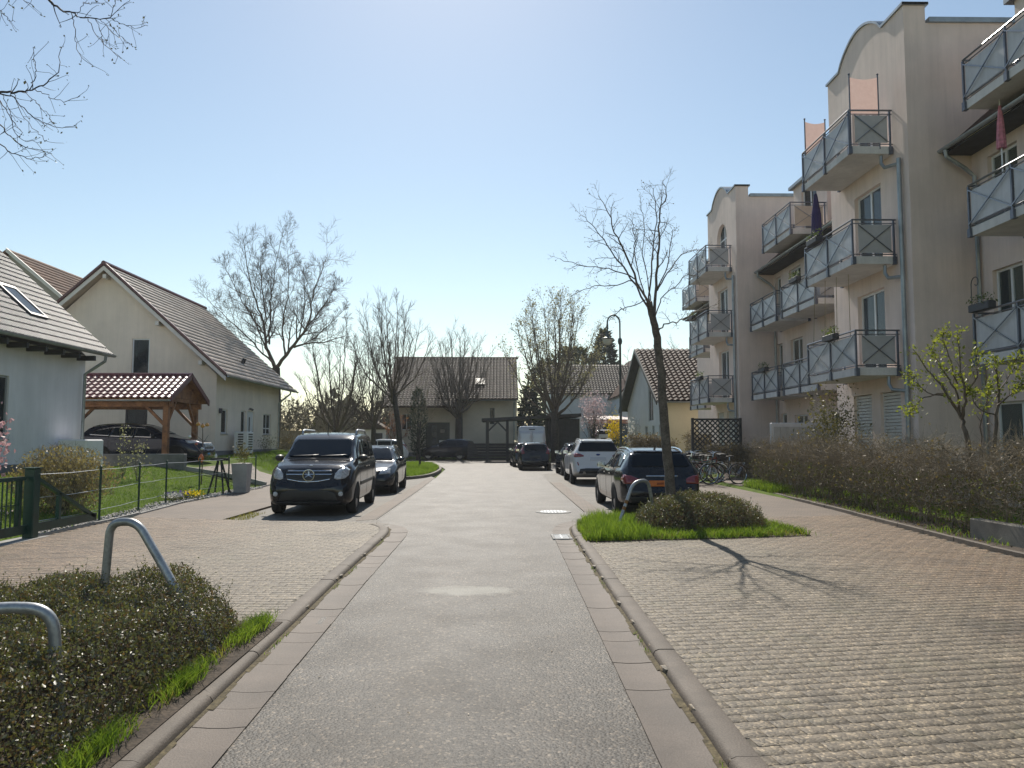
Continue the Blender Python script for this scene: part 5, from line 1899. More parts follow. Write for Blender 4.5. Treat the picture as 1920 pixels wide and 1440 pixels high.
M_ARCH = mat("wheel_arch_dark", (0.006, 0.006, 0.006), 0.9, 0.1, 8)
M_PLATE = mat("plate_white", (.6, .6, .58), .5, .05, 3)
P_BLACK = paint_mat("paint_black", (0.012, 0.013, 0.017), .0, .22)
P_NAVY = paint_mat("paint_night_blue", (0.012, 0.016, 0.030), .2, .2)
P_GREYD = paint_mat("paint_dark_grey", (0.040, 0.042, 0.047), .4, .26)
P_WHITE = paint_mat("paint_white", (0.62, 0.63, 0.64), .0, .25)
P_SILVER = paint_mat("paint_silver", (0.52, 0.53, 0.55), .1, .28)


def smooth_interp(cp, xs, sig):
    """piecewise-linear profile softened with a small gaussian"""
    cx = np.array([p[0] for p in cp]); cz = np.array([p[1] for p in cp])
    k = np.linspace(-2, 2, 9)
    w = np.exp(-k * k / 1.2); w /= w.sum()
    out = np.zeros_like(xs)
    for kk, ww in zip(k, w):
        out += ww * np.interp(xs + kk * sig, cx, cz)
    return out


class Car:
    def __init__(self, name, label, cat, loc, rotz, sp, paint, group=None):
        self.sp = sp
        self.paint = paint
        self.L, self.W = sp['L'], sp['W']
        self.root = thing(name, label, cat, loc, rotz, group)
        self.shell()

    def shell(self):
        sp = self.sp
        L, W = self.L, self.W
        xs = np.unique(np.concatenate([np.linspace(0, .5, 16), np.linspace(.5, L - .5, 46), np.linspace(L - .5, L, 16)]))
        zt = smooth_interp(sp['top'], xs, .045)
        zt[0] = sp['top'][0][1]; zt[-1] = sp['top'][-1][1]
        zb = smooth_interp(sp['belt'], xs, .08)
        zb = np.minimum(zb, zt - .045)
        plan = smooth_interp(sp['plan'], xs, .06)
        zf = smooth_interp(sp.get('floor', [(0, .24), (.5, .19), (L - .6, .19), (L, .30)]), xs, .1)
        hw = W / 2 * plan
        g = np.clip((zt - zb) / .42, 0, 1)
        rw = sp['roofw'] / 2 * np.minimum(1, plan * 1.03)
        wr = hw * .93 * (1 - g) + rw * g
        rings = []
        for i in range(len(xs)):
            h, f, b_, t, r = hw[i], zf[i], zb[i], zt[i], wr[i]
            mid = f + (b_ - f) * .52
            cor = min(.10, (t - b_) * .45)
            pts = [(0, f), (.80 * h, f), (.955 * h, f + .06), (.985 * h, f + .16), (h, mid), (.992 * h, b_ - (b_ - mid) * .30), (.970 * h, b_ - .02),
                   (.945 * h, b_ + .004), (r + (.945 * h - r) * .45, b_ + (t - cor - b_) * .55), (r, t - cor), (r * .955, t - cor * .35), (r * .80, t - .016), (r * .45, t - .003), (0, t)]
            # resample
            P = np.array(pts)
            d = np.concatenate([[0], np.cumsum(np.hypot(*np.diff(P, axis=0).T))])
            sk = np.array([0, .5, 1, 1.5, 2, 2.5, 3, 3.5, 4, 4.5, 5, 5.5, 6, 6.5, 7, 7.5, 8, 8.5, 9, 9.33, 9.66, 10, 10.5, 11, 11.5, 12, 12.5, 13])
            idx = np.arange(len(pts))
            py = smooth_interp(list(zip(idx, P[:, 0])), sk, .28)
            pz = smooth_interp(list(zip(idx, P[:, 1])), sk, .28)
            py[0] = 0; py[-1] = 0; pz[0] = f; pz[-1] = t
            rings.append(np.stack([np.full(len(sk), xs[i] - L / 2), py, pz], 1))
        R = np.array(rings)                       # (n, m, 3)
        n, m, _ = R.shape
        Mir = R[:, ::-1][:, 1:-1] * np.array([1, -1, 1])
        full = np.concatenate([R, Mir], 1)        # closed ring
        M = full.shape[1]
        V = full.reshape(-1, 3)
        i, j = np.meshgrid(np.arange(n - 1), np.arange(M), indexing='ij')
        j2 = (j + 1) % M
        Q = np.stack([i * M + j, (i + 1) * M + j, (i + 1) * M + j2, i * M + j2], -1).reshape(-1, 4)
        # end caps (bulged a little)
        caps = []
        V = list(map(tuple, V))
        for e, s in ((0, -1), (n - 1, 1)):
            ring = full[e]
            c = ring.mean(0)
            prev = [e * M + k for k in range(M)]
            for f_, bul in ((.75, .025), (.4, .045)):
                b0 = len(V)
                for k in range(M):
                    p = c + (ring[k] - c) * f_
                    V.append((p[0] + s * bul, p[1], p[2]))
                cur = [b0 + k for k in range(M)]
                for k in range(M):
                    k2 = (k + 1) % M
                    q = (prev[k], prev[k2], cur[k2], cur[k])
                    caps.append(q if s < 0 else q[::-1])
                prev = cur
            b0 = len(V)
            V.append((c[0] + s * .05, c[1], c[2]))
            for k in range(M):
                k2 = (k + 1) % M
                q = (prev[k], prev[k2], b0, b0)
                caps.append(q if s < 0 else (prev[k2], prev[k], b0, b0))
        quads = np.array([q for q in caps if q[2] != q[3]])
        tris = np.array([q[:3] for q in caps if q[2] == q[3]])
        me = np_mesh("body", V, [Q, quads, tris], self.paint, smooth=True)
        bm = bmesh.new(); bm.from_mesh(me); bmesh.ops.recalc_face_normals(bm, faces=bm.faces)
        self.bvh = BVHTree.FromBMesh(bm)
        bm.to_mesh(me); bm.free()
        me.polygons.foreach_set("use_smooth", [True] * len(me.polygons))
        self.body = link_mesh("body", me, self.root)

    def hit(self, axis, a, b, sgn):
        if axis == 'y':
            o, d = Vector((a, sgn * 3, b)), Vector((0, -sgn, 0))
        elif axis == 'x':
            o, d = Vector((sgn * 5, a, b)), Vector((-sgn, 0, 0))
        else:
            o, d = Vector((a, b, 5)), Vector((0, 0, -1))
        h = self.bvh.ray_cast(o, d)
        if h[0] is None:
            h = self.bvh.find_nearest(o + d * (3 - self.W / 2 if axis == 'y' else 5 - self.L / 2))
        return h[0], h[1]

    def panel(self, name, poly, axis, sgn, m, off=.010, th=.016, parent=None, mirror=False, res=.07):
        """polygon (2d) laid onto the body surface along an axis, with its own thickness"""
        if mirror:
            r1 = self.panel(name, poly, axis, sgn, m, off, th, parent, False, res)
            if axis == 'y':
                self.panel(name, poly, axis, -sgn, m, off, th, parent, False, res)
            else:
                self.panel(name, [(-p[0], p[1]) for p in poly], axis, sgn, m, off, th, parent, False, res)
            return r1
        bm = bmesh.new()
        vs = [bm.verts.new((p[0], p[1], 0)) for p in poly]
        f = bm.faces.new(vs)
        bmesh.ops.triangulate(bm, faces=[f])
        for _ in range(5):
            es = [e for e in bm.edges if e.calc_length() > res]
            if not es:
                break
            bmesh.ops.subdivide_edges(bm, edges=es, cuts=1, use_grid_fill=False)
            bmesh.ops.triangulate(bm, faces=[q for q in bm.faces if len(q.verts) > 3])
        top, low = {}, {}
        for v in bm.verts:
            p, nn = self.hit(axis, v.co.x, v.co.y, sgn)
            ref = Vector((0, sgn, 0)) if axis == 'y' else Vector((sgn, 0, 0)) if axis == 'x' else Vector((0, 0, 1))
            if nn.dot(ref) < 0:
                nn = -nn
            top[v] = p + nn * off
            low[v] = p - nn * th
        bound = [e for e in bm.edges if len(e.link_faces) == 1]
        newv = {}
        for e in bound:
            for v in e.verts:
                if v not in newv:
                    newv[v] = low[v]
        V = [top[v] for v in bm.verts]
        bm.verts.index_update()
        idx = {v: k for k, v in enumerate(bm.verts)}
        F = [tuple(idx[v] for v in q.verts) for q in bm.faces]
        nb = {}
        for v, p in newv.items():
            nb[v] = len(V)
            V.append(p)
        for e in bound:
            a, c = e.verts
            F.append((idx[a], idx[c], nb[c], nb[a]))
        bm.free()
        b = MB(); b.add(V, F)
        me = b.mesh(name, m, fix=True)
        me.polygons.foreach_set("use_smooth", [len(p.vertices) == 3 for p in me.polygons])
        # recalc_face_normals may flip open shells: orient by first faces
        ref = Vector((0, sgn, 0)) if axis == 'y' else Vector((sgn, 0, 0)) if axis == 'x' else Vector((0, 0, 1))
        s = sum(p.normal.dot(ref) for p in me.polygons if len(p.vertices) == 3)
        if s < 0:
            me.flip_normals()
        return link_mesh(name, me, parent or self.root)

    def wheels(self, xf, xr, r, rim=M_RIM, w=.21, spokes=5, steer=0.0):
        W = self.W
        for x in (xf, xr):
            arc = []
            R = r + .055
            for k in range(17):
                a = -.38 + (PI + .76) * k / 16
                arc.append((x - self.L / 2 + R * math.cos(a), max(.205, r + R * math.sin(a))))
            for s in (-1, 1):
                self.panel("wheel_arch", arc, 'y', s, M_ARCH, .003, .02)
                yo = s * (W / 2 - .005)
                yi = yo - s * w
                c = (x - self.L / 2, 0, r)
                b = MB()
                h0, h1 = (yi, yo) if s > 0 else (yo, yi)
                prof = [(r * .62, h0 + .03), (r * .70, h0), (r * .93, h0), (r, h0 + .035), (r, h1 - .035), (r * .93, h1), (r * .70, h1), (r * .62, h1 - .03)]
                b.lathe(prof, c, 28, 'y')
                wo = b.build("wheel", M_TYRE, self.root, smooth=True, world=False)
                b = MB()
                f = yo - s * .030
                b.lathe([(r * .67, min(f, f - s * .05)), (r * .67, max(f, f - s * .05))] if False else [(r * .66, f - .004), (r * .66, f + .004), (r * .58, f + s * -.004), (r * .58, f - s * .03)], c, 28, 'y')
                cv = Vector((c[0], f, r))
                for q in range(spokes):
                    a = 2 * PI * q / spokes + .3
                    for da in (-.13, .13):
                        d = Vector((math.cos(a + da), 0, math.sin(a + da)))
                        b.bar(cv + d * r * .12 + Vector((0, s * .004, 0)), cv + d * r * .63, .028, .02, up=(0, 1, 0))
                b.lathe([(r * .17, f - .012), (r * .17, f + .012), (r * .05, f + s * .014)], c, 14, 'y')
                b.build("rim", rim, wo, world=False)
                b = MB(); b.lathe([(r * .64, f - s * .05), (r * .64, f - s * .045)], c, 20, 'y'); b.build("brake_disc", M_TRIM, wo, world=False)

    def mirrors(self, x, z, m=None, size=(.10, .20, .14)):
        for s in (-1, 1):
            p, nn = self.hit('y', x - self.L / 2, z, s)
            b = MB()
            q = p + Vector((0, s * .12, .03))
            sx, sy, sz = size
            # rounded housing
            b.lathe([(.0, -.07), (.055, -.06), (.085, -.02), (.092, .03), (.085, .05)], (0, 0, 0), 12, 'x')
            b.v = [(q.x + v[0], q.y + v[1] * 1.15, q.z + v[2] * .85) for v in b.v]
            b.bar(p - Vector((0, s * .02, 0)), q, .035, .05)
            o = b.build("mirror", m or self.paint, self.root, smooth=True, world=False)
            g = MB(); g.obox(q + Vector((.053, 0, 0)), (.003, 0, 0), (0, .085, 0), (0, 0, .06)); g.build("mirror_glass", M_CHROME, o, world=False)

    def handles(self, xs, z):
        for x in xs:
            for s in (-1, 1):
                p, nn = self.hit('y', x - self.L / 2, z, s)
                b = MB(); b.obox(p + nn * .02, (.085, 0, 0), nn * .010, (0, 0, .014)); b.build("door_handle", self.paint, self.root, world=False)

    def rails(self, x0, x1, y, m, h=.05):
        for s in (-1, 1):
            pts = []
            for k in range(9):
                t = k / 8
                x = x0 + (x1 - x0) * t
                p, nn = self.hit('z', x - self.L / 2, s * y, 1)
                lift = h * min(1, math.sin(PI * min(max(t, .0), 1)) * 2.6)
                pts.append(p + Vector((0, 0, lift)))
            b = MB(); b.tube(pts, .018, 6); b.build("roof_rail", m, self.root, smooth=True, world=False)

    def side(self, dlo, doors, m=None, trim=None):
        for poly in dlo:
            P = [(x - self.L / 2, z) for x, z in poly]
            if trim:
                cx = sum(p[0] for p in P) / len(P); cz = sum(p[1] for p in P) / len(P)
                self.panel("window_trim", [(cx + (x - cx) * 1.05, cz + (z - cz) * 1.10) for x, z in P], 'y', 1, trim, .003, .01, mirror=True)
            self.panel("side_window", P, 'y', 1, m or M_CGLASS, .010, .014, mirror=True, res=.08)
        for x, z0, z1 in doors:
            xx = x - self.L / 2
            self.panel("door_seam", [(xx - .006, z0), (xx + .006, z0), (xx + .006, z1), (xx - .006, z1)], 'y', 1, M_ARCH, .002, .004, mirror=True)

    def plate(self, sgn, z, m=M_PLATE, y=0.0, w=.26, h=.055):
        return self.panel("number_plate", [(y - w, z - h), (y + w, z - h), (y + w, z + h), (y - w, z + h)], 'x', sgn, m, .014, .01)

    def antenna(self, x, rod=False):
        p, nn = self.hit('z', x - self.L / 2, 0, 1)
        b = MB()
        if rod:
            b.tube([p, p + Vector((.05, 0, .12)), p + Vector((.12, 0, .30))], [.012, .008, .004], 6)
        else:
            b.prism([p + Vector((-.09, -.015, -.01)), p + Vector((.09, -.02, -.01)), p + Vector((.07, -.008, .06))], (0, .03, 0))
        b.build("antenna", M_TRIM, self.root, world=False)


def trapez(y0, y1, z0, z1):
    """symmetric trapezium: half widths y0 at z0 and y1 at z1"""
    return [(-y0, z0), (y0, z0), (y1, z1), (-y1, z1)]


R90 = math.radians(90)

# --- the black high-roofed van, front towards the camera -----------------------------
sp = dict(L=4.34, W=1.83, roofw=1.46,
          top=[(0, .66), (.03, .86), (.10, 1.00), (.30, 1.09), (.70, 1.155), (1.02, 1.20), (1.30, 1.40), (1.68, 1.66), (1.95, 1.755), (2.5, 1.80), (3.4, 1.80), (4.0, 1.76), (4.20, 1.70), (4.27, 1.30), (4.34, .80)],
          belt=[(0, .6), (.5, .98), (1.1, 1.10), (4.3, 1.14)],
          plan=[(0, .80), (.06, .87), (.25, .955), (.6, 1), (3.8, 1), (4.2, .97), (4.34, .93)],
          floor=[(0, .26), (.4, .20), (3.8, .22), (4.34, .34)])
van = Car("van", "black high roofed passenger van facing us with a star badge on its grille", "van", (-4.12, 18.62, 0.004), R90 + .03, sp, P_BLACK)
h = van.L / 2
van.wheels(.82, 3.52, .325, M_RIM)
van.panel("windscreen", [(-.66, 1.235), (.66, 1.235), (.70, 1.30), (.645, 1.58), (.60, 1.632), (-.60, 1.632), (-.645, 1.58), (-.70, 1.30)], 'x', -1, M_CGLASS, .020, .03, res=.05)
van.side([[(1.12, 1.16), (1.50, 1.16), (1.50, 1.42), (1.34, 1.33)] if False else [(1.30, 1.17), (2.22, 1.17), (2.22, 1.62), (1.92, 1.62), (1.62, 1.45)],
          [(2.32, 1.17), (3.22, 1.18), (3.22, 1.62), (2.32, 1.63)], [(3.34, 1.18), (4.02, 1.20), (3.98, 1.56), (3.34, 1.60)]],
         [(1.20, .34, 1.12), (2.27, .30, 1.60), (3.28, .62, 1.60)])
van.panel("side_moulding", [(1.25 - h, .60), (3.15 - h, .62), (3.15 - h, .70), (1.25 - h, .68)], 'y', 1, M_TRIM, .014, .01, mirror=True)
gr = van.panel("grille", [(-.47, .80), (-.25, .745), (0, .725), (.25, .745), (.47, .80), (.50, .90), (.46, .975), (-.46, .975), (-.50, .90)], 'x', -1, M_TRIM, .006, .012, res=.05)
for z, wdt in ((.955, .45), (.885, .48)):
    van.panel("grille_bar", [(-wdt, z - .010), (wdt, z - .010), (wdt, z + .010), (-wdt, z + .010)], 'x', -1, M_CHROME, .018, .02, gr, res=.05)
van.panel("grille_bar", [(-.45, .800), (-.24, .758), (0, .738), (.24, .758), (.45, .800), (.45, .780), (.24, .738), (0, .718), (-.24, .738), (-.45, .780)], 'x', -1, M_CHROME, .016, .02, gr, res=.05)
p, nn = van.hit('x', 0, .865, -1)
em = MB()
cx = p.x - .035
n = 28
ring = []
for k in range(n + 1):
    a = 2 * PI * k / n
    ring.append((cx, .118 * math.cos(a), .868 + .118 * math.sin(a)))
em.tube(ring, .012, 6, cap=False)
for k in range(3):
    a = PI / 2 + 2 * PI * k / 3
    d = Vector((0, math.cos(a), math.sin(a)))
    s = Vector((0, -math.sin(a), math.cos(a)))
    c0 = Vector((cx, 0, .868))
    em.add([c0 + s * .022 + Vector((-.006, 0, 0)), c0 - s * .022 + Vector((-.006, 0, 0)), c0 + d * .115, c0 + Vector((-.018, 0, 0)), c0 + d * .03 + Vector((-.012, 0, 0))], [(0, 3, 2), (3, 1, 2)])
em.build("star_badge", M_CHROME, van.root, smooth=False, world=False)
hl = [(.535, .80), (.60, .775), (.74, .80), (.80, .86), (.80, .98), (.735, 1.035), (.62, .985), (.545, .90)]
van.panel("headlight", hl, 'x', -1, M_HEAD, .008, .012, mirror=True, res=.05)
van.panel("front_bumper_intake", [(-.62, .33), (.62, .33), (.56, .50), (.40, .56), (-.40, .56), (-.56, .50)], 'x', -1, M_TRIM, .005, .012)
van.panel("lower_bumper", [(-.80, .245), (.80, .245), (.78, .315), (-.78, .315)], 'x', -1, M_TRIM, .008, .012)
fog = [(.68 + .05 * math.cos(2 * PI * k / 12), .48 + .05 * math.sin(2 * PI * k / 12)) for k in range(12)]
van.panel("fog_light", fog, 'x', -1, M_HEAD, .012, .012, mirror=True, res=.05)
van.panel("bonnet_seam", [(-.74, 1.088), (.74, 1.088), (.74, 1.098), (-.74, 1.098)], 'x', -1, M_ARCH, .002, .004) if False else None
van.panel("wiper", [(-.60, 1.262), (-.05, 1.238), (-.05, 1.252), (-.60, 1.276)], 'x', -1, M_TRIM, .022, .01, res=.2)
van.panel("wiper", [(0.02, 1.262), (.58, 1.238), (.58, 1.252), (0.02, 1.276)], 'x', -1, M_TRIM, .022, .01, res=.2)
van.panel("cowl", [(-.68, 1.20), (.68, 1.20), (.69, 1.228), (-.69, 1.228)], 'x', -1, M_TRIM, .004, .01, res=.15)
van.mirrors(1.33, 1.18, M_TRIM)
van.handles((2.08, 2.45), 1.00)
for s in (-1, 1):
    b = MB()
    pts = []
    for x, l in ((2.25, .0), (2.30, .075), (2.45, .09), (3.6, .09), (3.8, .0)):
        q, _ = van.hit('z', x - h, s * .64, 1)
        pts.append(q + Vector((0, 0, l)))
    b.tube(pts, .024, 8); b.build("roof_rail", M_STEEL, van.root, smooth=True, world=False)
van.antenna(2.05, True)
van.panel("bonnet_emblem", [(-.035, 1.06), (.035, 1.06), (.035, 1.072), (-.035, 1.072)], 'x', -1, M_CHROME, .012, .01)

# --- generic builders for the others -------------------------------------------------
def rear_common(c, tail, win, plate_z=None, plate_m=M_PLATE, wiper=False, lower=True, bump=None):
    c.panel("rear_window", win, 'x', 1, M_CGLASS, .014, .02, res=.06)
    for t in tail:
        c.panel("tail_light", t, 'x', 1, M_TAIL, .010, .012, mirror=True, res=.06)
    if lower:
        w = c.W / 2 * .78
        c.panel("rear_valance", [(-w, .31), (w, .31), (w, .43), (-w, .43)] if bump is None else bump, 'x', 1, M_TRIM, .016, .02, res=.05)
    if plate_z:
        c.plate(1, plate_z, plate_m)


def front_common(c, head, grille, win):
    c.panel("windscreen", win, 'x', -1, M_CGLASS, .014, .02, res=.06)
    c.panel("headlight", head, 'x', -1, M_HEAD, .008, .012, mirror=True, res=.06)
    c.panel("grille", grille, 'x', -1, M_TRIM, .006, .012)


# --- dark estate car (rear towards us) with an orange plate ----------------------------
sp = dict(L=4.60, W=1.79, roofw=1.24,
          top=[(0, .52), (.06, .70), (.35, .80), (.9, .90), (1.35, .97), (1.75, 1.20), (2.10, 1.375), (2.6, 1.445), (3.4, 1.44), (3.95, 1.385), (4.15, 1.33), (4.38, 1.05), (4.47, .95), (4.55, .80), (4.60, .58)],
          belt=[(0, .5), (.9, .84), (1.4, .90), (3.4, .955), (4.3, .99), (4.6, .8)],
          plan=[(0, .72), (.1, .84), (.35, .94), (.8, 1), (3.7, 1), (4.3, .95), (4.52, .88), (4.60, .82)])
wg = Car("estate_car", "black estate car with an orange plate parked behind the trunk on the grassy bed", "car", (3.40, 18.55, .004), -R90 + .01, sp, P_BLACK)
wg.wheels(.82, 3.58, .315, M_RIM)
wg.side([[(1.62, .955), (2.42, .965), (2.42, 1.31), (2.16, 1.29)], [(2.50, .965), (3.28, .985), (3.16, 1.33), (2.50, 1.335)], [(3.36, .99), (3.98, 1.03), (3.86, 1.20), (3.62, 1.29), (3.25, 1.325)]],
        [(2.46, .28, .94), (3.34, .60, .97), (1.45, .35, .90)], trim=M_CHROME)
wgh = wg.L / 2
rear_common(wg, [[(.50, .70), (.80, .69), (.84, .78), (.80, .88), (.66, .865), (.50, .80)]],
            [(-.58, 1.045), (.58, 1.045), (.62, 1.07), (.545, 1.31), (.50, 1.325), (-.50, 1.325), (-.545, 1.31), (-.62, 1.07)])
M_ORANGE = mat("plate_orange", (.62, .16, .02), .5, .1, 20)
pl = wg.plate(1, .70, M_ORANGE, -.02, .27, .06)
wg.panel("plate_print", [(-.13, .675), (.02, .68), (.03, .72), (-.12, .718)], 'x', 1, mat("plate_smudge", (.28, .06, .01), .6, .3, 60), .018, .004, pl)
wg.panel("boot_strip", [(-.34, .845), (.34, .845), (.34, .862), (-.34, .862)], 'x', 1, M_CHROME, .014, .01)
wg.panel("rear_spoiler", [(-.52, 1.335), (.52, 1.335), (.50, 1.365), (-.50, 1.365)], 'x', 1, P_BLACK, .03, .02)
wg.panel("boot_seam", [(-.70, .50), (.70, .50), (.70, .512), (-.70, .512)], 'x', 1, M_ARCH, .003, .004)
front_common(wg, [(.42, .62), (.72, .62), (.70, .74), (.5, .73)], trapez(.36, .42, .5, .70), trapez(.60, .50, 1.06, 1.36))
wg.mirrors(1.72, .98)
wg.handles((2.30, 3.10), .86)
wg.rails(2.3, 4.0, .56, M_CHROME, .035)
wg.antenna(3.75)

# --- white sports utility vehicle ------------------------------------------------------
sp = dict(L=4.61, W=1.88, roofw=1.28,
          top=[(0, .62), (.06, .86), (.35, .98), (1.0, 1.08), (1.30, 1.13), (1.75, 1.41), (2.10, 1.58), (2.6, 1.665), (3.4, 1.655), (4.0, 1.60), (4.20, 1.55), (4.40, 1.22), (4.48, 1.08), (4.56, .85), (4.61, .58)],
          belt=[(0, .6), (.9, .98), (1.4, 1.04), (3.6, 1.12), (4.3, 1.17), (4.61, .9)],
          plan=[(0, .72), (.12, .86), (.4, .96), (.8, 1), (3.7, 1), (4.3, .955), (4.53, .89), (4.61, .83)], floor=[(0, .30), (.5, .22), (3.9, .24), (4.61, .40)])
ku = Car("suv", "white sports utility car with dark rear window parked on the right behind the black estate", "car", (3.54, 30.1, .004), -R90, sp, P_WHITE)
ku.wheels(.90, 3.60, .36, M_RIM)
ku.side([[(1.68, 1.10), (2.42, 1.12), (2.42, 1.49), (2.16, 1.47)], [(2.50, 1.12), (3.30, 1.15), (3.22, 1.50), (2.50, 1.505)], [(3.38, 1.16), (3.92, 1.24), (3.62, 1.45), (3.30, 1.49)]],
        [(2.46, .32, 1.10), (3.38, .66, 1.13), (1.45, .4, 1.05)])
rear_common(ku, [[(.52, 1.02), (.66, 1.00), (.86, .99), (.87, 1.09), (.80, 1.14), (.64, 1.12), (.52, 1.06)]],
            [(-.66, 1.20), (.66, 1.20), (.71, 1.24), (.62, 1.50), (.57, 1.53), (-.57, 1.53), (-.62, 1.50), (-.71, 1.24)], None, bump=[(-.72, .42), (.72, .42), (.66, .58), (.45, .60), (-.45, .60), (-.66, .58)])
ku.panel("rear_reflector", [(.70, .70), (.74, .70), (.77, .82), (.73, .82)], 'x', 1, M_TAIL, .012, .01, mirror=True)
for s in (-1, 1):
    p, nn = ku.hit('x', s * .52, .44, 1)
    b = MB(); b.tube([p - Vector((.15, 0, 0)), p + Vector((.03, 0, 0))], .05, 10); b.build("exhaust_pipe", M_CHROME, ku.root, smooth=True, world=False)
ku.panel("oval_badge", [(.075 * math.cos(2 * PI * k / 14), 1.085 + .03 * math.sin(2 * PI * k / 14)) for k in range(14)], 'x', 1, mat("badge_blue", (.01, .03, .16), .2, .1, 9), .012, .01)
ku.panel("plate_recess", [(-.30, .88), (.30, .88), (.28, 1.0), (-.28, 1.0)], 'x', 1, P_SILVER, .003, .008)
ku.panel("rear_spoiler", [(-.58, 1.545), (.58, 1.545), (.55, 1.59), (-.55, 1.59)], 'x', 1, P_WHITE, .04, .03)
front_common(ku, [(.45, .84), (.78, .84), (.74, .94), (.5, .92)], trapez(.42, .46, .62, .86), trapez(.62, .54, 1.22, 1.56))
ku.mirrors(1.78, 1.12)
ku.handles((2.30, 3.14), 1.02)
ku.rails(2.3, 4.0, .58, M_RIM, .03)
ku.antenna(3.85)

# --- hatchback profile used for several compact cars ------------------------------------
sp_hatch = dict(L=4.05, W=1.75, roofw=1.20,
                top=[(0, .55), (.06, .74), (.35, .86), (.85, .96), (1.12, 1.02), (1.55, 1.28), (1.85, 1.43), (2.3, 1.51), (3.0, 1.50), (3.5, 1.45), (3.68, 1.41), (3.88, 1.12), (3.96, 1.0), (4.02, .80), (4.05, .56)],
                belt=[(0, .5), (.8, .88), (1.2, .95), (3.2, 1.02), (3.8, 1.06), (4.05, .85)],
                plan=[(0, .72), (.12, .86), (.35, .95), (.7, 1), (3.3, 1), (3.8, .95), (3.98, .88), (4.05, .82)])


def hatch_car(name, label, loc, rotz, paint, group=None, scale=1.0, rails=False):
    c = Car(name, label, "car", loc, rotz, sp_hatch, paint, group)
    c.wheels(.80, 3.30, .31, M_RIMD)
    c.side([[(1.45, 1.0), (2.20, 1.02), (2.20, 1.37), (1.90, 1.34)], [(2.28, 1.02), (3.00, 1.05), (2.92, 1.375), (2.28, 1.385)], [(3.08, 1.06), (3.46, 1.12), (3.30, 1.30), (3.04, 1.36)]],
           [(2.24, .3, 1.0), (3.04, .6, 1.03)])
    rear_common(c, [[(.56, .90), (.74, .86), (.77, 1.10), (.70, 1.28), (.63, 1.26), (.62, 1.06)]],
                [(-.52, 1.09), (.52, 1.09), (.56, 1.13), (.50, 1.375), (.46, 1.395), (-.46, 1.395), (-.50, 1.375), (-.56, 1.13)], None)
    c.panel("plate_recess", [(-.27, .66), (.27, .66), (.27, .78), (-.27, .78)], 'x', 1, M_TRIM, .004, .008)
    front_common(c, [(.40, .70), (.70, .70), (.68, .83), (.46, .80)], trapez(.36, .44, .42, .64), trapez(.60, .52, 1.09, 1.40))
    c.mirrors(1.55, 1.02)
    c.handles((2.08, 2.86), .92)
    c.antenna(3.3)
    if rails:
        c.rails(1.9, 3.5, .54, M_CHROME, .03)
    return c


hatch_car("compact_car", "black compact car with its rear to us right in front of the pale van", (1.88, 43.3, .0), -R90, P_BLACK)
hatch_car("compact_car", "dark car half hidden on the left of the white sports utility car", (3.62, 36.6, .004), -R90 + .02, P_NAVY, rails=False)
hatch_car("compact_car", "grey car squeezed between the black compact and the pale van, seen by its left flank", (1.55, 48.3, 0), -R90 + .05, P_GREYD)
hatch_car("compact_car", "distant white car on the rising ground behind the white sports utility car", (8.9, 66.2, 1.02), -R90 - .12, P_WHITE)

# --- dark estate/saloon behind the van, facing us ----------------------------------------
se = Car("estate_car", "dark blue grey estate car facing us behind the black van on the left", "car", (-4.08, 25.2, .004), R90 + .03, dict(wg.sp), P_GREYD)
se.wheels(.82, 3.58, .315, M_RIM)
se.side([[(1.62, .955), (2.42, .965), (2.42, 1.31), (2.16, 1.29)], [(2.50, .965), (3.28, .985), (3.16, 1.33), (2.50, 1.335)], [(3.36, .99), (3.98, 1.03), (3.86, 1.20), (3.62, 1.29), (3.25, 1.325)]], [(2.46, .28, .94), (3.34, .60, .97)], trim=M_CHROME)
front_common(se, [(.42, .60), (.74, .62), (.72, .76), (.5, .74)], trapez(.34, .42, .5, .70), [(-.68, 1.0), (.68, 1.0), (.60, 1.20), (.50, 1.36), (-.50, 1.36), (-.60, 1.20)])
se.mirrors(1.72, .98); se.handles((2.30, 3.10), .86); se.rails(2.3, 4.0, .56, M_CHROME, .035)
rear_common(se, [[(.50, .70), (.80, .69), (.84, .78), (.80, .88), (.66, .865), (.50, .80)]], trapez(.6, .5, 1.05, 1.32))

# --- pale delivery van ---------------------------------------------------------------
sp = dict(L=5.4, W=2.02, roofw=1.72, top=[(0, .7), (.06, 1.0), (.5, 1.2), (.9, 1.32), (1.6, 2.05), (2.0, 2.46), (2.6, 2.56), (5.0, 2.56), (5.25, 2.53), (5.33, 2.2), (5.40, .9)],
          belt=[(0, .6), (.9, 1.2), (1.5, 1.30), (5.4, 1.35)], plan=[(0, .76), (.2, .9), (.6, 1), (5.2, 1), (5.4, .975)], floor=[(0, .3), (.5, .24), (5.0, .26), (5.4, .42)])
dv = Car("delivery_van", "pale silver delivery van with twin rear doors in front of the black carport", "van", (2.12, 54.2, 0), -R90, sp, P_SILVER)
dv.wheels(.95, 4.2, .34, M_RIMD)
dv.side([[(1.45, 1.36), (2.25, 1.36), (2.25, 1.98), (1.95, 1.98)]], [(2.35, .35, 2.2), (3.6, .4, 2.2)], trim=None)
dv.panel("rear_door", [(-.86, .55), (-.008, .55), (-.008, 2.22), (-.84, 2.22)], 'x', 1, P_SILVER, .012, .02, res=.3)
dv.panel("rear_door", [(.008, .55), (.86, .55), (.84, 2.22), (.008, 2.22)], 'x', 1, P_SILVER, .012, .02, res=.3)
dv.panel("tail_light", [(.90, .95), (.985, .95), (.97, 1.55), (.89, 1.55)], 'x', 1, M_TAIL, .016, .02, mirror=True)
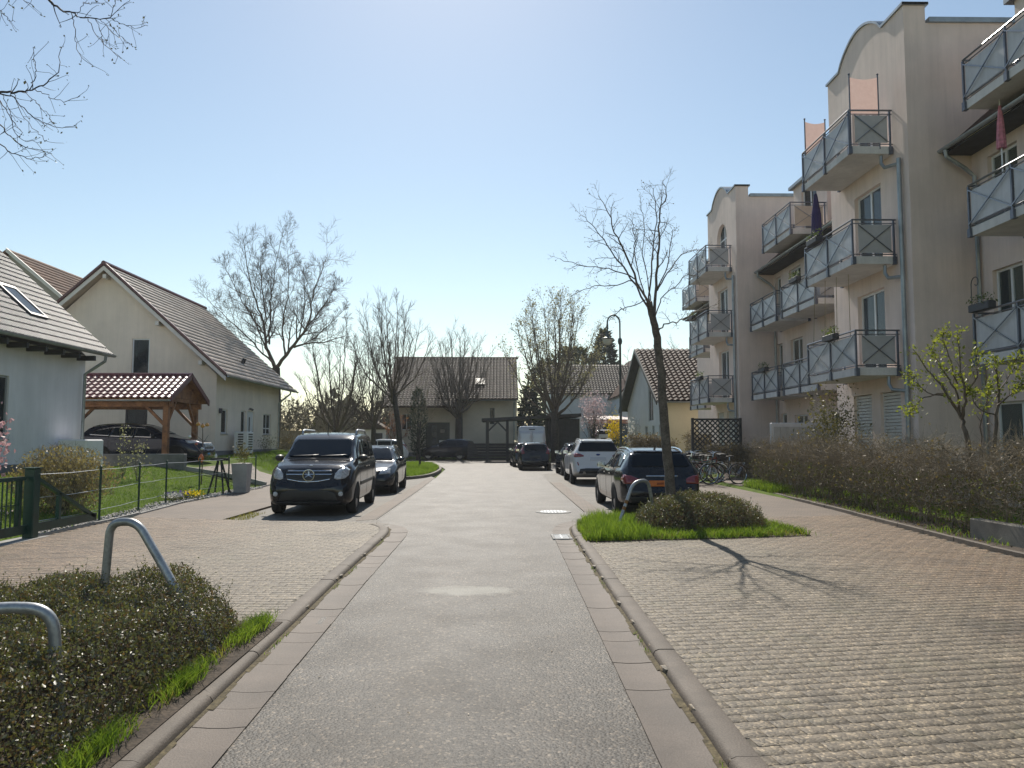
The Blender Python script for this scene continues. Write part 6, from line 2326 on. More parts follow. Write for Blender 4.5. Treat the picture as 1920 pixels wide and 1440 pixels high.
dv.panel("rear_bumper", [(-.92, .42), (.92, .42), (.92, .54), (-.92, .54)], 'x', 1, M_TRIM, .03, .02)
dv.panel("third_brake_light", [(-.2, 2.30), (.2, 2.30), (.2, 2.35), (-.2, 2.35)], 'x', 1, M_TRIM, .03, .02)
dv.mirrors(1.6, 1.5, M_TRIM)
front_common(dv, [(.5, .9), (.85, .9), (.8, 1.1), (.55, 1.1)], trapez(.5, .5, .6, .9), trapez(.8, .72, 1.42, 2.1))

# --- black sports utility vehicle side-on at the end --------------------------------------
sp_suv = dict(ku.sp)
su = Car("suv", "dark sports utility car parked across the end of the street", "car", (-4.25, 63.3, .01), math.radians(-16), sp_suv, P_NAVY)
su.wheels(.90, 3.60, .36, M_RIM)
su.side([[(1.68, 1.10), (2.42, 1.12), (2.42, 1.49), (2.16, 1.47)], [(2.50, 1.12), (3.30, 1.15), (3.22, 1.50), (2.50, 1.505)], [(3.38, 1.16), (3.92, 1.24), (3.62, 1.45), (3.30, 1.49)]], [(2.46, .32, 1.10), (3.38, .66, 1.13)])
rear_common(su, [[(.40, 1.00), (.66, 1.00), (.86, .97), (.87, 1.08), (.80, 1.14), (.64, 1.12)]], trapez(.68, .57, 1.2, 1.53))
front_common(su, [(.45, .84), (.78, .84), (.74, .94), (.5, .92)], trapez(.42, .46, .62, .86), trapez(.62, .54, 1.22, 1.56))
su.mirrors(1.78, 1.12, M_CHROME); su.rails(2.3, 4.0, .58, M_CHROME, .03)

# --- white people carrier behind the leaning tree ------------------------------------------
mp = Car("people_carrier", "white people carrier seen side-on behind the leaning street tree on the left", "car", (-9.1, 57.6, .01), math.radians(4), dict(L=4.5, W=1.83, roofw=1.40,
         top=[(0, .6), (.06, .86), (.5, 1.03), (.95, 1.12), (1.9, 1.58), (2.4, 1.68), (3.4, 1.67), (4.1, 1.60), (4.35, 1.2), (4.5, .7)], belt=[(0, .55), (.8, .96), (1.2, 1.02), (4.2, 1.12), (4.5, .9)],
         plan=[(0, .74), (.12, .86), (.4, .96), (.8, 1), (3.7, 1), (4.3, .96), (4.5, .88)]), P_WHITE)
mp.wheels(.88, 3.62, .33, M_RIM)
mp.side([[(1.35, 1.08), (2.25, 1.10), (2.25, 1.52), (1.95, 1.50), (1.6, 1.3)], [(2.32, 1.10), (3.25, 1.13), (3.25, 1.53), (2.32, 1.53)], [(3.33, 1.14), (4.05, 1.18), (3.92, 1.48), (3.33, 1.52)]], [(2.28, .3, 1.08), (3.29, .6, 1.1)])
front_common(mp, [(.45, .82), (.78, .84), (.74, .95), (.5, .92)], trapez(.42, .46, .5, .76), trapez(.66, .60, 1.2, 1.58)); rear_common(mp, [[(.62, .9), (.8, .9), (.78, 1.3), (.68, 1.3)]], trapez(.6, .56, 1.15, 1.5))
mp.mirrors(1.5, 1.1)

# --- dark car under the timber carport ------------------------------------------------------
cc = Car("suv", "shiny black family car parked side-on under the timber carport", "car", (-13.75, 30.3, .68), PI + .02, dict(L=4.8, W=1.87, roofw=1.26,
         top=[(0, .60), (.06, .84), (.35, .95), (1.0, 1.04), (1.35, 1.09), (1.9, 1.38), (2.2, 1.50), (2.8, 1.57), (3.6, 1.55), (4.15, 1.49), (4.35, 1.40), (4.6, 1.10), (4.68, 1.0), (4.75, .82), (4.8, .58)],
         belt=[(0, .55), (.9, .95), (1.4, 1.0), (3.7, 1.07), (4.5, 1.1), (4.8, .9)], plan=ku.sp['plan'][:4] + [(3.9, 1), (4.5, .95), (4.8, .83)], floor=[(0, .28), (.5, .22), (4.0, .22), (4.8, .38)]), P_NAVY)
cc.wheels(.92, 3.75, .35, M_RIM)
cc.side([[(1.72, 1.05), (2.52, 1.07), (2.52, 1.41), (2.22, 1.39)], [(2.60, 1.07), (3.42, 1.10), (3.36, 1.42), (2.60, 1.42)], [(3.50, 1.11), (4.20, 1.15), (3.95, 1.33), (3.42, 1.41)]], [(2.56, .3, 1.05), (3.46, .6, 1.08)], trim=M_CHROME)
front_common(cc, [(.46, .80), (.82, .82), (.78, .92), (.5, .90)], trapez(.42, .46, .58, .84), trapez(.62, .54, 1.18, 1.48))
for z in (.68, .74, .80):
    cc.panel("grille_bar", [(-.44, z - .012), (.44, z - .012), (.44, z + .012), (-.44, z + .012)], 'x', -1, M_CHROME, .014, .01)
rear_common(cc, [[(.5, .9), (.8, .9), (.78, 1.0), (.5, 1.0)]], trapez(.6, .5, 1.12, 1.4)); cc.mirrors(1.8, 1.08); cc.rails(2.2, 4.2, .58, M_CHROME, .03); cc.handles((2.40, 3.25), .96)

# ------------------------------------------------------------------ vegetation
_cp, _sp = math.cos(PITCH), math.sin(PITCH)
_cy, _sy = math.cos(YAW), math.sin(YAW)


def at(px, py, Y):
    """photo pixel -> point at ground distance Y"""
    u, v = (px - 960) / 1444.0, (720 - py) / 1444.0
    fy, fz = _cp - v * _sp, _sp + v * _cp
    dx, dy = u * _cy + fy * _sy, -u * _sy + fy * _cy
    t = Y / dy
    return Vector((dx * t, Y, CAM_H + fz * t))


M_BARK = mat("bark_grey_brown", (0.058, 0.049, 0.041), 0.9, 0.35, 9, bump=.9, bscale=45, fine=.3, fscale=50)
M_TWIG = mat("twig_brown", (0.115, 0.088, 0.066), 0.8, 0.3, 6)
M_TWIGL = mat("twig_pale", (0.17, 0.14, 0.11), 0.8, 0.3, 6)
M_TWIGR = mat("twig_red_brown", (0.26, 0.215, 0.15), 0.8, 0.35, 4)
L_BUD = leaf_mat("bud", (0.11, 0.09, 0.06), (0.20, 0.17, 0.09), .3, .04)
L_BUDG = leaf_mat("bud_pale_green", (0.20, 0.175, 0.125), (0.36, 0.325, 0.25), .4, .04)
L_COTO = leaf_mat("leaf_dark_glossy", (0.088, 0.098, 0.044), (0.185, 0.178, 0.085), .32, .07, .42, 14)
L_COTOB = leaf_mat("leaf_bronze", (0.10, 0.062, 0.040), (0.18, 0.12, 0.065), .32, .07, .42, 14)
L_GRASS = leaf_mat("grass_blade", (0.095, 0.165, 0.020), (0.23, 0.31, 0.055), .50, .03, .4, 5)
L_GRASSY = leaf_mat("grass_blade_straw", (0.19, 0.19, 0.05), (0.28, 0.25, 0.09), .45, .03, .4, 5)
L_LAWN = leaf_mat("lawn_blade", (0.10, 0.175, 0.016), (0.19, 0.27, 0.034), .45, .03, .4, 1.6)
L_HEDGE = leaf_mat("leaf_brown_dry", (0.13, 0.096, 0.050), (0.26, 0.195, 0.105), .35, .05, .4, 7)
L_HEDGEG = leaf_mat("leaf_green_low", (0.07, 0.085, 0.02), (0.15, 0.16, 0.04), .45, .04, .4, 7)
L_YELG = leaf_mat("leaf_fresh_yellow_green", (0.15, 0.19, 0.03), (0.30, 0.31, 0.06), .5, .05, .4, 12)
L_OLIVE = leaf_mat("leaf_olive", (0.09, 0.085, 0.03), (0.22, 0.19, 0.08), .3, .05, .4, 12)
L_WEEP = leaf_mat("leaf_straw_brown", (0.17, 0.13, 0.070), (0.38, 0.31, 0.17), .35, .05, .4, 9)
L_PALE = leaf_mat("leaf_pale_grey_green", (0.20, 0.20, 0.13), (0.42, 0.40, 0.30), .35, .05, .4, 12)
L_PINK = leaf_mat("petal_pink", (0.45, 0.20, 0.24), (0.70, 0.52, 0.52), .4, .03, .4, 16, (1, 1, 1))
L_BLOSS = leaf_mat("petal_pale_pink", (0.50, 0.36, 0.38), (0.70, 0.60, 0.60), .4, .03, .4, 6, (1, 1, 1))
L_WHITE = leaf_mat("petal_white", (0.6, 0.58, 0.54), (0.75, 0.74, 0.70), .4, .03, .4, 6, (1, 1, 1))
L_YEL = leaf_mat("petal_yellow", (0.62, 0.42, 0.01), (0.80, 0.62, 0.03), .4, .03, .4, 6)
L_VIO = leaf_mat("petal_violet", (0.07, 0.05, 0.30), (0.16, 0.12, 0.45), .4, .03, .4, 16)
L_CON = leaf_mat("needle_dark", (0.012, 0.026, 0.014), (0.035, 0.055, 0.025), .15, .04, .4, 2)
L_CONL = leaf_mat("needle_olive", (0.035, 0.045, 0.016), (0.075, 0.080, 0.030), .2, .04, .4, 2)
L_FAR = leaf_mat("far_foliage", (0.05, 0.045, 0.03), (0.10, 0.085, 0.055), .2, .02, .5, .7)

# ---- street tree on the right bed (limbs follow the photograph, depth spread around the trunk)
TY = 14.35
tr = thing("street_tree", "bare street tree rising from the grassy bed before the black estate car", "tree", tuple(at(1262, 968, TY)[:2]) + (.08,))
T = Tree(11)


def pl(pts, dys):
    return [at(x, y, TY + d) for (x, y), d in zip(pts, dys)]


base = Vector((tr.location.x, TY, -.02))
T.limb([base, at(1256, 900, TY), at(1246, 800, TY), at(1239, 700, TY), at(1231, 630, TY), at(1222, 590, TY), at(1217, 566, TY)], .104, .056, trunk=True, wob=.006, n=26)
T.trunk[0][1][0] = .14; T.trunk[0][1][1] = .115
limbs = [
    ([(1225, 592), (1230, 545), (1234, 480), (1235, 432), (1237, 395), (1249, 365), (1243, 338)], (0, .1, .2, .3, .35, .4, .4), .033, 1.0),
    ([(1217, 570), (1222, 495), (1227, 445), (1231, 402), (1225, 352)], (0, -.15, -.3, -.4, -.45), .023, 1.0),
    ([(1218, 575), (1190, 520), (1165, 460), (1150, 432), (1140, 395), (1122, 367)], (0, -.2, -.4, -.5, -.6, -.7), .030, 1.0),
    ([(1220, 585), (1185, 527), (1160, 490), (1132, 452), (1112, 425), (1092, 405)], (0, .2, .4, .55, .65, .75), .027, 1.0),
    ([(1192, 524), (1160, 510), (1130, 502), (1095, 500), (1050, 485)], (-.2, -.1, .1, .2, .3), .015, .9),
    ([(1186, 527), (1145, 535), (1105, 540), (1072, 555)], (.2, .3, .5, .6), .013, .9),
    ([(1233, 622), (1252, 607), (1277, 600), (1300, 585), (1345, 571)], (0, .1, .25, .4, .7), .020, .9),
    ([(1232, 545), (1250, 515), (1275, 480), (1300, 470), (1324, 470)], (.1, .3, .55, .7, .9), .017, .9),
    ([(1233, 540), (1252, 500), (1258, 455), (1262, 430)], (.1, -.2, -.5, -.7), .015, .9),
    ([(1212, 562), (1182, 575), (1162, 582), (1142, 602)], (-.05, -.4, -.7, -.9), .012, .8),
    ([(1226, 600), (1240, 560), (1262, 540), (1290, 515), (1312, 520)], (0, -.4, -.8, -1.1, -1.3), .014, .8),
    ([(1220, 580), (1205, 545), (1190, 480), (1188, 440), (1180, 410)], (0, -.5, -1.0, -1.2, -1.3), .015, .8),
    ([(1222, 580), (1215, 530), (1205, 470), (1210, 420), (1200, 385)], (0, .5, .9, 1.2, 1.3), .015, .8),
]
for pts, dy, r, f in limbs:
    P, R_ = T.limb(pl(pts, dy), r, .006, wob=.012, n=len(pts) * 3)
    Ltot = sum((P[i + 1] - P[i]).length for i in range(len(P) - 1))
    T.children(P, R_, Ltot * .34, 2, spread=.80, lift=.04, wob=.15, kids=(5, 6), ratio=.55, start=.25, minr=.0024, count=int(8 * f + Ltot * 2.4))
T.build(tr, mat("bark_street_tree", (0.125, 0.105, 0.085), 0.9, 0.35, 9, bump=.9, bscale=45, fine=.3, fscale=50), mat("twig_street_tree", (0.13, 0.105, 0.085), .8, .3, 6), 1.0)
P = np.array([tuple(p) for p, d in T.tips])
leaves("bud", P, .026, L_BUD, tr, .55, kind="stuff")

# ---- branches reaching in at the top left: tree in the left bed, trunk just outside the frame
tl = thing("street_tree", "tree whose budding branches hang into the sky at top left", "tree", (-4.85, 5.5, .08))
T = Tree(23)
T.limb([(-4.85, 5.5, 0), (-4.82, 5.5, 1.5), (-4.86, 5.55, 2.8), (-4.9, 5.6, 4.0)], .10, .06, trunk=True, n=14)
D0 = 6.0
hub = Vector((-4.88, 5.6, 3.6))


def tlp(pts, dy):
    return [at(x, y, D0 + d) for (x, y), d in zip(pts, dy)]


tl_limbs = [
    ([(90, -2), (100, 8), (135, 25), (165, 33), (200, 34), (243, 2)], (0, 0, .05, .1, .15, .2), .0105, True),
    ([(-2, 172), (25, 173), (50, 170), (82, 158), (110, 132), (116, 88)], (-.3, -.3, -.25, -.2, -.1, 0), .0095, True),
    ([(-2, 176), (27, 185), (57, 215), (95, 235), (142, 236)], (-.2, -.2, -.1, 0, .1), .0055, True),
    ([(-2, 232), (17, 255), (50, 275), (97, 288)], (.1, .1, .2, .3), .0055, True),
    ([(-2, 270), (25, 287), (62, 298), (87, 290)], (0, 0, .1, .1), .005, True),
    ([(-6, 180), (16, 215), (35, 260), (78, 265)], (.3, .3, .4, .5), .0045, True),
    ([(-8, 0), (5, 25), (25, 38)], (0, 0, 0), .005, True),
    ([(20, -40), (45, 0), (62, 10)], (.3, .3, .3), .005, True),
    ([(165, 35), (190, 78), (227, 110)], (.1, .0, -.1), .0038, False),
    ([(134, 25), (139, 50), (142, 82), (152, 105), (175, 125)], (.05, 0, 0, -.1, -.1), .0040, False),
    ([(205, 34), (225, 42), (250, 52), (277, 48)], (.15, .2, .25, .3), .0035, False),
    ([(180, 36), (190, 60), (193, 78)], (.12, .15, .2), .0028, False),
    ([(188, 37), (210, 60), (222, 70)], (.12, .05, 0), .0028, False),
    ([(198, 35), (220, 62), (243, 82)], (.14, .2, .25), .0028, False),
    ([(55, 168), (66, 145), (66, 118), (62, 88)], (-.25, -.3, -.35, -.35), .0045, False),
    ([(65, 167), (90, 180), (118, 190), (150, 180)], (-.22, -.2, -.1, 0), .0038, False),
    ([(45, 172), (70, 195), (90, 215), (97, 230)], (-.25, -.3, -.3, -.35), .003, False),
    ([(25, 175), (35, 200), (60, 240), (85, 265)], (-.3, -.35, -.4, -.4), .003, False),
    ([(5, 178), (20, 215), (40, 252)], (-.2, -.3, -.3), .003, False),
    ([(205, 30), (215, 10), (218, -10)], (.15, .1, 0), .0035, False),
    ([(145, 27), (155, 8), (170, 5), (182, 2)], (.05, .1, .2, .2), .0028, False),
]
TIPS = []
for pts, dy, r, main in tl_limbs:
    W3 = tlp(pts, dy)
    if main:
        ext = W3[0] + (W3[0] - W3[1]).normalized() * .5
        W3 = [hub, (hub + ext) * .5 + Vector((0, 0, .15)), ext] + W3
    P, R_ = T.limb(W3, r * (1.9 if main else 1), .0022, wob=.006, n=len(W3) * 4)
    if main:
        k0 = 10
        P, R_ = P[k0:], R_[k0:]
    T.children(P, R_, .30, 1, spread=.75, lift=.03, wob=.14, kids=(3,), ratio=.6, start=.25, minr=.0020, count=9 if main else 5)
    TIPS.append(P[-1])
T.build(tl, M_BARK, mat("twig_dark_violet", (0.045, 0.038, 0.042), .8, .3, 6))
P = np.array([tuple(p) for p, d in T.tips] + [tuple(p) for p in TIPS])
P = np.concatenate([P, P + rng.normal(0, .012, P.shape)])
leaves("bud", P, .017, leaf_mat("bud_dark", (.05, .05, .045), (.13, .13, .08), .3, .04), tl, .6, kind='stuff')


# ---- generic bare trees
def bare_tree(name, label, x, y, z0, hfork, htop, rad, nl, seed, r0, bark=None, twig=None, kids=(6, 5, 4), lvl=3, lean=(0, 0), spread=.6, minr=.006, buds=None, bud_size=.05, group=None, ratio=.5, up=.10, base_flare=1.3, nbud=1):
    root = thing(name, label, "tree", (x, y, z0), group=group)
    T = Tree(seed)
    R = T.r
    p0 = Vector((x, y, z0 - .05))
    pf = Vector((x + lean[0], y + lean[1], z0 + hfork))
    mid = (p0 + pf) / 2 + Vector((R.gauss(0, .06), R.gauss(0, .06), 0))
    T.limb([p0, mid, pf], r0, r0 * .78, trunk=True, n=10)
    T.trunk[0][1][0] *= base_flare
    for i in range(nl):
        a = 2 * PI * (i + R.uniform(-.25, .25)) / nl
        a = i * 2.4 + R.uniform(-.3, .3)
        q = math.sqrt((i + .4) / nl)
        rr = rad * q * R.uniform(.9, 1.08)
        top = z0 + hfork + (htop - hfork) * (math.sqrt(max(.12, 1 - (.93 * q) ** 2)) * R.uniform(.90, 1.0))
        e = Vector((x + lean[0] * 1.5 + math.cos(a) * rr, y + lean[1] + math.sin(a) * rr, top))
        s = pf - Vector((0, 0, R.uniform(0, hfork * .22)))
        m1 = s.lerp(e, .38) + Vector((math.cos(a) * rr * .16, math.sin(a) * rr * .16, -(top - s.z) * .05))
        m2 = s.lerp(e, .72) + Vector((math.cos(a) * rr * .10, math.sin(a) * rr * .10, 0))
        P, Rd = T.limb([s, m1, m2, e], r0 * R.uniform(.22, .34), minr * 1.3, wob=.03, n=12)
        Lt = (e - s).length
        T.children(P, Rd, Lt * .44, lvl - 1, spread=spread, lift=up, wob=.10, kids=kids, ratio=ratio, start=.18, minr=minr, count=kids[0] + 4)
    T.build(root, bark or M_BARK, twig or M_TWIG)
    if buds:
        P = np.array([tuple(p) for p, d in T.tips])
        if nbud > 1:
            P = np.concatenate([P + rng.normal(0, bud_size * 1.6, P.shape) for _ in range(nbud)])
        leaves("buds", P, bud_size, buds, root, .6, kind="stuff")
    return root


# big spreading tree behind the cream house (limbs traced)
bt = thing("spreading_tree", "big bare spreading tree behind the cream house's roof", "tree", (-14.6, 50, .6))
T = Tree(31)
B0 = Vector((-14.6, 50, .4))
fk = at(517, 690, 50)
T.limb([B0, (B0 + fk) / 2 + Vector((.1, 0, 0)), fk], .36, .27, trunk=True, n=10)
for pts, r in (([(517, 692), (499, 649), (493, 600), (472, 542), (456, 447)], .21), ([(505, 645), (508, 573), (514, 521), (530, 428)], .10), ([(518, 690), (551, 646), (576, 610), (591, 542), (615, 475)], .20),
               ([(535, 668), (530, 610), (540, 550), (540, 480)], .11), ([(515, 685), (472, 640), (426, 597), (388, 560)], .10), ([(551, 652), (594, 631), (646, 579)], .07),
               ([(495, 625), (470, 590), (440, 540), (420, 490)], .09), ([(576, 612), (610, 570), (632, 530)], .08), ([(500, 600), (490, 530), (490, 470)], .08), ([(560, 636), (572, 570), (568, 500)], .08)):
    dy = [random.uniform(-1.6, 1.6) * k for k in range(len(pts))]
    P, R_ = T.limb([at(px, py, 50 + d * .6) for (px, py), d in zip(pts, dy)], r * .68, .012, wob=.03, n=len(pts) * 4)
    Lt = sum((P[i + 1] - P[i]).length for i in range(len(P) - 1))
    T.children(P, R_, Lt * .40, 3, spread=.72, lift=.10, wob=.10, kids=(8, 7, 5), ratio=.58, start=.16, minr=.0072, count=17)
T.build(bt, M_BARK, M_TWIG)

bare_tree("bare_tree", "bare many limbed tree before the beige garden wall, first right of the cream house", -11.2, 53, 0, 2.3, 9.8, 3.3, 14, 41, .27, kids=(8, 7, 5), minr=.0085, spread=.55, up=.12, ratio=.58)
bare_tree("bare_tree", "bare tree between the wall tree and the leaning tree", -9.0, 55, 0, 2.6, 9.4, 2.4, 12, 42, .21, kids=(8, 7, 5), minr=.0085, spread=.55, up=.12, ratio=.58)
bare_tree("leaning_tree", "bare tree leaning left on the grass island with a dense twiggy crown", -5.95, 46.6, .1, 4.6, 10.3, 2.9, 16, 43, .19, lean=(-.55, 0), kids=(8, 7, 5), minr=.0078, spread=.55, up=.12, ratio=.58)
bare_tree("young_tree", "slim young bare tree with an upright stem on the tip of the grass island", -4.6, 44.6, .1, 2.6, 5.9, 1.3, 6, 44, .06, kids=(5, 4, 4), minr=.0055, spread=.5, twig=M_TWIGR)
bare_tree("bare_tree", "wide bare tree in front of the dark door of the long house", -3.5, 65.6, 0, 3.9, 11.3, 3.4, 16, 45, .38, kids=(8, 7, 5), minr=.0098, spread=.55, up=.12, ratio=.58)
bare_tree("budding_tree", "tall tree covered in pale opening buds beside the black carport", 3.95, 56.2, .1, 3.8, 12.5, 3.9, 20, 46, .32, kids=(8, 7, 4), minr=.0105, spread=.5, buds=L_BUDG, bud_size=.11, nbud=4)
# thicket of bare shrubs at back left
for k, (x, y, h_, r_, s) in enumerate(((-15.5, 58, 5.0, 2.2, 1), (-13.2, 57, 4.4, 1.8, 2), (-18.5, 62, 6.2, 2.6, 3), (-13.8, 66, 6.5, 2.5, 4), (-8.2, 69, 5.6, 2.2, 5), (-22.5, 66, 7, 3, 6))):
    bare_tree("bare_shrub", ("tall bare brown shrub at the far corner of the cream house", "bare bush before the garden wall, second of the thicket", "bare shrub standing behind the spreading tree's trunk",
                             "bare shrub rising behind the beige garden wall", "bare shrub beside the white garden shed", "tall bare shrub mostly hidden by the cream house roof")[k],
              x, y, .1, .5, h_, r_, 12, 60 + s, .06, twig=M_TWIGR, kids=(7, 6, 5), minr=.008, spread=.5, group="bare shrubs of the back left thicket", lvl=3)
bare_tree("ornamental_tree", "small round tree with reddish twigs beside the white garden shed", -8.6, 62.5, 0, 1.6, 3.9, 1.3, 9, 72, .08, twig=mat("twig_orange", (.22, .10, .06), .8, .3, 6), kids=(6, 5, 4), minr=.009, buds=leaf_mat("bud_orange", (.25, .10, .05), (.33, .16, .09), .4, .03), bud_size=.09)
# bare trees behind the right houses
bare_tree("bare_tree", "bare tree whose crown shows above the yellow house's ridge", 14.2, 66, .9, 3, 10.0, 2.8, 8, 81, .2, kids=(5, 4, 4), minr=.009)
bare_tree("bare_tree", "bare treetop above the dark verge of the yellow house", 11.5, 64, .9, 3, 8.4, 2.2, 8, 82, .16, kids=(5, 4, 4), minr=.009)


# ---- leafy clouds
def cloud(n, c, r, shell=.55, low=None, lump=.22, seed=0):
    """points in a lumpy ellipsoid, denser towards the outside"""
    d = unit(rng.normal(size=(n, 3)))
    ph = rng.uniform(0, 6.28, 6)
    lp = 1 + lump * (np.sin(d[:, 0] * 4 + ph[0]) * np.sin(d[:, 1] * 5 + ph[1]) + np.sin(d[:, 2] * 6 + ph[2]) * .6 + .5 * np.sin(d[:, 0] * 11 + ph[3]) * np.sin(d[:, 2] * 9 + ph[4]))
    q = (shell + (1 - shell) * rng.uniform(0, 1, n)) ** 1 * lp
    P = np.array(c) + d * np.array(r) * q[:, None]
    if low is not None:
        P = P[P[:, 2] > low]
    return P


def leafy(name, label, cat, c, r, n, size, lm, stems=14, twig=M_TWIG, low=0.0, z0=0.0, seed=1, shell=.35, trunk=None, up=.3, aspect=.5, group=None, lump=.22, extra=None, N=None):
    root = thing(name, label, cat, (c[0], c[1], z0), group=group)
    P = cloud(n, c, r, shell, low, lump)
    s = np.tile(np.array([c[0], c[1], z0]), (stems, 1)) + rng.normal(0, .06 * r[0] + .01, (stems, 3)) * [1, 1, 0]
    tgt = P[rng.integers(0, len(P), stems)]
    V, F, _ = twigs_arrays(s, tgt - s, np.linalg.norm(tgt - s, axis=1), max(.008, .012 * r[2]), 6, 4, .10)
    k = min(len(P), n // 4)
    st = P[rng.integers(0, len(P), k)]
    V2, F2, _ = twigs_arrays(st, rng.normal(size=(k, 3)) + unit(st - np.array(c)) * 1.0, r[0] * .11, .004, 3, 3, .3)
    link_mesh("branches", np_mesh("branches", to_local(np.concatenate([V, V2]), root), [np.concatenate([F, F2 + len(V)])], twig), root)
    if trunk:
        b = MB(); b.tube([(c[0], c[1], z0 - .05), (c[0], c[1], c[2])], [trunk, trunk * .6], 8); b.build("trunk", M_BARK, root, smooth=True)
    leaves("foliage", P, size, lm, root, aspect, up, N=N)
    return root


# low evergreen carpet shrub of the left bed and of the right bed
def carpet(name, label, poly, n, h0, size, seed, edge=.45, share=.3, nsprig=900):
    xs = [p[0] for p in poly]; ys = [p[1] for p in poly]
    m = int(n * (max(xs) - min(xs)) * (max(ys) - min(ys)))
    X = rng.uniform(min(xs), max(xs), m); Y = rng.uniform(min(ys), max(ys), m)
    ok = in_poly(X, Y, poly); X, Y = X[ok], Y[ok]
    pn = np.array(poly)
    d = np.full(len(X), 9.0)
    for i in range(len(poly)):
        a, b_ = pn[i], pn[(i + 1) % len(poly)]
        ab = b_ - a
        t = np.clip(((X - a[0]) * ab[0] + (Y - a[1]) * ab[1]) / (ab @ ab), 0, 1)
        d = np.minimum(d, np.hypot(X - a[0] - t * ab[0], Y - a[1] - t * ab[1]))

    def top(X, Y, d):
        e = np.sqrt(np.clip(1 - (1 - np.clip(d / edge, 0, 1)) ** 2, 0, 1))
        return .06 + h0 * e * (1 + .16 * np.sin(X * 3.1 + seed) * np.sin(Y * 2.7) + .12 * np.sin(X * 7.3 + Y * 5.1 + seed) + .07 * np.sin(X * 17 + 1) * np.sin(Y * 19))
    z = PZ + top(X, Y, d) * (1 - .55 * rng.uniform(0, 1, len(X)) ** 2.2) + rng.normal(0, .012, len(X))
    z = np.where(d < edge * .6, PZ + top(X, Y, d) * rng.uniform(.15, 1, len(X)), z)
    c = pn.mean(0)
    root = thing(name, label, "shrub", (c[0], c[1], PZ))
    P = np.stack([X, Y, z], 1)
    k = int(len(P) * (1 - share))
    leaves("foliage", P[:k], size, L_COTO, root, .55, .55)
    leaves("bronze_foliage", P[k:], size, L_COTOB, root, .55, .55)
    # stems below
    q = rng.integers(0, len(P), 5200)
    st = np.stack([X[q], Y[q], np.full(len(q), PZ)], 1)
    V, F, _ = twigs_arrays(st, np.stack([rng.normal(0, .5, len(q)), rng.normal(0, .5, len(q)), np.ones(len(q))], 1), np.maximum(.05, z[q] - PZ), .0035, 4, 3, .35)
    # upright sprigs at the surface
    q2 = rng.integers(0, len(P), nsprig)
    s2 = np.stack([X[q2], Y[q2], PZ + top(X[q2], Y[q2], d[q2]) * .85], 1)
    V2, F2, PP = twigs_arrays(s2, np.stack([rng.normal(0, .35, nsprig), rng.normal(0, .35, nsprig), np.ones(nsprig)], 1), rng.uniform(.06, .20, nsprig), .0022, 4, 3, .25)
    link_mesh("branches", np_mesh("branches", to_local(np.concatenate([V, V2]), root), [np.concatenate([F, F2 + len(V)])], M_TWIG), root)
    SP = np.concatenate([PP[:, 1], PP[:, 2], PP[:, 3], (PP[:, 1] + PP[:, 2]) / 2, (PP[:, 3] + PP[:, 2]) / 2])
    leaves("sprig_leaf", SP, size * .9, L_COTO, root, .5, .6)
    return root


carpet("groundcover_shrub", "dense dark glossy groundcover shrub filling the left foreground bed around two steel hoops", [(-5.5, 1.6), (-2.02, 1.6), (-2.03, 3.2), (-2.03, 4.6), (-2.03, 5.6), (-2.06, 6.3), (-2.3, 6.7), (-3.6, 6.85), (-5.5, 6.9)], 12000, .40, .0215, 1.0, edge=.42, share=.28, nsprig=3200)
carpet("groundcover_shrub", "dark clipped groundcover shrub round the foot of the right street tree", [(2.5, 13.2), (2.7, 12.8), (3.4, 12.85), (4.55, 13.2), (4.75, 14.1), (4.5, 15.2), (3.2, 15.35), (2.65, 14.9), (2.42, 14.0)], 5200, .44, .030, 2.3, edge=.55, share=.35, nsprig=900)


def scatter(poly, n, z, excl=None):
    xs = [p[0] for p in poly]; ys = [p[1] for p in poly]
    m = int(n * (max(xs) - min(xs)) * (max(ys) - min(ys)))
    X = rng.uniform(min(xs), max(xs), m); Y = rng.uniform(min(ys), max(ys), m)
    ok = in_poly(X, Y, poly)
    if excl:
        ok &= ~in_poly(X, Y, excl)
    X, Y = X[ok], Y[ok]
    Z = hgt(X, Y) if z is None else np.full(len(X), z)
    return np.stack([X, Y, Z], 1)


inner = [(2.4, 13.4), (4.4, 13.4), (4.4, 15.0), (2.4, 14.8)]
P = scatter(BED_R, 2600, PZ + .01, inner)
pn = np.sin(P[:, 0] * 4.1 + 1) * np.sin(P[:, 1] * 5.3) + np.sin(P[:, 0] * 11 + P[:, 1] * 7) * .6
k_ = pn + rng.normal(0, .35, len(P)) > -.35
grass("grass", P[k_], .125, .011, L_GRASS, lean=.6)
k2_ = rng.random(len(P)) < .14
grass("dry_grass", P[k2_], .10, .010, L_GRASSY, lean=.9)
P = P[rng.random(len(P)) < .10] + rng.normal(0, .10, (int(0), 3)) if False else P[rng.random(len(P)) < .12]
P = P + rng.normal(0, .13, P.shape) * [1, 1, 0]
P = P[P[:, 0] > 1.31]
grass("grass", P, .06, .009, L_GRASS, lean=1.2)
P = scatter([(1.46, 12.0), (2.4, 12.2), (2.3, 14.9), (1.9, 15.3), (1.52, 14.4)], 900, PZ + .01)
grass("grass", P, .24, .012, L_GRASS)
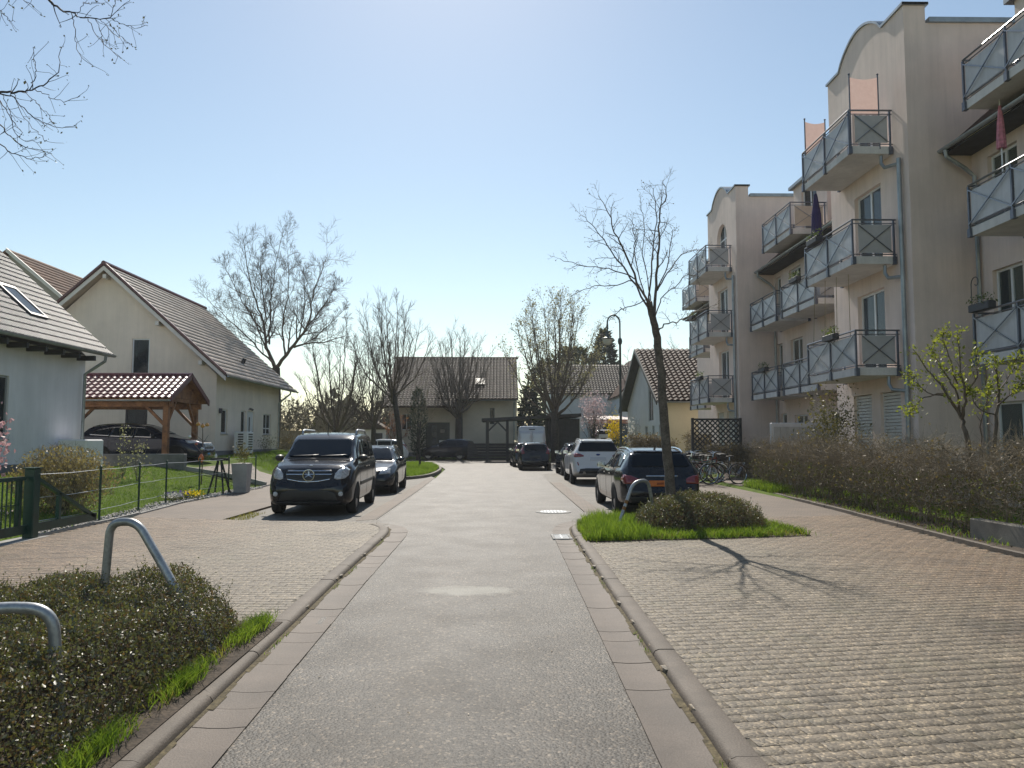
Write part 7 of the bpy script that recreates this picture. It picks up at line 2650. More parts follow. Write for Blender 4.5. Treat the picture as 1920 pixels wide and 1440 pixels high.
# grass between the left shrub and the kerb: tufts
C = np.array([(-2.22, 6.45), (-2.28, 6.2), (-2.18, 5.95), (-2.24, 5.3), (-2.2, 5.05), (-2.3, 4.95), (-2.26, 4.75), (-2.22, 4.15), (-2.3, 4.0), (-2.24, 3.8), (-2.38, 3.65), (-2.2, 5.55), (-2.32, 6.6)])
w_ = np.array([1.5, 1.2, .5, .5, 1.6, 1, .3, .4, 1.4, 1.1, .5, .1, .9])
idx = rng.choice(len(C), 2600, p=w_ / w_.sum())
P = np.stack([C[idx, 0] * 0 - 2.0 + rng.normal(0, .045, 2600), C[idx, 1] + rng.normal(0, .10, 2600), np.full(2600, PZ + .035)], 1)
P = P[P[:, 0] < -1.90]
grass("grass", P, .095, .0058, L_GRASS, lean=.8)
P = scatter([(-2.15, 3.2), (-1.92, 3.2), (-1.94, 6.7), (-2.3, 6.7)], 420, PZ + .035)
grass("dry_grass", P, .08, .006, L_GRASSY, lean=.8)
# kerb joint weeds
k = 900
yy = rng.uniform(3.4, 13, k)
sx = rng.random(k) < .5
P = np.stack([np.where(sx, 1.10 + .01 * (yy - 4), -1.72 - .018 * (yy - 4)) + rng.normal(0, .012, k), yy, np.full(k, .01)], 1)
P = P[(np.sin(P[:, 1] * 5.3) + np.sin(P[:, 1] * 2.1 + 1)) > .6]
grass("joint_weeds", P, .035, .005, L_GRASS, lean=.7)
# lawn of the left gardens (the ground shows through), and other strips
lawn_poly = [(-7.75, 8.5), (-7.85, 16), (-8.25, 20), (-8.2, 26), (-10.6, 26.6), (-13.8, 26.5), (-13.85, 9)]
P = scatter(lawn_poly, 620, None)
P[:, 2] += .0
grass("lawn", P, .045, .010, L_LAWN, lean=.7)
P = scatter([(-8.1, 30.5), (-8.8, 36), (-9.6, 44), (-12.9, 44), (-12.9, 34), (-10.6, 33.3)], 260, None)
grass("lawn", P, .08, .014, L_LAWN, lean=.5)
P = scatter(ISL, 380, .11)
grass("grass", P, .16, .018, L_GRASS)
P = scatter([(-12, 63.9), (6, 64), (6, 66.5), (-12, 66.5)], 70, None)
grass("grass", P, .22, .04, L_GRASS)
sheet('planting_bed', [(6.95, 9), (6.99, 11.2), (7.17, 13.4), (7.53, 17.4), (7.93, 24), (8.01, 25.3), (8.9, 25.3), (8.7, 17), (8.5, 9)], .112, M_SOIL)
P = scatter([(7.02, 11.0), (7.2, 13.4), (7.55, 17.4), (8.0, 25.2), (9.2, 25.2), (8.9, 11)], 170, .112)
P = P[np.sin(P[:, 1] * 3.1) + np.sin(P[:, 0] * 5 + P[:, 1] * 1.3) + rng.normal(0, .5, len(P)) > .1]
grass("grass", P, .11, .012, L_GRASS, lean=.6)
P = scatter([(7.02, 11.0), (7.2, 13.4), (7.55, 17.4), (8.0, 25.2), (8.9, 25.2), (8.6, 11)], 130, .115)
leaves('fallen_leaves', P, .05, L_HEDGE, None, .55, 0, kind='stuff')
P = scatter([(7.75, 22.0), (7.98, 25.4), (8.7, 25.4), (8.3, 22)], 900, None)
grass("grass", P, .26, .016, L_GRASS)
P = scatter([(8.8, 8), (8.8, 25.0), (9.9, 25), (9.9, 8)], 160, None)
grass("lawn", P, .14, .016, L_LAWN)
P = scatter([(-5.5, 15.6), (-5.5, 17.2), (-5.15, 17.2), (-5.1, 15.7)], 700, .01)
grass("grass", P, .06, .008, L_GRASSY)


# ---- hedges: masses of bare twigs with dry leaves
def hedge(name, label, path, width, height, n, z0=.08, leafn=.5, green=.15, twig=M_TWIGR, rr=.0042, llen=.38, lsize=.05, stems=True, lm=None):
    pts = [Vector((p[0], p[1], 0)) for p in path]
    seg = [(b_ - a).length for a, b_ in zip(pts[:-1], pts[1:])]
    tot = sum(seg)
    t = rng.uniform(0, tot, n)
    cum = np.concatenate([[0], np.cumsum(seg)])
    k = np.clip(np.searchsorted(cum, t) - 1, 0, len(seg) - 1)
    pa = np.array([tuple(p) for p in pts])
    f = ((t - cum[k]) / np.array(seg)[k])[:, None]
    base = pa[k] * (1 - f) + pa[k + 1] * f
    tang = unit(pa[k + 1] - pa[k])
    nrm = np.stack([tang[:, 1], -tang[:, 0], np.zeros(n)], 1)
    lumps = 1 + .10 * np.sin(t * 2.3) + .07 * np.sin(t * 5.1 + 1)
    o = rng.uniform(-1, 1, n)
    zz = z0 + height * lumps * (1 - (1 - rng.uniform(0, 1, n) ** .55) * .92)
    thin = np.clip((zz - z0) / (height * .45), .35, 1)
    P0 = base + nrm * (o * width / 2 * thin * (1 + .15 * np.sin(t * 3.3)))[:, None]
    P0[:, 2] = zz - llen * .4
    P0[:, 2] = np.maximum(P0[:, 2], z0)
    d = rng.normal(size=(n, 3)) * [.8, .8, .5] + [0, 0, .55] + nrm * o[:, None] * .5
    root = thing(name, label, "hedge", (pts[0].x, pts[0].y, z0))
    V, F, PP = twigs_arrays(P0, d, rng.uniform(.5, 1.3, n) * llen, rr * rng.uniform(.6, 1.5, n), 4, 3, .28)
    if stems:
        ns = int(tot * 5.5)
        ts = np.linspace(0, tot, ns) + rng.normal(0, .05, ns)
        ks = np.clip(np.searchsorted(cum, ts) - 1, 0, len(seg) - 1)
        fs = ((ts - cum[ks]) / np.array(seg)[ks])[:, None]
        bs = pa[ks] * (1 - fs) + pa[ks + 1] * fs + rng.normal(0, width * .12, (ns, 3)) * [1, 1, 0]
        bs[:, 2] = z0 - .03
        V3, F3, _ = twigs_arrays(bs, np.stack([rng.normal(0, .16, ns), rng.normal(0, .16, ns), np.ones(ns)], 1), height * .8, rng.uniform(.010, .024, ns), 6, 5, .12)
        F = np.concatenate([F, F3 + len(V)]); V = np.concatenate([V, V3])
    link_mesh("twigs", np_mesh("twigs", to_local(V, root), [F], twig), root)
    nl = int(n * leafn)
    q = rng.integers(0, n, nl)
    L = PP[q, rng.integers(1, 4, nl)]
    leaves("dry_leaf_mass", L, lsize, lm or L_HEDGE, root, .55, 0)
    ng = int(n * green)
    if ng:
        q = rng.integers(0, n, ng * 3)
        L = PP[q, 1]
        L = L[L[:, 2] < z0 + height * .62][:ng]
        leaves("green_leaf_mass", L, lsize * .9, L_HEDGEG, root, .55, .2)
    return root


hedge("hornbeam_hedge", "long waist high bare hornbeam hedge with brown twigs along the right sidewalk", [(7.75, 10.6), (7.8, 13.4), (8.1, 17.4), (8.45, 22), (8.55, 24.9)], .95, 1.50, 14000, .10, .26, .50, rr=.0042)
hedge("low_hedge", "brown clipped hedge behind the bicycles beside the lattice", [(8.2, 30.6), (10.6, 30.4)], .7, 1.30, 2600, .1, .9, .05, lsize=.07, rr=.006)
hedge("low_hedge", "red brown hedge before the yellow house, left of the street tree's trunk", [(6.9, 41.0), (9.2, 40.6)], .9, 1.70, 3000, .1, 1.1, .05, lsize=.085, rr=.008)
hedge("low_hedge", "yellowish brown hedge before the yellow house, right of the street tree's trunk", [(9.3, 38.5), (12.6, 38.2)], .9, 1.75, 3000, .1, 1.0, .3, lsize=.085, rr=.008)
hedge("low_hedge", "rusty brown hedge in front of the beige garden wall", [(-16.5, 58.8), (-9.5, 58.8)], .8, 1.6, 2200, 0, 1.2, 0, lsize=.12, rr=.012)
hedge("far_shrubbery", "tall dark shrubbery along the back left horizon", [(-34, 78), (-16, 76), (-8.5, 80)], 3.0, 5.2, 5000, 0, 1.5, .2, lsize=.32, rr=.02, llen=1.3, lm=L_FAR)

# ---- single shrubs and small trees
leafy("weeping_shrub", "round straw coloured weeping shrub on the lawn behind the garden fence", "shrub", (-8.95, 16.0, .82), (1.02, 1.0, .72), 9500, .055, L_WEEP, 60, M_TWIGL, .18, .2, up=-1.5, lump=.10)
mg = leafy("magnolia", "pink flowering magnolia at the left edge before the grey house", "shrub", (-10.15, 15.2, 1.5), (.62, .7, .75), 620, .095, L_PINK, 22, M_TWIG, .3, .35, up=.8, aspect=.75, shell=.3)
P = np.stack([rng.uniform(-10.6, -8.9, 260), rng.uniform(12.9, 14.4, 260), np.zeros(260)], 1); P[:, 2] = hgt(P[:, 0], P[:, 1]) + rng.uniform(.05, .2, 260)
ht = thing("heather", "low pale pink flowering heather on the lawn behind the gate", "plant", (-9.8, 13.6, .2)); leaves("blossom", P, .05, L_BLOSS, ht, .7)
for k, (x, y, h_) in enumerate(((-10.95, 22.6, 1.62), (-10.42, 22.4, 1.15))):
    n = 170 if k == 0 else 260
    r_ = thing("columnar_fruit_bush", ("tall slim pale leaved fruit bush before the retaining wall", "shorter fuller pale leaved bush right of the slim fruit bush")[k], "shrub", (x, y, .4))
    z = rng.uniform(.45, .45 + h_, n)
    wd = .07 + (.20 if k else .03) * np.clip(1 - (z - .45) / h_, .1, 1)
    P = np.stack([x + rng.normal(0, 1, n) * wd, y + rng.normal(0, 1, n) * wd, z], 1)
    leaves("foliage", P, .06, L_PALE, r_, .6, .4)
    V, F, _ = twigs_arrays(np.tile([[x, y, .4]], (8, 1)), rng.normal(0, .10 + .08 * k, (8, 3)) + [0, 0, 1], h_, .008, 6, 4, .06)
    link_mesh("stem", np_mesh("stem", to_local(V, r_), [F], M_TWIGL), r_)

# yellow-green quince tree above the hedge on the right
qt = thing("fruit_tree", "small multi stemmed tree with fresh yellow green leaves behind the hedge at right", "tree", (8.35, 13.6, .1))
T = Tree(91)
QY = 13.6
tips = []
for pts, r in (([(1825, 900), (1812, 815), (1800, 780), (1775, 735), (1745, 700), (1712, 655)], .055), ([(1800, 780), (1790, 730), (1765, 690), (1745, 655)], .03), ([(1803, 785), (1810, 740), (1800, 690), (1795, 625)], .035),
               ([(1778, 742), (1740, 735), (1715, 715), (1700, 700)], .016), ([(1775, 738), (1735, 745), (1712, 765), (1705, 768)], .014), ([(1808, 745), (1830, 700), (1832, 650)], .022), ([(1795, 720), (1780, 680), (1768, 630), (1768, 625)], .018),
               ([(1862, 900), (1866, 800), (1872, 740), (1868, 690), (1862, 675)], .045), ([(1868, 780), (1835, 765), (1820, 735), (1812, 725)], .016), ([(1870, 760), (1900, 735), (1918, 720)], .02), ([(1868, 745), (1895, 700), (1908, 670)], .018), ([(1845, 880), (1838, 800), (1850, 750), (1856, 720)], .02)):
    dy = [.0] + [random.gauss(0, .16) for _ in pts[1:]]
    P, R_ = T.limb([at(px, py, QY + d) for (px, py), d in zip(pts, dy)], r, .006, wob=.012, n=len(pts) * 3)
    T.children(P, R_, .34, 1, spread=.8, lift=.15, wob=.15, kids=(4,), ratio=.6, start=.35, minr=.0035, count=9)
    for q in P[len(P) // 2:]:
        tips.append(tuple(q))
T.build(qt, M_BARK, M_TWIG)
tp = np.array(tips + [tuple(p) for p, d in T.tips])
P = np.concatenate([tp + rng.normal(0, .045, tp.shape) for _ in range(9)])
leaves("foliage", P, .062, L_YELG, qt, .55, .2)

leafy("round_shrub", "tall olive leaved shrub behind the hedge before the shuttered windows", "shrub", (8.95, 20.6, 2.05), (.85, .85, 1.05), 1500, .075, L_OLIVE, 26, M_TWIG, .9, .1, shell=.25, lump=.25)
leafy("blossom_tree", "pale pink blossoming tree in front of the garden hut", "tree", (7.6, 62.5, 4.0), (1.35, 1.3, 1.9), 1500, .17, L_BLOSS, 26, M_TWIG, 2.2, .9, trunk=.10, shell=.3, lump=.25)
leafy("forsythia", "bright yellow forsythia bush beside the lamp post", "shrub", (8.15, 55, 2.1), (.62, .6, 1.5), 1100, .12, L_YEL, 26, M_TWIG, .7, .3, shell=.3, lump=.3)
leafy("white_blossom_shrub", "white flowering shrub between the forsythia and the yellow house", "shrub", (10.1, 57, 2.2), (1.1, 1.0, 1.4), 700, .13, L_WHITE, 30, M_TWIG, .8, .4, shell=.3, lump=.3)
leafy("green_bush", "dark green bush behind the white sports utility car by the lamp post", "shrub", (7.6, 50.5, 1.0), (.8, .8, .9), 900, .12, L_CONL, 16, M_TWIG, .1, .1)
leafy("dry_bush", "low leafless bush at the front corner of the cream house", "shrub", (-12.0, 43.5, 1.5), (.9, 1.2, .7), 500, .08, L_HEDGE, 40, M_TWIGR, .7, .7, shell=.2)
leafy("dry_bush", "small pale bush in front of the cream house's side window", "shrub", (-12.2, 40.4, 1.5), (.45, .5, .5), 420, .06, L_OLIVE, 16, M_TWIGL, .8, .8)


def conifer(name, label, x, y, z0, h_, r, n, lm, col=False, size=.3):
    root = thing(name, label, "tree", (x, y, z0))
    t = rng.uniform(0, 1, n)
    lay = 1 - .28 * np.abs(((t * 13) % 1) - .35)
    rad = (r * (1 - t) ** .8 if not col else r * (np.clip(np.sin(PI * np.clip(t * .92 + .06, 0, 1)), .05, 1)) ** .6) * lay
    a = rng.uniform(0, 6.28, n)
    q = rad * np.sqrt(rng.uniform(.15, 1, n)) * (1 + .18 * np.sin(a * 5 + t * 20))
    P = np.stack([x + np.cos(a) * q, y + np.sin(a) * q, z0 + .3 + t * h_], 1)
    N = np.stack([np.cos(a), np.sin(a), np.full(n, .25 if not col else 1.2)], 1)
    leaves("crown", P, size, lm, root, .35, 0, N=N * 1.2)
    b = MB(); b.tube([(x, y, z0 - .1), (x, y, z0 + h_)], [.03 * h_, .01], 7); b.build("trunk", M_BARK, root)
    return root


conifer("columnar_conifer", "slim dark columnar conifer left of the dark house door", -6.65, 62.6, 0, 5.4, .75, 1800, L_CON, True, .22)
conifer("spruce", "tall dark spruce behind the white house, right of the budding tree", 13.2, 97, 1, 14.0, 4.2, 3600, L_CON, False, .7)
conifer("spruce", "olive broad conifer left of the dark spruce", 9.3, 98, 1, 11.8, 4.6, 3400, L_CONL, True, .7)
conifer("spruce", "small dark conifer left of the olive conifer", 5.6, 96, 1, 9.8, 3.0, 2200, L_CON, True, .6)
conifer("pine", "dark pine branches showing at the right end of the long tiled roof", 2.9, 76, 0, 6.4, 2.3, 1500, L_CON, False, .55)
# far tree line
P = []
for k in range(70):
    x = -150 + k * 4.4 + random.uniform(-2, 2)
    y = random.uniform(120, 175)
    h_ = random.uniform(3.5, 8.5) * (1.35 if x < -10 else .8)
    P.append(cloud(260, (x, y, h_ * .5), (random.uniform(2.5, 5), 3, h_ * .55), .3, 0.0))
P = np.concatenate(P)
V, F = leaf_arrays(P, 1.3, .6, .2)
link_mesh("far_treeline", np_mesh("far_treeline", V, [F], L_FAR), kind='stuff')

# thin spring haze over everything
m_, nt_, out_ = new_mat("haze_air")
v_ = nd(nt_, "ShaderNodeVolumePrincipled")
v_.inputs["Density"].default_value = 0.00042
v_.inputs["Color"].default_value = (.92, .96, 1, 1)
v_.inputs["Anisotropy"].default_value = .35
nt_.links.new(v_.outputs[0], out_.inputs["Volume"])
b = MB()
b.box(-410, 410, -65, 705, -1.2, 17)
struct("haze", b, m_, kind='stuff')

# ------------------------------------------------------------------ street furniture
def hoop(label, pts, r=.0315, steel=None):
    """bent steel tube guard; pts are joined with rounded corners"""
    P = [Vector(p) for p in pts]
    out = [P[0]]
    for i in range(1, len(P) - 1):
        a, b_, c = P[i - 1], P[i], P[i + 1]
        d = min(.20, (a - b_).length * .45, (c - b_).length * .45)
        s, e = b_ + (a - b_).normalized() * d, b_ + (c - b_).normalized() * d
        for k in range(9):
            t = k / 8
            out.append(s * (1 - t) ** 2 + b_ * 2 * t * (1 - t) + e * t * t)
    out.append(P[-1])
    b = MB(); b.tube(out, r, 14)
    return solo("guard_hoop", b, steel or M_HOOP, label, "bollard hoop", group="bent steel guard hoops in the planting beds", smooth=True)


M_HOOP = mat("hoop_steel", (0.36, 0.37, 0.375), 0.42, 0.25, 5, metal=.6, fine=.15, fscale=45)
hoop("arched steel guard hoop standing at the back of the left foreground shrub", [(-3.06, 6.05, .02), (-2.99, 6.02, .99), (-2.77, 5.98, 1.00), (-2.10, 5.85, .02)])
hoop("low bent steel guard hoop at the left edge of the foreground shrub", [(-2.37, 4.32, .02), (-2.44, 4.32, .70), (-2.72, 4.28, .72), (-3.6, 3.75, .60), (-3.75, 3.7, .02)])
rust = mat("hoop_rusty_bands", (0.34, 0.345, 0.35), 0.42, 0.25, 5, metal=.6)
h3 = hoop("steel guard hoop with rusty marks in the grassy bed before the black estate", [(2.06, 13.75, .02), (2.40, 13.95, .86), (2.70, 14.1, .90), (2.86, 14.2, .02)])
b = MB()
for t in (.42, .55):
    p = Vector((2.06, 13.75, .02)).lerp(Vector((2.40, 13.95, .86)), t); q = Vector((2.06, 13.75, .02)).lerp(Vector((2.40, 13.95, .86)), t + .07)
    b.tube([p, q], .0325, 12)
inv = Matrix.Translation(-h3.location)
o = link_mesh("rust_band", b.mesh("rust_band", mat("rust", (.22, .10, .03), .8, .4, 20), True, inv), h3)
b = MB(); b.tube([(2.58, 13.95, .32), (3.0, 14.25, .50)], .022, 8)
solo("steel_rail", b, M_HOOP, "short leaning steel rail sticking out of the right bed's shrub", "rail", smooth=True)

# garden fence and sliding gate on the left
fe = thing("garden_fence", "dark green wire mesh garden fence on thin posts along the left sidewalk", "fence", (-7.9, 19, 0))
fpts = [(-7.62, 14.9), (-7.95, 17.2), (-8.15, 19.05), (-8.1, 21.0), (-7.98, 22.9), (-7.98, 25.4)]
for x, y in fpts:
    b = MB(); b.tube([(x, y, -.02), (x, y, 1.10)], .022, 8); b.lathe([(.026, 0), (.026, .03), (.0, .05)], (x, y, 1.09), 8); b.build("post", M_GREENM, fe)
fl = [(-7.55, 12.75)] + fpts
b = MB()
for z in (.30, .68, 1.06):
    for (xa, ya), (xb, yb) in zip(fl[:-1], fl[1:]):
        m_ = ((xa + xb) / 2, (ya + yb) / 2, z - .015)
        b.tube([(xa, ya, z), m_, (xb, yb, z)], .0045, 4)
b.build("tension_wire", M_STEEL, fe)
b = MB()
for (xa, ya), (xb, yb) in zip(fl[:-1], fl[1:]):
    n = int(math.hypot(xb - xa, yb - ya) / .075)
    for k in range(n):
        for d in (0, 1):
            t0, t1 = k / n, min(1, max(0, (k + (12 if d else -12)) / n))
            if t1 in (0, 1) and abs(t1 - t0) < 1e-3:
                continue
            full = abs(t1 - t0) * n / 12
            b.tube([(xa + (xb - xa) * t0, ya + (yb - ya) * t0, .10), (xa + (xb - xa) * t1, ya + (yb - ya) * t1, .10 + .94 * full)], .0012, 3, cap=False)
b.build("wire_mesh", M_GREENM, fe)
gt = thing("sliding_gate", "dark green cantilever sliding gate with vertical bars and a triangular tail", "gate", (-7.55, 11, 0))
b = MB(); b.bbox(-7.62, -7.45, 12.52, 12.69, 0, 1.16, .012); b.box(-7.64, -7.43, 12.50, 12.71, 1.16, 1.18); b.build("gate_post", M_GREENM, gt)
b = MB()
b.box(-7.60, -7.54, 6.0, 14.65, .13, .27)
b.box(-7.60, -7.54, 6.0, 12.45, .98, 1.04)
b.box(-7.60, -7.54, 12.30, 12.36, .27, .98)
b.box(-7.60, -7.54, 13.4, 13.47, .27, .72)
b.bar((-7.57, 12.72, 1.02), (-7.57, 14.62, .20), .06)
b.build("frame", M_GREENM, gt)
for k in range(15):
    b = MB(); b.box(-7.58, -7.565, 10.7 + k * .11, 10.722 + k * .11, .27, .98); b.build("bar", M_GREENM, gt)
b = MB(); b.box(-7.575, -7.567, 10.7, 12.3, .60, .612); b.build("cross_bar", M_GREENM, gt)
b = MB(); b.box(-7.75, -7.38, 6, 12.9, .0, .055)
struct("gate_rail_foundation", b, M_CONC)
b = MB(); b.bbox(-8.3, -7.95, 12.3, 12.55, .1, .35, .03); b.lathe([(.05, .36), (.075, .45), (.05, .58), (.02, .62)], (-8.15, 12.42, 0), 10)
solo("garden_lantern", b, mat("glazed_teal", (.03, .12, .13), .3, .2, 9), "small teal ornament on a stone block behind the gate bars", "ornament", smooth=True)

# pebbles along the fence
n = 1500
t = rng.uniform(0, 1, n)
yy = 12.9 + t * 12.6
fx = np.interp(yy, [12.7, 14.9, 17.2, 19.05, 21, 22.9, 25.4], [-7.5, -7.58, -7.85, -8.02, -8.0, -7.9, -7.9])
X = fx + rng.uniform(-.34, .12, n)
Z = hgt(X, yy) + .02
S = rng.uniform(.018, .05, n)
base = np.array([(1, 0, 0), (-1, 0, 0), (0, 1, 0), (0, -1, 0), (0, 0, .7), (0, 0, -.5)])
FF = np.array([(0, 2, 4), (2, 1, 4), (1, 3, 4), (3, 0, 4), (2, 0, 5), (1, 2, 5), (3, 1, 5), (0, 3, 5)])
ang = rng.uniform(0, 6.28, n)
ca, sa = np.cos(ang)[:, None], np.sin(ang)[:, None]
bx_ = base[None] * (1 + rng.normal(0, .2, (n, 6, 1)))
Vp = np.stack([bx_[..., 0] * ca - bx_[..., 1] * sa, bx_[..., 0] * sa + bx_[..., 1] * ca, bx_[..., 2]], -1) * S[:, None, None] + np.stack([X, yy, Z], 1)[:, None]
link_mesh("pebbles", np_mesh("pebbles", Vp.reshape(-1, 3), [(FF[None] + np.arange(n)[:, None, None] * 6).reshape(-1, 3)], M_PEBBLE), kind='stuff')

# pansies, trough, trestle, ornaments in the left garden
for lab, lm, c in (("clump of violet pansies at the lawn edge by the fence", L_VIO, (-8.35, 20.15)), ("clump of white pansies in front of the violet ones", L_WHITE, (-8.28, 19.75)), ("clump of yellow pansies beside the violet ones at the lawn edge", L_YEL, (-8.12, 20.6))):
    z = float(hgt(c[0], c[1]))
    t = thing("pansy_clump", lab, "flowers", (c[0], c[1], z))
    P = np.array([c[0], c[1], z]) + rng.normal(0, 1, (90, 3)) * [.13, .13, 0] + np.stack([np.zeros(90), np.zeros(90), rng.uniform(.08, .20, 90)], 1)
    leaves("blossom", P, .055, lm, t, .8, .3)
    P = np.array([c[0], c[1], z]) + rng.normal(0, 1, (120, 3)) * [.15, .15, 0] + np.stack([np.zeros(120), np.zeros(120), rng.uniform(.0, .12, 120)], 1)
    leaves("foliage", P, .06, L_HEDGEG, t, .5, .5)
tq = thing("stone_planter", "tall tapered pale concrete planter with a dry tufted plant by the fence", "planter", (-7.72, 23.3, .05))
b = MB()
b.add([(-7.90, 23.12, .06), (-7.54, 23.12, .06), (-7.54, 23.48, .06), (-7.90, 23.48, .06), (-7.97, 23.05, .92), (-7.50, 23.05, .92), (-7.50, 23.55, .92), (-7.97, 23.55, .92)],
      [(0, 3, 2, 1), (4, 5, 6, 7), (0, 1, 5, 4), (1, 2, 6, 5), (2, 3, 7, 6), (3, 0, 4, 7)])
b.build("pot", mat("planter_pale", (.44, .43, .41), .8, .12, 3, fine=.1), tq)
P = cloud(420, (-7.72, 23.3, 1.18), (.30, .30, .34), .2)
leaves("plant", P, .075, L_OLIVE, tq, .3, .9)
ts = thing("trestle", "dark wooden trestle standing on the lawn beside the concrete planter", "trestle", (-8.15, 22.6, .1))
b = MB()
for sx in (-.22, .22):
    b.bar((-8.15 + sx, 22.35, .08), (-8.15 + sx * .2, 22.6, 1.02), .04); b.bar((-8.15 + sx, 22.9, .08), (-8.15 + sx * .2, 22.62, 1.02), .04)
b.build("leg", M_WOODD, ts)
b = MB(); b.box(-8.40, -7.90, 22.55, 22.67, 1.02, 1.10); b.build("top_rail", M_WOODD, ts)
og = thing("ornament_tree", "small bare tree hung with coloured glass ornaments on the lawn before the driveway", "ornament", (-9.35, 24.4, .3))
b = MB()
b.tube([(-9.35, 24.4, .2), (-9.33, 24.4, 1.1), (-9.36, 24.4, 2.15)], [.02, .016, .01], 6)
for a, z, l in ((.3, 1.0, .4), (2.4, 1.2, .45), (4.2, 1.35, .35), (1.2, 1.5, .3), (3.3, 1.6, .35), (5.6, .95, .4)):
    b.tube([(-9.34, 24.4, z), (-9.34 + l * math.cos(a), 24.4 + l * math.sin(a) * .6, z + .28)], [.009, .005], 5)
b.build("stem", M_TWIG, og)
oc = {"amber": (.55, .28, .06), "orange": (.70, .16, .02), "white": (.7, .7, .7), "rose": (.45, .1, .1), "blue": (.1, .25, .4)}
for nm, c, p, r_ in (("glass_bowl", "amber", (-9.5, 24.4, 2.12), .07), ("glass_bowl", "amber", (-9.22, 24.4, 2.10), .07), ("glass_bowl", "amber", (-9.36, 24.4, 2.06), .07), ("glass_bottle", "orange", (-9.3, 24.2, 1.05), .085), ("glass_ball", "white", (-9.28, 24.2, 1.35), .05), ("glass_ball", "rose", (-9.5, 24.3, 1.5), .05), ("glass_ball", "blue", (-9.1, 24.3, 1.18), .05), ("glass_ball", "white", (-9.75, 24.4, 1.72), .05), ("glass_bottle", "white", (-8.9, 24.35, 1.12), .045)):
    b = MB()
    k = 1.5 if nm == "glass_bottle" else .8
    b.lathe([(.02, -r_ * k), (r_ * .8, -r_ * .7 * k), (r_, 0), (r_ * .7, r_ * .6 * k), (.02, r_ * 1.1 * k)], p, 12)
    b.build(nm, MATS.get("glass_" + c) or mat("glass_" + c, oc[c], .1, .1, 9, spec=.7), og, smooth=True)

# lamp post
lp_ = thing("street_lamp", "old style dark green street lamp with a swan neck and a glass bowl", "street lamp", (6.27, 40, .05))
M_LAMP = mat("lamp_green_grey", (.045, .062, .060), .42, .2, 6, metal=.3)
lx, ly = 6.27, 40.0
b = MB()
b.lathe([(.13, .03), (.13, .8), (.10, .9), (.075, 1.0), (.062, 4.0), (.058, 6.6), (.10, 6.66), (.12, 6.78), (.10, 6.9), (.055, 6.96)], (lx, ly, 0), 14)
b.build("pole", M_LAMP, lp_, smooth=True)
b = MB()
pts = [(lx, ly, 6.9), (lx, ly, 7.75)]
rad = .33
for k in range(1, 13):
    a = PI * k / 12
    pts.append((lx - rad + rad * math.cos(a), ly, 7.75 + rad * 1.25 * math.sin(a)))
pts.append((lx - 2 * rad, ly, 7.65))
b.tube(pts, .042, 10); b.build("swan_neck", M_LAMP, lp_, smooth=True)
hx = lx - 2 * rad
b = MB(); b.lathe([(.03, 7.72), (.055, 7.66), (.055, 7.55), (.04, 7.45), (.06, 7.2), (.10, 7.02), (.13, 6.99), (.33, 6.93), (.335, 6.90), (.28, 6.885)], (hx, ly, 0), 18); b.build("lamp_hood", M_LAMP, lp_, smooth=True)
b = MB(); b.lathe([(.26, 6.88), (.25, 6.78), (.20, 6.66), (.12, 6.59), (.0, 6.565)], (hx, ly, 0), 18); b.build("glass_bowl", mat("lamp_bowl", (.55, .55, .48), .15, .06, 8), lp_, smooth=True)

# bicycles
M_BIKEF = [mat("bike_black", (.015, .015, .016), .3, .2, 9, metal=.2), mat("bike_red", (.20, .02, .02), .3, .2, 9), mat("bike_silver", (.45, .46, .47), .3, .1, 9, metal=.7), mat("bike_green", (.02, .07, .05), .3, .2, 9), mat("bike_blue", (.03, .05, .16), .3, .2, 9)]


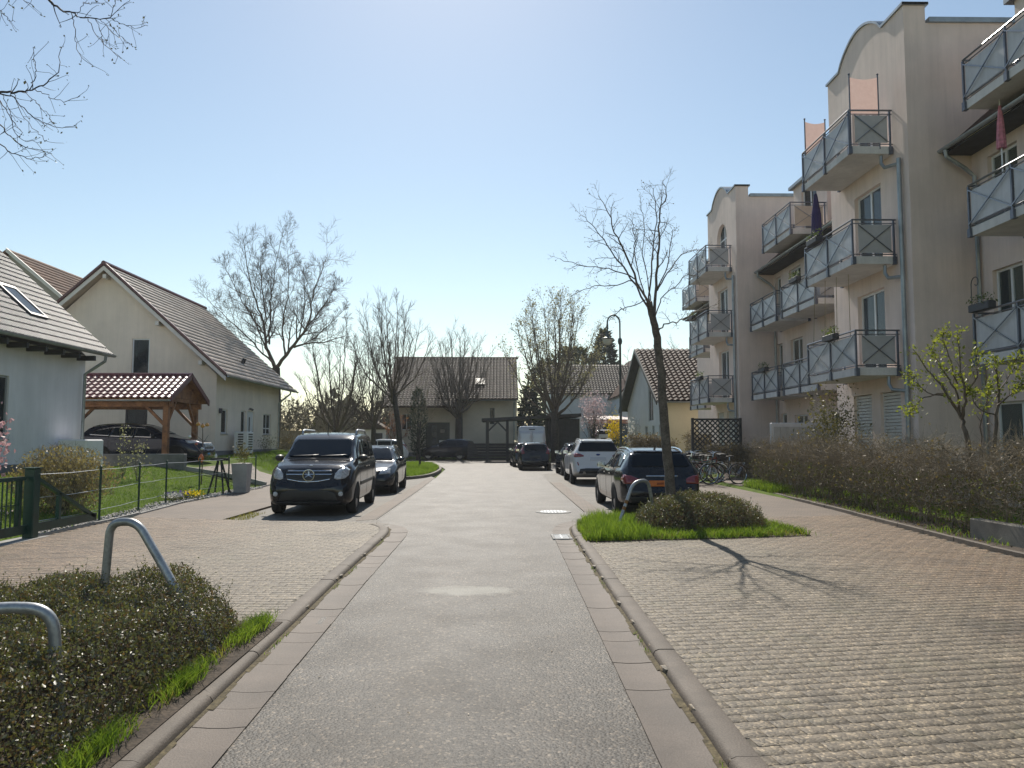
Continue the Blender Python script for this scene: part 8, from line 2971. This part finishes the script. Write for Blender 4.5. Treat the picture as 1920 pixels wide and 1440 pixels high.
def bicycle(label, x, y, rz, fm, lean=0.0, basket=False):
    t = thing("bicycle", label, "bicycle", (x, y, .116 if y > 25.5 else .08), rz, group="bicycles parked by the hedge")
    t.rotation_euler = (lean, 0, rz)
    R = .345
    xr, xf = -.53, .53
    for k, wx in enumerate((xr, xf)):
        b = MB()
        ring = [(wx + R * math.cos(2 * PI * i / 28), 0, R + R * math.sin(2 * PI * i / 28)) for i in range(29)]
        b.tube(ring, .019, 6, cap=False)
        wo = b.build("wheel", M_TYRE, t, smooth=True, world=False)
        b = MB()
        ring = [(wx + R * .93 * math.cos(2 * PI * i / 28), 0, R + R * .93 * math.sin(2 * PI * i / 28)) for i in range(29)]
        b.tube(ring, .011, 5, cap=False); b.build("rim", M_CHROME, wo, world=False)
        b = MB()
        for i in range(18):
            a = 2 * PI * i / 18
            b.tube([(wx + .02 * math.cos(a + .9), (-1) ** i * .025, R + .02 * math.sin(a + .9)), (wx + R * .92 * math.cos(a), 0, R + R * .92 * math.sin(a))], .0016, 3, cap=False)
        b.lathe([(.02, -.04), (.02, .04)], (wx, 0, R), 8, 'y'); b.build("spokes", M_CHROME, wo, world=False)
        b = MB()
        arc = [(wx + (R + .035) * math.cos(a), 0, R + (R + .035) * math.sin(a)) for a in np.linspace(.1 if k == 0 else -.1, PI * (.98 if k == 0 else .8), 12)]
        for a_, c_ in zip(arc[:-1], arc[1:]):
            b.bar(a_, c_, .05, .004)
        b.build("mudguard", M_CHROME if fm is M_BIKEF[2] else fm, t, world=False)
    bb, st, hd = Vector((-.08, 0, .29)), Vector((-.24, 0, .80)), Vector((.36, 0, .86))
    b = MB()
    b.tube([bb, st], .016, 8); b.tube([bb, hd - Vector((-.03, 0, .14))], .019, 8); b.tube([st - Vector((-.02, 0, .06)), hd], .016, 8)
    for s in (-1, 1):
        b.tube([bb + Vector((0, s * .03, 0)), (xr, s * .05, R)], .009, 6); b.tube([st - Vector((0, 0, .08)), (xr, s * .05, R)], .008, 6)
    b.tube([hd + Vector((0, 0, .06)), hd - Vector((-.05, 0, .16))], .020, 8)
    b.build("frame", fm, t, smooth=True, world=False)
    b = MB()
    for s in (-1, 1):
        b.tube([hd - Vector((-.05, 0, .16)), (.46, s * .045, .70), (xf, s * .05, R)], .011, 6)
    b.build("fork", M_CHROME, t, smooth=True, world=False)
    b = MB(); b.tube([st, st + Vector((-.03, 0, .13))], .012, 6)
    b.build("seat_post", M_CHROME, t, world=False)
    b = MB()
    sd_ = st + Vector((-.04, 0, .15))
    b.lathe([(.0, -.15), (.075, -.12), (.085, -.04), (.045, .05), (.022, .14), (.0, .15)], (0, 0, 0), 12, 'x')
    b.v = [(sd_.x + v[0], v[1], sd_.z + v[2] * .38) for v in b.v]
    b.build("saddle", M_TRIM, t, smooth=True, world=False)
    b = MB(); b.tube([hd + Vector((0, 0, .05)), hd + Vector((-.03, 0, .20))], .013, 6)
    hb = hd + Vector((-.03, 0, .20))
    b.tube([hb + Vector((-.14, -.29, .0)), hb + Vector((-.02, -.22, .03)), hb, hb + Vector((-.02, .22, .03)), hb + Vector((-.14, .29, .0))], .011, 6)
    b.build("handlebar", M_CHROME, t, smooth=True, world=False)
    b = MB(); b.lathe([(.09, -.004), (.09, .004)], (bb.x, .045, bb.z), 16, 'y')
    b.bar(bb + Vector((0, .06, 0)), bb + Vector((.12, .06, -.11)), .016); b.bar(bb + Vector((0, -.06, 0)), bb + Vector((-.12, -.06, .11)), .016)
    b.box(bb.x + .08, bb.x + .17, .07, .15, bb.z - .125, bb.z - .10); b.box(bb.x - .17, bb.x - .08, -.15, -.07, bb.z + .10, bb.z + .125)
    b.build("crank", M_CHROME, t, world=False)
    b = MB()
    for s in (-1, 1):
        b.tube([(-.25, s * .06, .73), (-.80, s * .06, .73), (xr, s * .06, R + .02)], .006, 5)
    for q in (-.35, -.5, -.65, -.78):
        b.tube([(q, -.06, .73), (q, .06, .73)], .006, 5)
    b.build("luggage_rack", M_CHROME, t, world=False)
    b = MB(); b.lathe([(.0, -.03), (.045, -.02), (.05, .03)], (.50, 0, .80), 10, 'x'); b.build("lamp", M_CHROME, t, smooth=True, world=False)
    if basket:
        b = MB(); b.bbox(.44, .72, -.17, .17, .78, 1.02, .02); b.build("basket", M_TRIM, t, world=False)
    return t


bikes = [("bicycle with pale silver tyres nearest the hedge, its front wheel facing left", 7.62, 26.25, PI + .20, M_BIKEF[0], .10, False),
         ("dark green bicycle just behind the nearest one", 7.0, 26.95, PI + .1, M_BIKEF[3], -.06, False),
         ("red bicycle in the middle of the parked bicycles", 7.35, 27.6, .15, M_BIKEF[1], .08, True),
         ("silver bicycle behind the red one", 7.15, 28.3, PI - .1, M_BIKEF[2], -.05, False),
         ("black bicycle with a basket at the back of the group", 6.9, 29.0, .05, M_BIKEF[0], .05, True),
         ("blue bicycle at the far left end of the bicycle group", 6.75, 29.7, PI + .15, M_BIKEF[4], .04, False)]
bikes += [("black bicycle half hidden by the estate car's right flank", 6.45, 27.3, PI - .15, M_BIKEF[0], .05, False),
          ("silver bicycle at the rear right end of the group beside the low hedge", 7.75, 29.4, PI + .25, M_BIKEF[2], .09, True)]
for args in bikes:
    bicycle(*args)

# white litter by the kerb and little bits on the paving
b = MB()
c = Vector((-2.27, 4.12, PZ + .045))
pts = [(-.05, -.03, 0), (.05, -.035, .005), (.06, .03, 0), (-.04, .035, .01), (0, 0, .035), (.02, -.005, .028)]
b.add([c + Vector(p) for p in pts], [(0, 1, 5, 4), (1, 2, 5), (2, 3, 4, 5), (3, 0, 4), (3, 2, 1, 0)])
solo("crumpled_paper", b, M_WHITE, "crumpled white paper lying on the soil beside the left kerb", "litter")
M_DRYL = leaf_mat("fallen_leaf", (.16, .10, .05), (.34, .26, .16), .3, .05, .4, 40)
n = 260
X = np.concatenate([rng.uniform(-2.4, -2.08, 90), rng.uniform(-7, -2.1, 60), rng.uniform(1.5, 7, 70), rng.uniform(-1.3, .8, 40)])
Y = np.concatenate([rng.uniform(3.4, 6.8, 90), rng.uniform(7, 15, 60), rng.uniform(4, 14, 70), rng.uniform(4, 16, 40)])
Z = np.concatenate([np.full(90, PZ + .045), np.full(60, PZ + .006), np.full(70, PZ + .006), np.full(40, .006)])
V, F = leaf_arrays(np.stack([X, Y, Z], 1), .028, .5, 0)
V[:, 2] = np.repeat(Z, 4) + np.abs(V[:, 2] - np.repeat(Z, 4)) * .25
link_mesh("fallen_leaves", np_mesh("fallen_leaves", V, [F], M_DRYL), kind='stuff')
